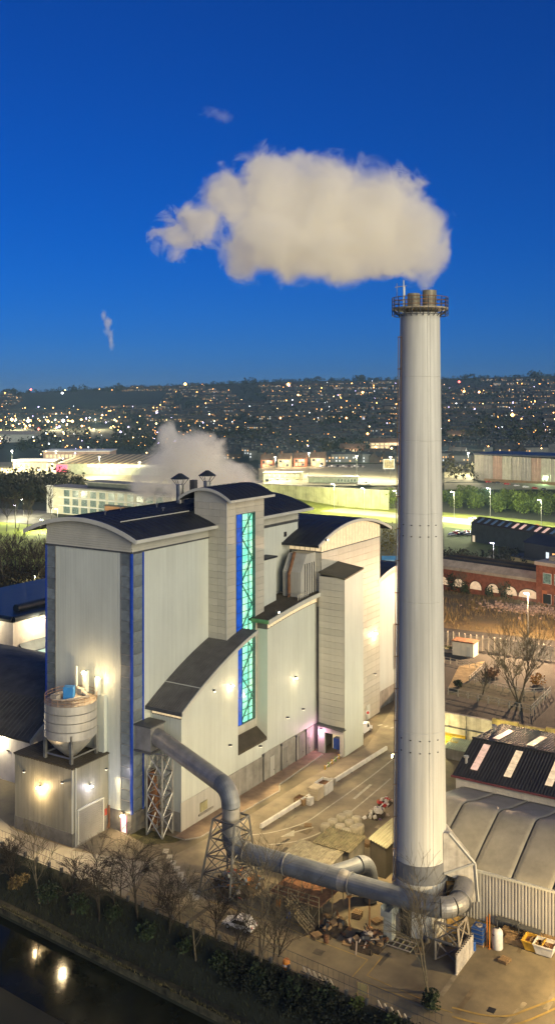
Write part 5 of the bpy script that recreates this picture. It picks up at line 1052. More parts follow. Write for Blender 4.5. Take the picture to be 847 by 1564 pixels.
# river bank trees
bank = [(60, 1375, 7.5, 'leftmost pale-twigged bare tree on the bank before the silo house', 0), (150, 1405, 6.5, 'drooping bare birch in front of the concrete apron', .2), (210, 1418, 8.5, 'tall drooping bare tree in front of the zebra blocks', .2), (255, 1440, 7.0, 'bare tree between the drooping birch and the scrap heap', .15), (300, 1470, 6.5, 'thin pale bare tree below the white car', .05), (395, 1500, 10.5, 'tall bare tree with pale stems in front of the duct run', .05), (415, 1490, 8.0, 'slender bare tree right beside the tall pale one', .08), (655, 1545, 9.0, 'thin bare tree rising in front of the low trestle', .02), (20, 1350, 5.0, 'low bushy bare tree at the left picture edge', .1), (110, 1392, 5.0, 'short bare tree between the leftmost tree and the birch', .15), (180, 1398, 6.5, 'dense twiggy bare tree just right of the birch', .22), (235, 1410, 5.5, 'dense low bare tree beside the zebra blocks', .2), (330, 1462, 6.0, 'leaning bare tree right below the white car', .1), (275, 1430, 5.5, 'small bare tree left of the white car', .15), (360, 1485, 6.0, 'many-stemmed bare tree below the scaffold', .1)]
for k, (px, py, h, lab, dr) in enumerate(bank):
    x, y = W(px, py, -2.0); bare_tree(lab, x, y, -2.2 if k != 7 else 0, h*1.3, 40+k, BARKP if k in (0, 4, 5, 7) else BARK, dr, 4, .55, (4, 6), .13, (1, 2, 2, 1, 1, 2, 2, 2, 3, 2, 2, 2, 2, 2, 2)[k], group='bare trees along the river bank', minr=.016)
rnd = random.Random(5)
for k, (px, py, r, mt, lab) in enumerate(((75, 1372, 1.9, LEAFD, 'dark ivy shrub under the leftmost bare tree'), (120, 1385, 2.0, LEAFD, 'dark shrub on the bank below the apron fence'), (170, 1402, 1.6, LEAFD, 'small dark shrub at the foot of the birch'), (30, 1352, 1.8, LEAFY, 'brown scrubby bush at the left edge of the bank'), (225, 1425, 1.6, LEAFD, 'dark shrub below the drooping tall tree'), (450, 1515, 2.0, LEAFD, 'dark hedge clump left of the zig-zag rack'), (500, 1530, 2.0, LEAFD, 'dark hedge clump below the first zig-zag rack'), (545, 1545, 1.8, LEAFG, 'greenish hedge clump beside the notice board'), (525, 1520, 1.1, LEAFG, 'small green upright bush between rack and notice board'), (655, 1553, 1.5, LEAFD, 'dark ivy bush at the foot of the thin bare tree by the yard'), (600, 1575, 2.0, LEAFD, 'dark hedge clump under the bottom zig-zag rack'), (280, 1450, 1.5, LEAFD, 'dark shrub left of the white car'), (340, 1475, 1.8, LEAFD, 'dark shrub below the white car'), (395, 1495, 1.7, LEAFD, 'dark shrub round the tall pale-stemmed tree'))):
    x, y = W(px, py, -1.0); shrub(lab, x, y, -1.6 if k not in (9,) else -.1, r, 80+k, mt, 420, .22, 1.0, group='shrubs along the bank')
# rough bank growth, uncountable
m = M(); rnd = random.Random(11)
for k in range(5200):
    v = rnd.uniform(-62, 30); e = rnd.uniform(-4.8, -.3); u = ue(e, v); z = hg(e); hh = rnd.uniform(.15, .75); a = rnd.uniform(0, 6.28); w = rnd.uniform(.03, .09)
    m.add([(u-w*math.cos(a), v-w*math.sin(a), z-.1), (u+w*math.cos(a), v+w*math.sin(a), z-.1), (u+rnd.gauss(0, .2), v+rnd.gauss(0, .2), z+hh)], [(0, 1, 2)])
o = solo('bank_grass', 'rough dark grass covering the river bank', 'grass', m, mk('bank_grass', (.030, .036, .012), .9, 0, .5, 1.5), 0, 0, kind='stuff', fixn=False)
m = M()
for k in range(900):
    v = rnd.uniform(-40, 30); u = ue(rnd.uniform(-6.3, -5.7), v); hh = rnd.uniform(.1, .4); w = .05
    m.add([(u-w, v, -3.9), (u+w, v, -3.9), (u+rnd.gauss(0, .15), v+rnd.gauss(0, .15), -3.8+hh)], [(0, 1, 2)])
solo('waterside_grass', 'pale grass tufts along the stone water edge', 'grass', m, mk('tuft_grass', (.12, .11, .045), .9, 0, .4, 1.5), 0, 0, kind='stuff', fixn=False)
# ================================================================ TERRACE: retaining wall, garden, cabin, fence
rw = thing('retaining_wall', 'pale retaining wall under the garden terrace, lit from below', 'wall', 61.6, -40)
for k in range(9):
    v0, v1 = -20-k*5.0, -20-(k+1)*5.0
    part('wall_panel', M().box(61.3, 61.95, v1+.06, v0-.06, 0, 6.1+(.0 if k < 3 else [.5, .2, .6, .1, .4, .3][k-3])), mk('wall_cream', (.50, .46, .38), .85, 0, .25, .5, streak=.3) if k == 0 else bpy.data.materials['wall_cream'] if k < 3 else (bpy.data.materials.get('wall_ochre') or mk('wall_ochre', (.40, .32, .12), .85, 0, .3, .5, streak=.4)), rw)
part('pipe_rail', M().tube([(61.0, -21, 3.6), (61.0, -36, 3.6)], .1, 6), STEELD, rw); part('pipe_rail', M().tube([(61.0, -30, 0), (61.0, -30, 4.2)], .12, 6), STEELD, rw)
for (u, v) in ((60.6, -41), (60.2, -46), (60.6, -51)): part('buttress', M().extr([(u+.7, v, 0), (u-1.2, v, 0), (u+.7, v, 5.4)], (0, 1.2, 0)), bpy.data.materials['wall_ochre'], rw)
tb = M(); tb.add([(*Qt(a, b), TZ+.02) for a, b in ((684, 1060), (806, 1090), (838, 1062), (720, 1040))], [(0, 1, 2, 3)]); struct('garden_bed', tb, mk('garden_soil', (.035, .042, .018), .95, 0, .4, .3), 'p')
tb = M(); tb.add([(*Qt(a, b), TZ+.03) for a, b in ((682, 1055), (700, 1018), (740, 1010), (715, 1040))], [(0, 1, 2, 3)]); struct('gravel_path', tb, mk('gravel_tan', (.24, .19, .10), .95, 0, .25, .8), 'p')
def rail_fence(label, pts, h, n_, mat, name='post_rail_fence'):
    t = thing(name, label, 'fence', pts[0][0], pts[0][1], TZ)
    for a, b in zip(pts, pts[1:]):
        a, b = Vector(a), Vector(b); k_ = max(2, int((b-a).length/n_))
        for k in range(k_+1): c = a.lerp(b, k/k_); part('post', M().box(c.x-.07, c.x+.07, c.y-.07, c.y+.07, TZ, TZ+h), mat, t)
        for z in (h*.5, h*.95): part('rail', M().bar((a.x, a.y, TZ+z), (b.x, b.y, TZ+z), .09), mat, t)
FW = mk('fence_pale', (.42, .40, .33), .7, 0, .2)
rail_fence('pale post and rail fence round the dark garden bed', [Qt(684, 1061), Qt(810, 1090), Qt(840, 1060)], 1.5, 2.2, FW); rail_fence('pale railing behind the tan gravel slope', [Qt(678, 1012), Qt(736, 1024), Qt(716, 1042), Qt(800, 1062), Qt(830, 1060)], 1.3, 1.6, FW)
x, y, _ = B(*Qt(792, 1072)); bare_tree('large pale bare tree with upright branches in the garden bed', x, y, TZ, 13.0, 301, BARKP, -.05, 5, .42, (3, 4), .2, 4, minr=.022)
x, y, _ = B(*Qt(737, 1062)); bare_tree('small pale bare tree in the garden bed left of the big one', x, y, TZ, 5.5, 302, BARKP, -.02, 4, .5, (3, 4), .12, 2, minr=.03)
x, y, _ = B(*Qt(818, 1045)); shrub('round orange-leaved bush right of the large bare tree', x, y, TZ, 1.9, 303, mk('leaf_orange', (.35, .17, .03), .8, 0, .3, 1), 300, .25)
x, y, _ = B(*Qt(752, 1034)); shrub('russet scrubby bush behind the small bare tree', x, y, TZ, 2.6, 304, mk('leaf_russet', (.22, .12, .06), .8, 0, .3, 1), 380, .25, .6)
x, y, _ = B(*Qt(700, 1050)); shrub('low dark garden shrub beside the gravel slope', x, y, TZ, 1.8, 305, LEAFD, 300, .22, .7)
u, v = Qt(710, 1000); t = thing('site_cabin', 'white site cabin with rusty flat roof on the terrace', 'cabin', u, v, TZ); part('wall', M().box(u-1.6, u+1.6, v-2.6, v+2.6, TZ, TZ+3.2), mk('cabin_white', (.60, .57, .47), .6, 0, .1, streak=.15), t); part('roof', M().box(u-1.8, u+1.8, v-2.8, v+2.8, TZ+3.2, TZ+3.45), RUST, t); part('door', M().box(u-1.66, u-1.6, v-1.9, v-1.0, TZ+.1, TZ+2.3), GREYC, t); part('step', M().box(u-2.0, u-1.66, v-2.0, v-.9, TZ, TZ+.25), CONC, t)
u, v = Qt(686, 996); m = thing('planter', 'low leafy planter beside the white cabin', 'planter', u, v, TZ); part('box', M().box(u-.8, u+.8, v-1.6, v+1.6, TZ, TZ+.6), CONC, m); l_ = M(); rr_ = random.Random(2)
for k in range(3): leafball(l_, (u, v-1+k, TZ+.9), .6, 60, rr_, .15)
part('foliage', l_, LEAFG, m, fixn=False)
pf_ = thing('palisade_fence', 'long pale palisade fence across the terrace behind the cabin', 'fence', *Qt(760, 995), TZ)
a, b = Vector(Qt(640, 980)), Vector(Qt(880, 1016)); n_ = 26; PAL = mk('palisade_grey', (.30, .30, .27), .5, .4, .15)
for k in range(n_):
    p, q = a.lerp(b, k/n_), a.lerp(b, (k+1)/n_); m = M(); ns = 11
    for j in range(ns):
        c = p.lerp(q, (j+.1)/ns); e_ = p.lerp(q, (j+.75)/ns); m.add([(c.x, c.y, TZ+.1), (e_.x, e_.y, TZ+.1), (e_.x, e_.y, TZ+3.3), (c.x, c.y, TZ+3.3)], [(0, 1, 2, 3)])
    part('fence_panel', m, PAL, pf_); part('post', M().box(p.x-.1, p.x+.1, p.y-.1, p.y+.1, TZ, TZ+3.6), FW, pf_)
for z in (.6, 2.7): part('rail', M().bar((a.x+.1, a.y+.1, TZ+z), (b.x+.1, b.y+.1, TZ+z), .12), PAL, pf_)
for k, v in enumerate((-26, -38, -50)):
    solo('bulkhead_lamp', '%s post lamp at the foot of the retaining wall' % ('left', 'middle', 'right')[k], 'lamp', M().tube([(56.5, v, 0), (56.5, v, 3.6)], .08, 5).box(56.2, 56.8, v-.3, v+.3, 3.6, 3.8), STEELD, 56.5, v); lamp('wall_wash', B(57, v, 3.3), 1500, (1, .82, .36), size=.3)
# scrub and rubble on waste ground
def ground_wg(t, s):
    a = Vector(top[0]).lerp(Vector(top[1]), s); b = Vector(bot[0]).lerp(Vector(bot[1]), s); p = a.lerp(b, t); return p.x, p.y, TZ*(1-sstep(0, 1, t))+.05
m = M(); rnd = random.Random(21)
for k in range(9000):
    t_, s_ = rnd.random()**.8, rnd.random(); u, v, z = ground_wg(t_, s_)
    if .33 < t_ < .52 and .35 < s_ < .8 and rnd.random() < .8: continue
    hh = rnd.uniform(.4, 2.0)*(.5+noise.noise((u*.08, v*.08, 3))+.3); w = rnd.uniform(.04, .12); a = rnd.uniform(0, 6.28)
    if hh < .2: continue
    m.add([(u-w*math.cos(a), v-w*math.sin(a), z-.1), (u+w*math.cos(a), v+w*math.sin(a), z-.1), (u+rnd.gauss(0, .35), v+rnd.gauss(0, .35), z+hh)], [(0, 1, 2)])
solo('dry_scrub', 'dry ochre scrub covering the waste ground', 'scrub', m, LEAFY, 160, 0, kind='stuff', fixn=False)
m = M()
for k in range(700):
    t_, s_ = rnd.gauss(.42, .05), rnd.gauss(.6, .12); u, v, z = ground_wg(t_, s_); a = rnd.uniform(.2, .7); m.obox((u, v), a, a*rnd.uniform(.5, 1), z-.1, z+a*rnd.uniform(.3, 1.2), rnd.random()*3)
solo('rubble', 'spread of pale and pinkish demolition rubble', 'rubble', m, mk('rubble_pale', (.42, .30, .24), .9, 0, .5, .8), 160, 0, kind='stuff', fixn=False)
for k in range(7):
    u, v, z = ground_wg(.62+.06*(k % 3), .12+.11*k); x, y, _ = B(u, v); bare_tree('%s thin bare sapling on the waste ground' % ('first', 'second', 'third', 'fourth', 'fifth', 'sixth', 'seventh')[k]+' from the chimney', x, y, z, 5+k % 3*1.5, 400+k, BARKP if k % 2 else BARK, 0, 4, .5, (2, 4), .09, 2, group='saplings on the waste ground', minr=.03)
m = M(); rnd = random.Random(61)
for k in range(330):
    v = rnd.uniform(-66, -30); e = rnd.uniform(-3.4, -.5); leafball(m, (ue(e, v), v, hg(e)+rnd.uniform(.1, 1.0)), rnd.uniform(.5, 1.0), 26, rnd, .2)
solo('dark_hedge', 'dark overgrown hedge along the bottom edge of the yard', 'hedge', m, mk('hedge_leaves', (.015, .020, .010), .85, 0, .5, .7), 0, 0, kind='stuff', fixn=False)
# ================================================================ MIDDLE DISTANCE
def lthing(name, label, cat, a, b, z=None, group=None):
    """thing whose local x runs from a to b, local y away from the viewer"""
    o = bpy.data.objects.new(name, None); COL.objects.link(o); ang = math.atan2(b[1]-a[1], b[0]-a[0])
    o.location = (a[0], a[1], terrain(a[0], a[1]) if z is None else z); o.rotation_euler = (0, 0, ang); ORG[o.name] = (0, 0, 0)
    return _tag(o, label, cat, group), math.hypot(b[0]-a[0], b[1]-a[1])
def windows(par, x0, x1, z0, z1, nx, nz, mat, y=-.06, gx=.3, gz=.35, fr=WPAINT):
    dx, dz = (x1-x0)/nx, (z1-z0)/nz
    for i in range(nx):
        for j in range(nz):
            mt = mat(i, j) if callable(mat) else mat; w, h = dx*(1-gx), dz*(1-gz)
            o = piece('window', (round(w, 2), round(h, 2)), lambda: M().box(-w/2-.12, w/2+.12, -.04, .08, -.12, h+.12), fr, par, (x0+(i+.5)*dx, y, z0+j*dz+dz*gz/2))
            piece('pane', (round(w, 2), round(h, 2), mt.name), lambda: M().box(-w/2, w/2, -.08, -.03, 0, h), mt, o, ORG[o.name])
# brick arcade
a, b = W(660, 904), W(821, 931); t, L = lthing('brick_arcade', 'long red brick building with glowing arched windows and ridged roof', 'building', a, b)
part('wall', M().box(0, L, 0, 14, 0, 8.6), BRICK, t); part('parapet', M().box(-.3, L+.0, -.5, 1.2, 8.6, 9.6).extr([(0, .0, 9.6), (0, 2.6, 11.4), (0, 2.6, 9.6)], (L, 0, 0)), mk('stone_parapet', (.34, .31, .24), .8, 0, .2), t)
for k in range(4): part('roof_ridge', M().extr([(0, 2.8+k*3.2, 9.4), (0, 4.2+k*3.2, 11.7), (0, 5.9+k*3.2, 9.4)], (L, 0, 0)), ROOFB if k % 2 else ROOF, t)
for k in range(6):
    c_ = 4.2+k*(L-6)/5.2; w_ = 2.2 if k < 5 else 3.6; m = M(); pts = [(c_-w_, -.05, 3.2), (c_+w_, -.05, 3.2)]+[(c_+w_*math.cos(i*math.pi/10), -.05, 3.6+2.3*math.sin(i*math.pi/10)) for i in range(11)]
    m.extr(pts, (0, -.08, 0)); wo = part('arched_window', m, E_ARCH, t); m = M()
    for i in range(11):
        p0, p1 = i*math.pi/11, (i+1)*math.pi/11; m.bar((c_+(w_+.2)*math.cos(p0), -.12, 3.6+2.5*math.sin(p0)), (c_+(w_+.2)*math.cos(p1), -.12, 3.6+2.5*math.sin(p1)), .25)
    part('arch_surround', m, BRICKD, wo)
for k, (px, py, r) in enumerate(((690, 908, 3.2), (712, 912, 2.6), (748, 918, 2.6), (768, 922, 3.0))):
    x, y = W(px, py); shrub('%s dark ivy clump climbing the brick arcade' % ('first', 'second', 'third', 'fourth')[k]+' from the left', x, y-1, 0, r, 500+k, LEAFD, 420, .45, 2.0, group='ivy on the brick arcade')
a, b = W(821, 932), W(905, 948); t, L = lthing('brick_house', 'taller red brick house with white sash windows at right edge', 'building', a, b)
part('wall', M().box(0, L, -1, 15, 0, 14.5), BRICK, t); part('cornice', M().box(-.4, L, -1.4, 15, 14.5, 15.6), mk('cornice_stone', (.36, .33, .28), .8), t)
for k in range(3): part('roof_step', M().box(2+k*2.5, L, 3+k*3, 14, 15.6+k*1.4, 17+k*1.4), mk('step_grey%d' % k, (.20, .20, .19), .7), t)
windows(t, 2.0, 14, 8.2, 13.0, 3, 1, E_OFF, y=-1.05); windows(t, 2.0, 14, 2.0, 6.5, 3, 1, GLASSD, y=-1.05); part('door_arch', M().box(2.2, 4.0, -1.1, -.98, .2, 6.8), mk('door_orange', (.42, .14, .05), .6), t)
# long dark shed with rooflights and black end building
a, b = W(719, 827), W(845, 850); t, L = lthing('dark_long_shed', 'long dark steel shed with a row of small rooflights', 'shed', a, b)
part('wall', M().box(0, L, 0, 11, 0, 8.6), mk('shed_slate', (.05, .062, .066), .5, .1, .2), t); ro = part('roof', M().extr([(-.4, -.4, 8.6), (-.4, 5.5, 11.4), (-.4, 11.4, 8.6)], (L+.8, 0, 0)), ROOFB, t)
for k in range(11):
    x = 3+k*(L-6)/10; part('rooflight', M().extr([(x, .7, 9.2), (x+1.6, .7, 9.2), (x+1.6, 4.2, 10.9), (x, 4.2, 10.9)], (0, -.05, .12)), [mk('rooflight_blue%d' % k, (.16, .26, .34), .3), E_SKYLP][1 if k in (5, 6, 8, 9) else 0], ro)
part('door', M().box(1, 2.6, -.08, 0, 0, 3), em('shed_door_lit', (1, .8, .5), .5), t); part('end_bay', M().box(L-4.5, L-1, -.8, -.02, 0, 8.2), mk('bay_pale', (.12, .135, .12), .5), t)
a, b = W(800, 862), W(905, 884); t, L = lthing('black_gable_shed', 'black gabled shed with lit windows at the right edge', 'shed', a, b)
part('wall', M().box(0, L, 0, 14, 0, 9), mk('black_board', (.015, .016, .018), .6), t); part('roof', M().extr([(-.5, -.5, 9), (-.5, 7, 12), (-.5, 14.5, 9)], (L+1, 0, 0)), ROOF, t)
for k, mt in enumerate((E_W3, E_W1, E_W1)): part('window', M().box(12+k*3.4, 13.6+k*3.4, -.08, 0, 4.2, 6.6), mt, t)
t2 = W(780, 868); m = M(); a, b = W(775, 858), W(838, 872); t, L = lthing('flat_dark_roof', 'low dark flat-roofed store with yellow brick band', 'store', a, b); part('wall', M().box(0, L, 0, 9, 0, 2.6), mk('ochre_brick', (.32, .25, .09), .85), t); part('roof', M().box(-.5, L+.5, -.5, 9.5, 2.6, 3.0), ROOF, t)
# cars parked by the green plot
for k in range(9):
    x, y = W(690+k*4.4, 818-(k % 3)*1.6); car('car %s in the group parked beside the dark long shed' % ('nearest the chimney', 'second from the chimney', 'third from the chimney', 'fourth from the chimney', 'fifth from the chimney', 'sixth from the chimney', 'seventh from the chimney', 'eighth from the chimney', 'nearest the shed')[k], x, y, .08, .6+.1*(k % 2), [CARW, CARR, CARS, CARD][k % 4], group='cars parked by the long shed')
# cars on the parkway
for k, (px, py, mt, lab) in enumerate(((722, 794, CARW, 'white car driving left along the parkway nearest the chimney'), (772, 799, CARS, 'silver car on the parkway near the tall lamp post'), (795, 803, CARD, 'dark car on the parkway behind the silver one'), (818, 806, CARR, 'red car on the parkway nearest the right edge'))):
    x, y = W(px, py); car(lab, x, y, .15, math.atan2(W(770, 803)[1]-W(860, 813)[1], W(770, 803)[0]-W(860, 813)[0]), mt, lights=2, group='cars on the parkway')
# lamp posts
def lamp_post(label, x, y, z, h, energy, mat=E_LAMPW, col=(1, .85, .6), arm=1.0, head=.35, group='street lamps', lit=True):
    t = thing('street_lamp', label, 'lamp post', x, y, z, 'w', group); part('post', M().tube([(x, y, z-.2), (x, y, z+h)], [.14, .08], 6), STEEL, t); part('arm', M().bar((x, y, z+h), (x-arm, y, z+h+.15), .1), STEEL, t)
    hd = part('lamp_head', M().box(x-arm-.5, x-arm+.3, y-.2, y+.2, z+h+.1, z+h+.28), STEELD, t); part('lens', M().obox((x-arm-.1, y), head*2, head*1.4, z+h-.06, z+h+.08, 0), mat, hd)
    if energy: lamp('lamp_light', (x-arm-.1, y, z+h-.25), energy, col, size=.3)
E_VIO = em('lamp_violet', (.72, .62, 1.0), 30); E_PK2 = em('lamp_pinkish', (1.0, .55, .75), 30)
x, y = W(753, 873); lamp_post('short lamp post with violet light on the green plot', x, y, 0, 11, 8000, E_VIO, (.9, .85, 1), .4, .6)
u, v = Qt(806, 992); x, y, _ = B(u, v); lamp_post('lamp post with pinkish light above the rubble', x, y, TZ-1.5, 15, 130000, E_PK2, (1, .62, .32), .3, .5)
x, y = W(748, 800); lamp_post('tall double lamp post on the parkway by the green bank', x, y, 0, 19, 110000, E_LAMPW, (.95, 1, .6), 1.4, .5)
for k, (px, py) in enumerate(((693, 792), (826, 808))):  # lamp posts added to brighten the bushes on the bank
    x, y = W(px, py); lamp_post('%s added tall lamp post on the parkway right of the chimney' % ('nearest', 'farthest')[k], x, y, 0, 15, 60000, E_LAMPW, (1, .95, .55), 1.2, .6)
for k, (px, py, h) in enumerate(((510, 780, 16), (556, 785, 15), (330, 770, 16), (605, 790, 15))):
    x, y = W(px, py); lamp_post('%s tall lamp post along the parkway left of the chimney' % ('second', 'third', 'first', 'fourth')[k], x, y, 0, h, 48000, E_LAMPW, (1, .92, .42), 1.2, .6)
for k, (px, py, h) in enumerate(((24, 797, 9), (36, 790, 10), (88, 800, 8), (65, 812, 6), (150, 762, 9))):
    x, y = W(px, py); lamp_post('%s lamp post in the office grounds' % ('leftmost', 'second', 'fourth', 'third', 'fifth')[k], x, y, 0, h, 22000, E_VIO if k == 0 else E_LAMPW, (1, .95, .6), .6, .5)
# panelled warehouse on the bank
a, b = hp(724, 733), hp(905, 752); t, L = lthing('panelled_warehouse', 'big pale warehouse of tall metal panels at upper right', 'building', a[:2], b[:2], a[2]-1)
n_ = 12
for k in range(n_):
    w_ = L/n_; part('wall_panel', M().ribs((k*w_+.15, -.2-(k % 2)*.25), ((k+1)*w_-.15, -.2-(k % 2)*.25), 0, 19-.1*k, 2.2, .25), mk('panel_tone%d' % k, [(.30, .28, .27), (.25, .235, .24), (.30, .20, .18), (.34, .33, .30)][k % 4], .45, .3, .12, .3, streak=.2), t)
part('inner_core', M().box(0, L, .4, 40, 0, 18), JOINT, t); part('roof', M().box(-.6, L+.6, -.8, 40, 19, 20.2), mk('roof_midnight', (.02, .025, .06), .5), t)
part('base_strip', M().box(8, L, -.9, -.5, 0, 2.5), mk('base_brick', (.16, .10, .06), .8), t)
for k in range(7):
    p = hp(745+k*14, 736+k*1.4); car('%s car parked below the panelled warehouse' % ('first', 'second', 'third', 'fourth', 'fifth', 'sixth', 'seventh')[k], p[0]-1, p[1]-6, terrain(p[0]-1, p[1]-6), .2, [CARR, CARD, CARR, CARS, CARW, CARR, CARD][k], group='cars below the panelled warehouse')
for k, (px, py) in enumerate(((748, 732), (778, 733), (826, 738), (694, 697))):
    p = hp(px, py); lamp('warehouse_light', (p[0], p[1]-9, p[2]+5), 12000, [(1, .45, .5), (1, .6, .5), (.6, 1, .5), (.7, 1, .8)][k], size=.5); t = thing('bank_lamp', '%s low lamp before the panelled warehouse' % ('left', 'middle', 'right', 'outlying')[k], 'lamp', p[0], p[1]-9, p[2], 'w'); part('post', M().tube([(p[0], p[1]-9, p[2]-2), (p[0], p[1]-9, p[2]+5.2)], .1, 5), STEELD, t); part('lamp_head', M().box(p[0]-.5, p[0]+.5, p[1]-9.5, p[1]-8.5, p[2]+5.2, p[2]+5.6), E_FAR[[4, 0, 1, 2][k]], t)
# green bank trees on the right
rnd = random.Random(31)
for k in range(16):
    px = 684+k*11; x, y = W(px, 776+6*math.sin(k*2.1)+.09*(px-684)); x, y = x*1.04, y*1.04; shrub('%s leafy bush on the bank behind the parkway' % ('1st 2nd 3rd 4th 5th 6th 7th 8th 9th 10th 11th 12th 13th 14th 15th 16th'.split()[k]+' from the chimney'), x, y, 0, 6.0+2.5*rnd.random(), 600+k, LEAFG, 760, .75, 1.3, 6, group='bushes on the parkway bank')
x, y = W(592, 777); shrub('round green tree by the retaining wall left of the chimney', x, y, 0, 8.5, 640, LEAFG, 800, .7, 1.3, 7, name='leafy_tree', cat='tree')
x, y = W(593, 850); shrub('olive bush between turbine hall and chimney', x, y, 0, 7, 641, mk('leaf_olive', (.14, .12, .03), .8, 0, .3, .8), 600, .5, 1.6)
x, y = W(594, 866); t = thing('blue_sign', 'blue hoarding sign between turbine hall and chimney', 'sign', x, y, 0, 'w'); part('board', M().box(x-3.0, x+3.2, y, y+.2, 1.0, 4.4), mk('sign_blue', (.03, .20, .45), .5), t); part('panel', M().box(x-1.9, x+2.0, y-.05, y, 2.2, 2.8), mk('sign_pale', (.25, .45, .60), .5), t)
for s_ in (-2.8, 3.0): part('post', M().box(x+s_-.1, x+s_+.1, y+.2, y+.4, 0, 4.4), STEELD, t)
# parkway retaining wall and buildings above it
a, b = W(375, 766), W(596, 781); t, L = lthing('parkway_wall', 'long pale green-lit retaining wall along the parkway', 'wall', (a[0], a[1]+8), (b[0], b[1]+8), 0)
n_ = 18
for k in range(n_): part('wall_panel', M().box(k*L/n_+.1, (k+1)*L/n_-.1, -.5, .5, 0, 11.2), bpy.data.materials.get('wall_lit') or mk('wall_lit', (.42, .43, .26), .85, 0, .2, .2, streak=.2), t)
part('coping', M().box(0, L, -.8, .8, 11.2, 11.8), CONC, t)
def gable(label, a, b, D_, h, rh, wm, rm, name='gabled_house', win=None, cat='house', group=None, lit=None):
    t, L = lthing(name, label, cat, a[:2], b[:2], None, group); part('wall', M().extr([(0, 0, -2), (0, D_, -2), (0, D_, h), (0, D_/2, h+rh*.97), (0, 0, h)], (L, 0, 0)), wm, t)
    r = part('roof', M().extr([(-.4, -.5, h-.15), (-.4, D_/2, h+rh), (-.4, D_+.5, h-.15), (-.4, D_+.5, h+.15), (-.4, D_/2, h+rh+.35), (-.4, -.5, h+.15)], (L+.8, 0, 0)), rm, t); part('chimney_stack', M().box(L*.2, L*.2+1, D_/2-.5, D_/2+.5, h+rh*.5, h+rh+1.6), BRICKD, r)
    if win: windows(t, 1, L-1, .5, h-.3, win[0], win[1], lit or (lambda i, j: [E_W2, GLASSD, E_W1][(i*2+j) % 3]), y=-.06)
    return t
RT = mk('roof_tile', (.07, .05, .042), .8, 0, .25); WH1 = mk('house_render', (.30, .24, .18), .8, 0, .15)
for k, (px, py, w_) in enumerate(((398, 715, 20), (424, 714, 19), (448, 713, 19), (474, 712, 22))):
    a, b = hp(px, py), hp(px+w_, py+.5); gable('%s gabled house in the lit row above the parkway wall' % ('first', 'second', 'third', 'fourth')[k], a, (b[0], a[1]-2), 9, 7.0, 4.5, [BRICK, WH1][k % 2], RT, win=(3, 2), group='gabled row above the parkway')
    lamp('frontage_light', (a[0]+4, a[1]-9, a[2]+6), 7000, (1, .7, .4), size=.4)
a, b = hp(402, 737), hp(461, 739); t, L = lthing('flat_depot', 'flat-roofed depot with a row of windows above the retaining wall', 'building', a[:2], (b[0], a[1]-4)); part('wall', M().box(0, L, 0, 12, -2, 7.0), mk('depot_render', (.28, .27, .18), .8), t); part('roof', M().box(-.5, L+.5, -.5, 12.5, 7.0, 7.6), CONC, t); windows(t, 1, L-1, 3.6, 6.6, 7, 1, E_W2); windows(t, 1, L-1, .2, 3.2, 7, 1, lambda i, j: [GLASSD, E_W2][i % 2])
a, b = hp(470, 737), hp(548, 740); t, L = lthing('low_canopy', 'long low pale canopy building above the retaining wall', 'building', a[:2], (b[0], a[1]-4)); part('wall', M().box(0, L, 0, 10, -2, 3.6), mk('canopy_pale', (.30, .34, .26), .8), t); part('roof', M().box(-.5, L+.5, -.5, 10.5, 3.6, 4.4), CONC, t); windows(t, 20, L-1, .3, 3.2, 6, 1, E_OFF)
p = hp(556, 740); car('white van parked above the parkway retaining wall', p[0], p[1], p[2], .1, CARW, True, L=9.5)
a, b = hp(585, 722), hp(602, 722); t, L = lthing('billboard', 'framed advertising billboard above the parkway', 'billboard', a[:2], (b[0], a[1])); part('frame', M().box(0, L, -.2, .2, 3, 10.5), WPAINT, t); part('picture', M().box(.5, L-.5, -.3, -.2, 3.5, 10), mk('billboard_print', (.35, .30, .16), .5, 0, .5, .6, col2=(.03, .03, .03)), t); part('leg', M().box(1, 1.4, -.2, .2, 0, 3), STEELD, t); part('leg', M().box(L-1.4, L-1, -.2, .2, 0, 3), STEELD, t)
for k, (p0, p1, lab, h, win) in enumerate((((556, 704), (640, 707), 'long low lit shed left of the chimney', 6, (9, 1)), ((564, 686), (640, 688), 'pale lit terrace block left of the chimney', 7, (10, 2)), ((518, 694), (556, 696), 'dark gabled warehouse up the slope from the billboard', 6, (4, 1)), ((682, 676), (712, 677), 'brick school block right of the chimney', 9, (7, 2)), ((684, 700), (716, 704), 'white-lit shed right of the chimney', 6, (5, 1)))):
    a, b = hp(*p0), hp(*p1); gable(lab, a, (b[0], a[1]-6), 14, h, 4, [WH1, WH1, BRICKD, BRICKD, WPAINT][k], RT, 'hillside_block', win, 'building', lit=E_W2); lamp('frontage_light', ((a[0]+b[0])/2, a[1]-14, a[2]+8), 16000, (1, .72, .42) if k < 4 else (.8, 1, .9), size=.4)
for k in range(16):
    p = hp(490+k*4.3, 713+(k % 2)*1.0); car('car parked in the crowded lot above the low canopy', p[0], p[1], p[2], 1.2, [CARW, CARS, CARD, CARS][k % 4], group='cars in the lot above the parkway')
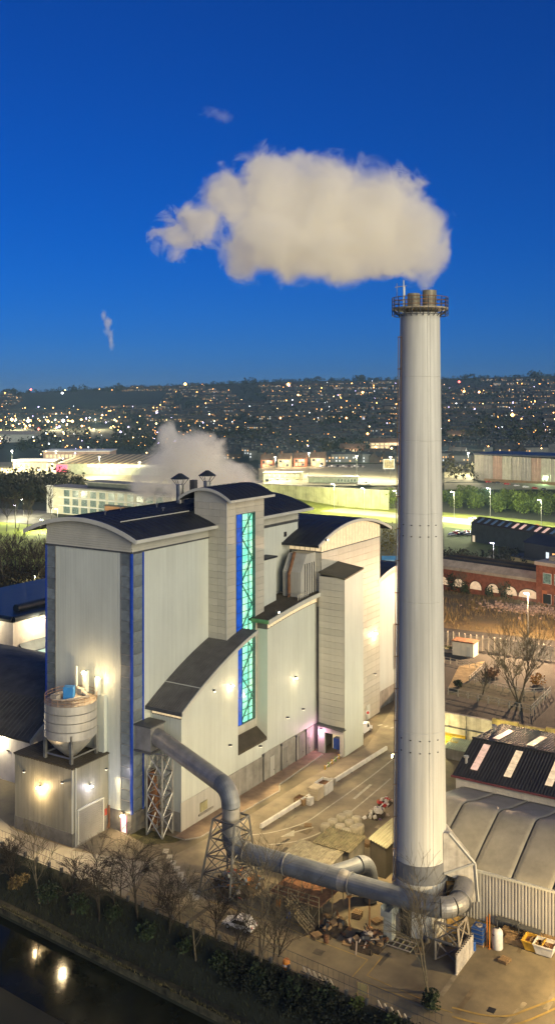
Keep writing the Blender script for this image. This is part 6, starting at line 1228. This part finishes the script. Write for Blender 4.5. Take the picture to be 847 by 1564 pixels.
# ---- left: offices, retail shed, trees
a, b = W(73, 783), W(262, 801); t, L = lthing('office_block', 'white three-storey office block behind the main hall roof', 'building', a, b)
part('wall', M().box(0, L, 0, 16, 0, 15.2), mk('office_white', (.46, .44, .34), .6, 0, .1), t); part('roof', M().box(-.8, L+.8, -1.2, 16.5, 15.2, 15.8), CONC, t); part('penthouse', M().box(L*.3, L, 4, 15, 15.8, 19), mk('penthouse_dark', (.06, .07, .07), .5), t); part('penthouse_roof', M().box(L*.28, L+1, 3, 16, 19, 19.6), CONC, t)
windows(t, L*.13, L*.95, 10.0, 14.6, 11, 1, E_OFF, gx=.35, gz=.2); windows(t, L*.13, L*.95, 5.2, 9.8, 11, 1, E_OFF, gx=.35, gz=.2); windows(t, L*.13, L*.95, .4, 5.0, 11, 1, E_OFF, gx=.25, gz=.15)
for k in range(3): part('band', M().box(L*.1, L, -.5, .0, 4.85+k*4.8, 5.25+k*4.8), WPAINT, t)
for k in range(3): part('fin', M().box(.5+k*1.8, .9+k*1.8, -1.2, -.02, 0, 16.4), WPAINT, t)
a, b = W(160, 792), W(238, 800); t, L = lthing('brick_annex', 'low orange brick annex in front of the offices', 'building', a, b); part('wall', M().box(0, L, 0, 10, 0, 7.2), mk('orange_brick', (.34, .17, .08), .8), t); part('roof', M().box(-.4, L+.4, -.4, 10.4, 7.2, 7.8), mk('annex_roof_dark', (.05, .05, .05), .7), t); part('glass_front', M().box(-6, -.05, 1, 9, 0, 7.4), E_OFF, t); part('window', M().box(L*.3, L*.3+3, -.08, 0, 3, 4.6), E_W2, t)
a, b = hp(88, 724), hp(240, 728); t, L = lthing('retail_shed', 'wide retail shed with striped roof and red lit sign', 'building', a[:2], (b[0], a[1]-14)); part('wall', M().box(0, L, 0, 60, -2, 9), mk('retail_wall', (.28, .32, .24), .7), t); n_ = 30
for k in range(n_): part('roof_strip', M().extr([(k*L/n_+.1, -1, 9.2), ((k+1)*L/n_-.1, -1, 9.2), ((k+1)*L/n_-.1, 60, 13.5), (k*L/n_+.1, 60, 13.5)], (0, 0, .5)), [mk('stripe_%d' % k, [(.40, .31, .18), (.11, .085, .06)][k % 2], .7), None][0], t)
part('sign', M().box(-1, 9, -1.4, -.6, 2.0, 8), em('red_sign_lit', (1, .10, .16), 2.2), t); part('fascia', M().box(L*.3, L, -.4, -.05, 6.4, 8.6), WPAINT, t)
a, b = hp(66, 702), hp(160, 706); t, L = lthing('flat_superstore', 'flat pinkish-lit superstore behind the retail shed', 'building', a[:2], (b[0], a[1])); part('wall', M().box(0, L, 0, 40, -3, 8), mk('store_pink', (.42, .30, .24), .7), t); part('roof', M().box(-1, L+1, -1, 40, 8, 9), WPAINT, t); windows(t, 2, L*.5, 1, 6, 8, 1, E_W2)
a, b = hp(-20, 676), hp(56, 674); t, L = lthing('pale_works', 'pale blue-grey works shed at the far left edge', 'building', a[:2], (b[0], a[1])); part('wall', M().box(0, L, 0, 40, -3, 11), mk('works_grey', (.30, .34, .34), .6), t); part('roof', M().extr([(-1, -1, 11), (-1, 20, 15), (-1, 41, 11)], (L+2, 0, 0)), CONC, t); part('door', M().box(L*.3, L*.5, -.1, 0, 0, 8), WPAINT, t)
a, b = hp(20, 718), hp(72, 722); t, L = lthing('white_lit_store', 'bright white store front left of the red sign', 'building', a[:2], (b[0], a[1])); part('wall', M().box(0, L, 0, 30, -3, 8), mk('store_white', (.50, .45, .36), .7), t); part('roof', M().box(-1, L+1, -1, 30, 8, 8.8), WPAINT, t); windows(t, 1, L-1, 1, 7, 8, 1, E_W2)
for (px, py, e_) in ((30, 715, 60000), (95, 715, 60000), (160, 725, 60000), (220, 735, 60000), (420, 730, 60000), (540, 728, 60000), (470, 722, 36000), (590, 730, 30000), (705, 722, 50000), (30, 655, 120000), (90, 655, 120000), (150, 655, 120000)):
    p = hp(px, py); lamp('district_light', (p[0], p[1]-25, p[2]+16), e_*2.5, (1, .85, .5), size=1.0)
    mlab = 'tall flood mast at the left of the works lights' if (px == 30 and py == 655) else 'tall flood mast %s' % {30: 'before the white lit store', 95: 'beside the red sign', 160: 'before the retail shed', 220: 'behind the steam', 420: 'beside the flat depot', 540: 'beside the low canopy', 470: 'between depot and canopy', 590: 'before the billboard', 705: 'on the station road right of the chimney', 90: 'in the middle of the left works lights', 150: 'at the right of the left works lights'}[px]
    t = thing('flood_mast', mlab, 'lamp post', p[0], p[1]-25, p[2], 'w', 'flood masts'); part('post', M().tube([(p[0], p[1]-25, p[2]-3), (p[0], p[1]-25, p[2]+16.4)], .12, 5), STEELD, t); part('lamp_head', M().box(p[0]-.9, p[0]+.9, p[1]-25.3, p[1]-24.7, p[2]+16.5, p[2]+17.0), E_SOFT, t)
# park trees, wood behind the distribution shed
for k, (px, py) in enumerate(((24, 806), (42, 806), (78, 800), (10, 812))):
    x, y = W(px, py); bare_tree('%s bare tree on the office lawn' % ('second', 'third', 'rightmost', 'leftmost')[k], x, y, 0, 16, 700+k, BARK, 0, 4, .5, (3, 4), .25, 1, group='trees on the office lawn', minr=.07)
rnd = random.Random(77)
for k in range(22):
    px = -8+k*4.2; py = 893+rnd.uniform(-22, 8); x, y = W(px, py); bare_tree('%s tall bare tree of the dark wood behind the white shed' % ('%d%s' % (k+1, {1: 'st', 2: 'nd', 3: 'rd', 21: 'st', 22: 'nd'}.get(k+1, 'th')))+' from the left', x, y, 0, 11+rnd.uniform(-3, 3), 720+k, BARK if k % 3 else BARKP, 0, 4, .45, (3, 4), .24, 1, group='bare trees of the dark wood', minr=.05)
m = M()
for k in range(260):
    px, py = rnd.uniform(-15, 78), rnd.uniform(870, 905); x, y = W(px, py); leafball(m, (x, y, rnd.uniform(.3, 3.5)), rnd.uniform(1, 2.2), 14, rnd, .5)
solo('wood_undergrowth', 'dark brown undergrowth of the wood behind the white shed', 'undergrowth', m, mk('undergrowth', (.045, .036, .018), .9, 0, .4, .3), 0, 0, 0, 'w', kind='stuff', fixn=False)
gb = M(); gb.add([(*W(a, b), .08) for a, b in ((-20, 940), (78, 930), (78, 900), (30, 900), (-20, 915))], [(0, 1, 2, 3, 4)]); struct('lit_grass_bank', gb, mk('bank_yellow', (.30, .27, .06), .9, 0, .4, .4), 'w')
m = M()
for k in range(2600):
    px, py = rnd.uniform(-15, 76), rnd.uniform(898, 936); x, y = W(px, py); hh = rnd.uniform(.3, 1.3); m.add([(x-.12, y, 0), (x+.12, y, 0), (x+rnd.gauss(0, .3), y, hh)], [(0, 1, 2)])
solo('bank_tall_grass', 'tall yellow grass lit on the bank behind the white shed', 'grass', m, mk('tall_yellow_grass', (.30, .25, .06), .9, 0, .4, .5), 0, 0, 0, 'w', kind='stuff', fixn=False)
x, y = W(66, 900); lamp('wood_light', (x-2, y-4, 5), 1800, (1, .95, .5), size=.3); solo('wood_lamp', 'lamp post lighting the yellow grass by the wood', 'lamp post', M().tube([(x-2, y-3.6, 0), (x-2, y-3.6, 5.2)], .1, 5).box(x-2.3, x-1.7, y-4.0, y-3.2, 5.25, 5.45), STEELD, x-2, y-3.6, 0, 'w')
bf = thing('brown_board_fence', 'reddish brown board fence behind the white shed', 'fence', *W(35, 935), 0, 'w'); a, b = Vector(W(-10, 936)), Vector(W(80, 919))
for k in range(12): p, q = a.lerp(b, k/12), a.lerp(b, (k+1)/12); part('board_panel', M().extr([(p.x, p.y, 0), (q.x-.1, q.y, 0), (q.x-.1, q.y, 2.4), (p.x, p.y, 2.4)], (0, .12, 0)), RUST, bf); part('post', M().box(p.x-.1, p.x+.1, p.y-.15, p.y, 0, 2.7), TIMBER, bf)
# dark tree belts in the middle distance (one mass)
m = M()
for (p0, p1, q0, q1, n_, r_) in ((-20, 130, 738, 768, 170, 4.5), (130, 260, 700, 712, 0, 4), (680, 850, 712, 735, 70, 4), (-20, 110, 728, 740, 60, 4), (680, 800, 850, 872, 60, 2.2), (230, 330, 690, 705, 60, 5), (440, 560, 680, 706, 90, 5), (160, 400, 668, 690, 130, 6), (680, 860, 655, 690, 150, 6)):
    for k in range(n_):
        p = hp(rnd.uniform(p0, p1), rnd.uniform(q0, q1)); r = r_*rnd.uniform(.6, 1.3); leafball(m, (p[0], p[1], p[2]+r*.9), r, 26, rnd, r*.32, 1.1)
solo('tree_belt', 'dark belts of trees in the middle distance', 'trees', m, mk('belt_leaves', (.030, .030, .014), .9, 0, .45, .06), 0, 0, 0, 'w', kind='stuff', fixn=False)
# ================================================================ THE HILLSIDE TOWN
HM = [mk('hill_brick', (.060, .050, .050), .9, 0, .2), mk('hill_render', (.11, .12, .13), .9, 0, .2)]; HR = mk('hill_roof', (.028, .032, .042), .8, 0, .2)
def house_mesh(kind, seed):
    r = random.Random(seed); L, D_, h, rh = [(9, 8, 5.6, 3.2), (16, 8, 5.4, 3.0), (28, 8, 5.4, 3.0), (22, 12, 7.5, 1.0)][kind]
    m = M(); m.extr([(-L/2, -D_/2, -3), (-L/2, D_/2, -3), (-L/2, D_/2, h), (-L/2, 0, h+rh), (-L/2, -D_/2, h)], (L, 0, 0), 0)
    m.extr([(-L/2-.4, -D_/2-.5, h-.1), (-L/2-.4, 0, h+rh+.15), (-L/2-.4, D_/2+.5, h-.1), (-L/2-.4, D_/2+.5, h+.25), (-L/2-.4, 0, h+rh+.5), (-L/2-.4, -D_/2-.5, h+.25)], (L+.8, 0, 0), 1)
    for k in range(max(1, int(L/9))): m.box(-L/2+1+k*9, -L/2+2+k*9, -.5, .5, h+rh*.6, h+rh+1.5, 0)
    for i in range(int(L/3)):
        for j in range(2):
            if r.random() < .32:
                x = -L/2+1.5+i*3; z = .8+j*2.7; mi = r.choice([2, 2, 3, 3, 4]); m.box(x-.6, x+.6, -D_/2-.06, -D_/2, z, z+1.4, mi)
    return m.mesh('hillside_house', [HM[seed % 2], HR, E_W1, E_W2, E_W3])
HV = [house_mesh(k % 4, k) for k in range(16)]
HK = {me.name: ('small dark house', 'dark pair of houses', 'long dark terrace', 'flat dark block')[k % 4] for k, me in enumerate(HV)}
def hill_label(me, px, p):
    where = 'above the left works lights' if px < 170 else 'left above the vent steam' if px < 330 else 'above the gabled row' if px < 480 else 'left of the chimney shaft' if px < 640 else 'right of the chimney shaft' if px < 740 else 'at the right edge of the town'
    return '%s %s on the %s hillside' % (HK[me.name], where, 'lower' if p[1] < 1150 else 'middle')
rnd = random.Random(99); cand = []
for row in range(46):
    py0 = 588+row*2.55; ph = rnd.uniform(0, 6.28); px = -10+rnd.uniform(0, 12); sl = rnd.uniform(-.02, .012)
    while px < 860:
        py = py0+2.0*math.sin(px*.012+ph)+sl*(px-423); px += rnd.choice([6, 7, 8, 9, 11, 16, 26])*(.75+.02*row*.6)
        if 618 < px < 668 or py > 700 or py < skyl_py(px)+1.5 if False else False: continue
        if 620 < px < 668: continue
        if 30 < px < 250 and 598 < py < 622+(.03*(250-px)): continue       # the dark field
        if px < 330 and 646 < py: continue                                # valley works
        if noise.noise((px*.012, py*.05, 4)) < -.22: continue               # wooded gaps
        p = hit(px, py)
        if p[1] > 3010 or p[1] < 700: continue
        if px > 715 and p[1] < 900: continue
        cand.append((p, px, py))
cand.sort(key=lambda c: c[0][1])
sm = [M() for _ in range(1)]; stuff_v = []
hm = None
for i, (p, px, py) in enumerate(cand):
    me = HV[rnd.randrange(16)]; rz = rnd.gauss(0, .35)+(.25 if px > 423 else -.2)
    if i < 300:
        o = bpy.data.objects.new('hillside_house', me); COL.objects.link(o); o.location = p; o.rotation_euler = (0, 0, rz); _tag(o, hill_label(me, px, p), 'house', 'houses on the lower hillside')
    else: stuff_v.append((me, p, rz))
bmh = M(); HD = {me.name: ([tuple(v.co) for v in me.vertices], [tuple(q.vertices) for q in me.polygons], [q.material_index for q in me.polygons]) for me in HV}
for me, p, rz in stuff_v:
    ca, sa = math.cos(rz), math.sin(rz); vv_, ff_, mi_ = HD[me.name]; o0 = len(bmh.v)
    bmh.v += [(p[0]+x*ca-y*sa, p[1]+x*sa+y*ca, p[2]+z) for x, y, z in vv_]; bmh.f += [tuple(o0+i for i in f) for f in ff_]; bmh.m += mi_
me = bmh.mesh('far_town', [HM[0], HR, E_W1, E_W2, E_W3], fixn=False)
o = bpy.data.objects.new('far_town', me); COL.objects.link(o); _tag(o, 'distant rows of houses with lit windows up to the skyline', 'houses', kind='stuff')
# street lights scattered over the hill: one uncountable mass
def octa(mb, p, r, mi):
    x, y, z = p; mb.add([(x+r, y, z), (x-r, y, z), (x, y+r, z), (x, y-r, z), (x, y, z+r), (x, y, z-r)], [(0, 2, 4), (2, 1, 4), (1, 3, 4), (3, 0, 4), (2, 0, 5), (1, 2, 5), (3, 1, 5), (0, 3, 5)], mi)
m = M()
for k in range(760):
    px, py = rnd.uniform(0, 847), 584+112*rnd.random()**.9
    if 30 < px < 250 and 600 < py < 624: continue
    p = hit(px, py)
    if p[1] > 2990 or p[1] < 760: continue
    if noise.noise((px*.012, py*.05, 4)) < -.3: continue
    octa(m, (p[0], p[1]-6, p[2]+rnd.uniform(5, 9)), p[1]*rnd.choice([.0002, .00025, .0003, .0004, .0006]), rnd.choice([0, 0, 0, 0, 0, 1, 1, 2, 4]))
for k in range(90):
    px, py = abs(rnd.gauss(0, 1))*110, rnd.gauss(652, 7) if k < 55 else rnd.uniform(665, 735); p = hit(px, py); octa(m, (p[0], p[1]-8, p[2]+rnd.uniform(6, 11)), p[1]*rnd.choice([.0004, .0005, .0007, .0010]), rnd.choice([1, 1, 1, 2, 0, 0, 4]))
for px, py, r, c in ((440, 592, .0022, 0), (553, 605, .0016, 0), (780, 643, .0026, 0), (610, 713, .0012, 0), (283, 591, .002, 0), (455, 609, .0012, 1), (560, 674, .0015, 0), (707, 604, .0016, 0), (730, 605, .0014, 0), (48, 590, .0014, 3), (96, 605, .0015, 2), (700, 574, .0016, 3), (758, 665, .001, 4), (688, 698, .0012, 4), (572, 697, .0018, 0), (596, 699, .0014, 1), (428, 648, .0012, 0), (528, 648, .0012, 0), (320, 640, .001, 1), (20, 648, .0022, 1), (45, 650, .0024, 2), (75, 651, .0020, 1), (98, 650, .0022, 2), (112, 651, .0018, 1), (61, 664, .0016, 3)):
    p = hit(px, max(py, 588)); octa(m, (p[0], p[1]-8, p[2]+9), p[1]*r*.8, c)
solo('town_lights', 'scattered orange and white street lights over the dark hillside', 'lights', m, E_FAR, 0, 0, 0, 'w', kind='stuff', fixn=False)
# hill trees, one far-off mass
m = M()
for k in range(1500):
    px, py = rnd.uniform(-30, 880), rnd.uniform(584, 690)
    dens = noise.noise((px*.012, py*.05, 4))
    if dens > .05 and rnd.random() < .55: continue
    if 30 < px < 250 and 600 < py < 624: continue
    p = hit(px, py)
    if p[1] > 3040: continue
    r = rnd.uniform(4, 8); leafball(m, (p[0], p[1], p[2]+r*.8), r, 22, rnd, r*.36, .9)
for k in range(420):
    px = rnd.uniform(-20, 870); Y = rnd.uniform(2930, 3060); X = (px-CX)/F*Y; r = rnd.uniform(4, 9)*(1.5 if noise.noise((px*.03, 0, 0)) > .2 else .8); leafball(m, (X, Y, terrain(X, Y)+r*.7), r, 24, rnd, r*.36, .9)
solo('hill_wood', 'dark trees and woods spread over the far hillside', 'trees', m, FARW, 0, 0, 0, 'w', kind='stuff', fixn=False)
fm = M(); g = [[hp(px, py, .4) for px in range(40, 251, 15)] for py in (603, 606, 610, 615, 620)]; fm.sheet(g); struct('dark_field', fm, mk('field_dark', (.014, .020, .010), .95, 0, .2, .01), 'w')
# roof ventilators on the hall
for k, (px, v, ztop, hc) in enumerate(((277, 9.8, 52.6, 3.6), (318, 10.0, 52.2, 3.6))):
    u = 24.5 if k == 0 else 33.0; zb = zA(v)-.3; t = thing('roof_ventilator', '%s hooded steel ventilator stack on the main hall roof' % ('tall left' if k == 0 else 'short right'), 'ventilator', u, v, zb)
    part('stack', M().lathe([(.7, zb), (.7, zb+hc)], (u, v), 20), STEEL, t); part('hood', M().lathe([(1.7, zb+hc+1.0), (1.6, zb+hc+1.15), (.3, zb+hc+2.0)], (u, v), 8), mk('hood_dark%d' % k, (.03, .035, .04), .5), t)
    for j in range(6):
        a = j*math.pi/3; part('stay', M().bar((u+.66*math.cos(a), v+.66*math.sin(a), zb+hc-.1), (u+1.55*math.cos(a), v+1.55*math.sin(a), zb+hc+1.05), .08), STEELD, t)
    if k == 0: part('control_box', M().box(u+1.0, u+2.0, v-2.4, v-1.4, zb, zb+4.4), STEELD, t)
# ================================================================ STEAM
def steam(name, label, Y0, blobs, dens, nscale, amp, col=(.97, .95, .9), left_fade=None, margin=1.18, vox=.9, k=3.0, dz=1.0, detail=5):
    """blobs: (px, py, rx, ry, depth offset) in picture units at distance Y0, turned into metres"""
    s = Y0/F; bl = []
    for px, py, rx, ry, do in blobs: bl.append(((px-CX)*s, Y0+do, H-(py-HY)*s, rx*s, max(rx, ry)*s*.75*dz, ry*s))
    bm = bmesh.new()
    for x, y, z, rx, rd, rz in bl:
        r = bmesh.ops.create_icosphere(bm, subdivisions=3, radius=1.0)
        for vv in r['verts']: vv.co = Vector((x+vv.co.x*rx*margin, y+vv.co.y*rd*margin, z+vv.co.z*rz*margin))
    me = bpy.data.meshes.new(name); bm.to_mesh(me); bm.free(); o = bpy.data.objects.new(name, me); COL.objects.link(o)
    md = o.modifiers.new('remesh', 'REMESH'); md.mode = 'VOXEL'; md.voxel_size = vox
    dg = bpy.context.evaluated_depsgraph_get(); me2 = bpy.data.meshes.new_from_object(o.evaluated_get(dg)); o.modifiers.clear(); o.data = me2; me2.name = name
    mt = bpy.data.materials.new(name); mt.use_nodes = True; n = mt.node_tree.nodes; l = mt.node_tree.links; n.clear()
    out = n.new('ShaderNodeOutputMaterial'); pv = n.new('ShaderNodeVolumePrincipled'); l.new(pv.outputs[0], out.inputs['Volume'])
    pv.inputs['Color'].default_value = (*col, 1); pv.inputs['Anisotropy'].default_value = 0.0; pv.inputs['Density'].default_value = dens
    tc = n.new('ShaderNodeTexCoord'); P = tc.outputs['Object']
    nz = n.new('ShaderNodeTexNoise'); nz.inputs['Scale'].default_value = nscale; nz.inputs['Detail'].default_value = detail; nz.inputs['Roughness'].default_value = .64; nz.inputs['Distortion'].default_value = .6; l.new(P, nz.inputs['Vector'])
    f = None
    for x, y, z, rx, rd, rz in bl:
        a = n.new('ShaderNodeVectorMath'); a.operation = 'SUBTRACT'; l.new(P, a.inputs[0]); a.inputs[1].default_value = (x, y, z)
        b = n.new('ShaderNodeVectorMath'); b.operation = 'DIVIDE'; l.new(a.outputs[0], b.inputs[0]); b.inputs[1].default_value = (rx, rd, rz)
        c = n.new('ShaderNodeVectorMath'); c.operation = 'LENGTH'; l.new(b.outputs[0], c.inputs[0])
        if f is None: f = c.outputs['Value']
        else:
            e = n.new('ShaderNodeMath'); e.operation = 'SMOOTH_MIN'; e.inputs[2].default_value = .25; l.new(f, e.inputs[0]); l.new(c.outputs['Value'], e.inputs[1]); f = e.outputs[0]
    # density = clamp((0.95 - f + (noise-0.5)*amp) * k)
    q = n.new('ShaderNodeMath'); q.operation = 'SUBTRACT'; q.inputs[0].default_value = .92; l.new(f, q.inputs[1])
    nm = n.new('ShaderNodeMath'); nm.operation = 'SUBTRACT'; l.new(nz.outputs[0], nm.inputs[0]); nm.inputs[1].default_value = .52
    na = n.new('ShaderNodeMath'); na.operation = 'MULTIPLY'; l.new(nm.outputs[0], na.inputs[0]); na.inputs[1].default_value = amp
    if left_fade:
        sx = n.new('ShaderNodeSeparateXYZ'); l.new(P, sx.inputs[0]); mr = n.new('ShaderNodeMapRange'); mr.inputs[1].default_value = left_fade[0]; mr.inputs[2].default_value = left_fade[1]; mr.inputs[3].default_value = left_fade[2]; mr.inputs[4].default_value = amp
        l.new(sx.outputs[0], mr.inputs[0]); l.new(mr.outputs[0], na.inputs[1])
    s1 = n.new('ShaderNodeMath'); s1.operation = 'ADD'; l.new(q.outputs[0], s1.inputs[0]); l.new(na.outputs[0], s1.inputs[1])
    s2 = n.new('ShaderNodeMath'); s2.operation = 'MULTIPLY'; s2.use_clamp = True; l.new(s1.outputs[0], s2.inputs[0]); s2.inputs[1].default_value = k
    s3 = n.new('ShaderNodeMath'); s3.operation = 'MULTIPLY'; l.new(s2.outputs[0], s3.inputs[0]); s3.inputs[1].default_value = dens; l.new(s3.outputs[0], pv.inputs['Density'])
    me2.materials.clear(); me2.materials.append(mt); mt.cycles.homogeneous_volume = False
    _tag(o, label, 'steam'); return o
s_ = 121/F
steam('steam_cloud', 'large cream steam cloud drifting left above the chimney top', 121, [(628, 362, 64, 76, 0), (575, 328, 92, 88, 0), (500, 322, 92, 96, 1), (425, 288, 78, 80, 2), (432, 372, 84, 66, 1), (512, 386, 90, 52, 0), (652, 392, 44, 44, 0), (650, 424, 18, 24, 0), (588, 388, 72, 46, 0), (368, 392, 38, 50, 2), (385, 332, 60, 54, 2), (338, 288, 48, 46, 3), (300, 332, 54, 38, 3), (266, 352, 44, 38, 4)],
      .5, .25, 1.35, (.995, .98, .93), ((290-CX)*s_, (420-CX)*s_, 3.4), k=4.5, detail=7)
steam('vent_steam', 'pale steam drifting behind the roof ventilators', 215, [(300, 700, 56, 46, 0), (262, 710, 52, 46, 2), (345, 730, 54, 36, 0), (254, 668, 22, 30, 2), (280, 682, 34, 32, 1), (225, 735, 36, 34, 3), (310, 745, 84, 34, 2)], .45, .2, 1.7, (.99, .97, .92), k=3.0, vox=1.4, detail=6)
steam('small_wisp', 'small thin wisp of vapour low in the left sky', 300, [(170, 518, 6, 20, 0), (164, 496, 7, 18, 0), (158, 480, 6, 12, 0)], .3, .3, 2.6, (.97, .97, .97), k=1.6, vox=.6)
steam('upper_wisp', 'faint scrap of vapour above left of the big cloud', 125, [(322, 172, 18, 12, 0), (340, 178, 20, 11, 0)], .14, .6, 3.0, (.97, .97, .97), k=1.4, vox=.35, detail=6)
# ================================================================ HAZE
hz = M(); hz.box(-6000, 6000, -600, 6600, -12, 165); ho = struct('haze', hz, None, kind='stuff'); ho.data.materials.clear()
hmt = bpy.data.materials.new('haze_air'); hmt.use_nodes = True; n_ = hmt.node_tree.nodes; n_.clear(); out_ = n_.new('ShaderNodeOutputMaterial'); pv_ = n_.new('ShaderNodeVolumePrincipled'); pv_.inputs['Color'].default_value = (.40, .72, 1.0, 1); pv_.inputs['Density'].default_value = 6.5e-5
hmt.node_tree.links.new(pv_.outputs[0], out_.inputs['Volume']); ho.data.materials.append(hmt); hmt.cycles.homogeneous_volume = True
ho['label'] = 'thin dusk haze filling the valley air'; ho['category'] = 'haze'
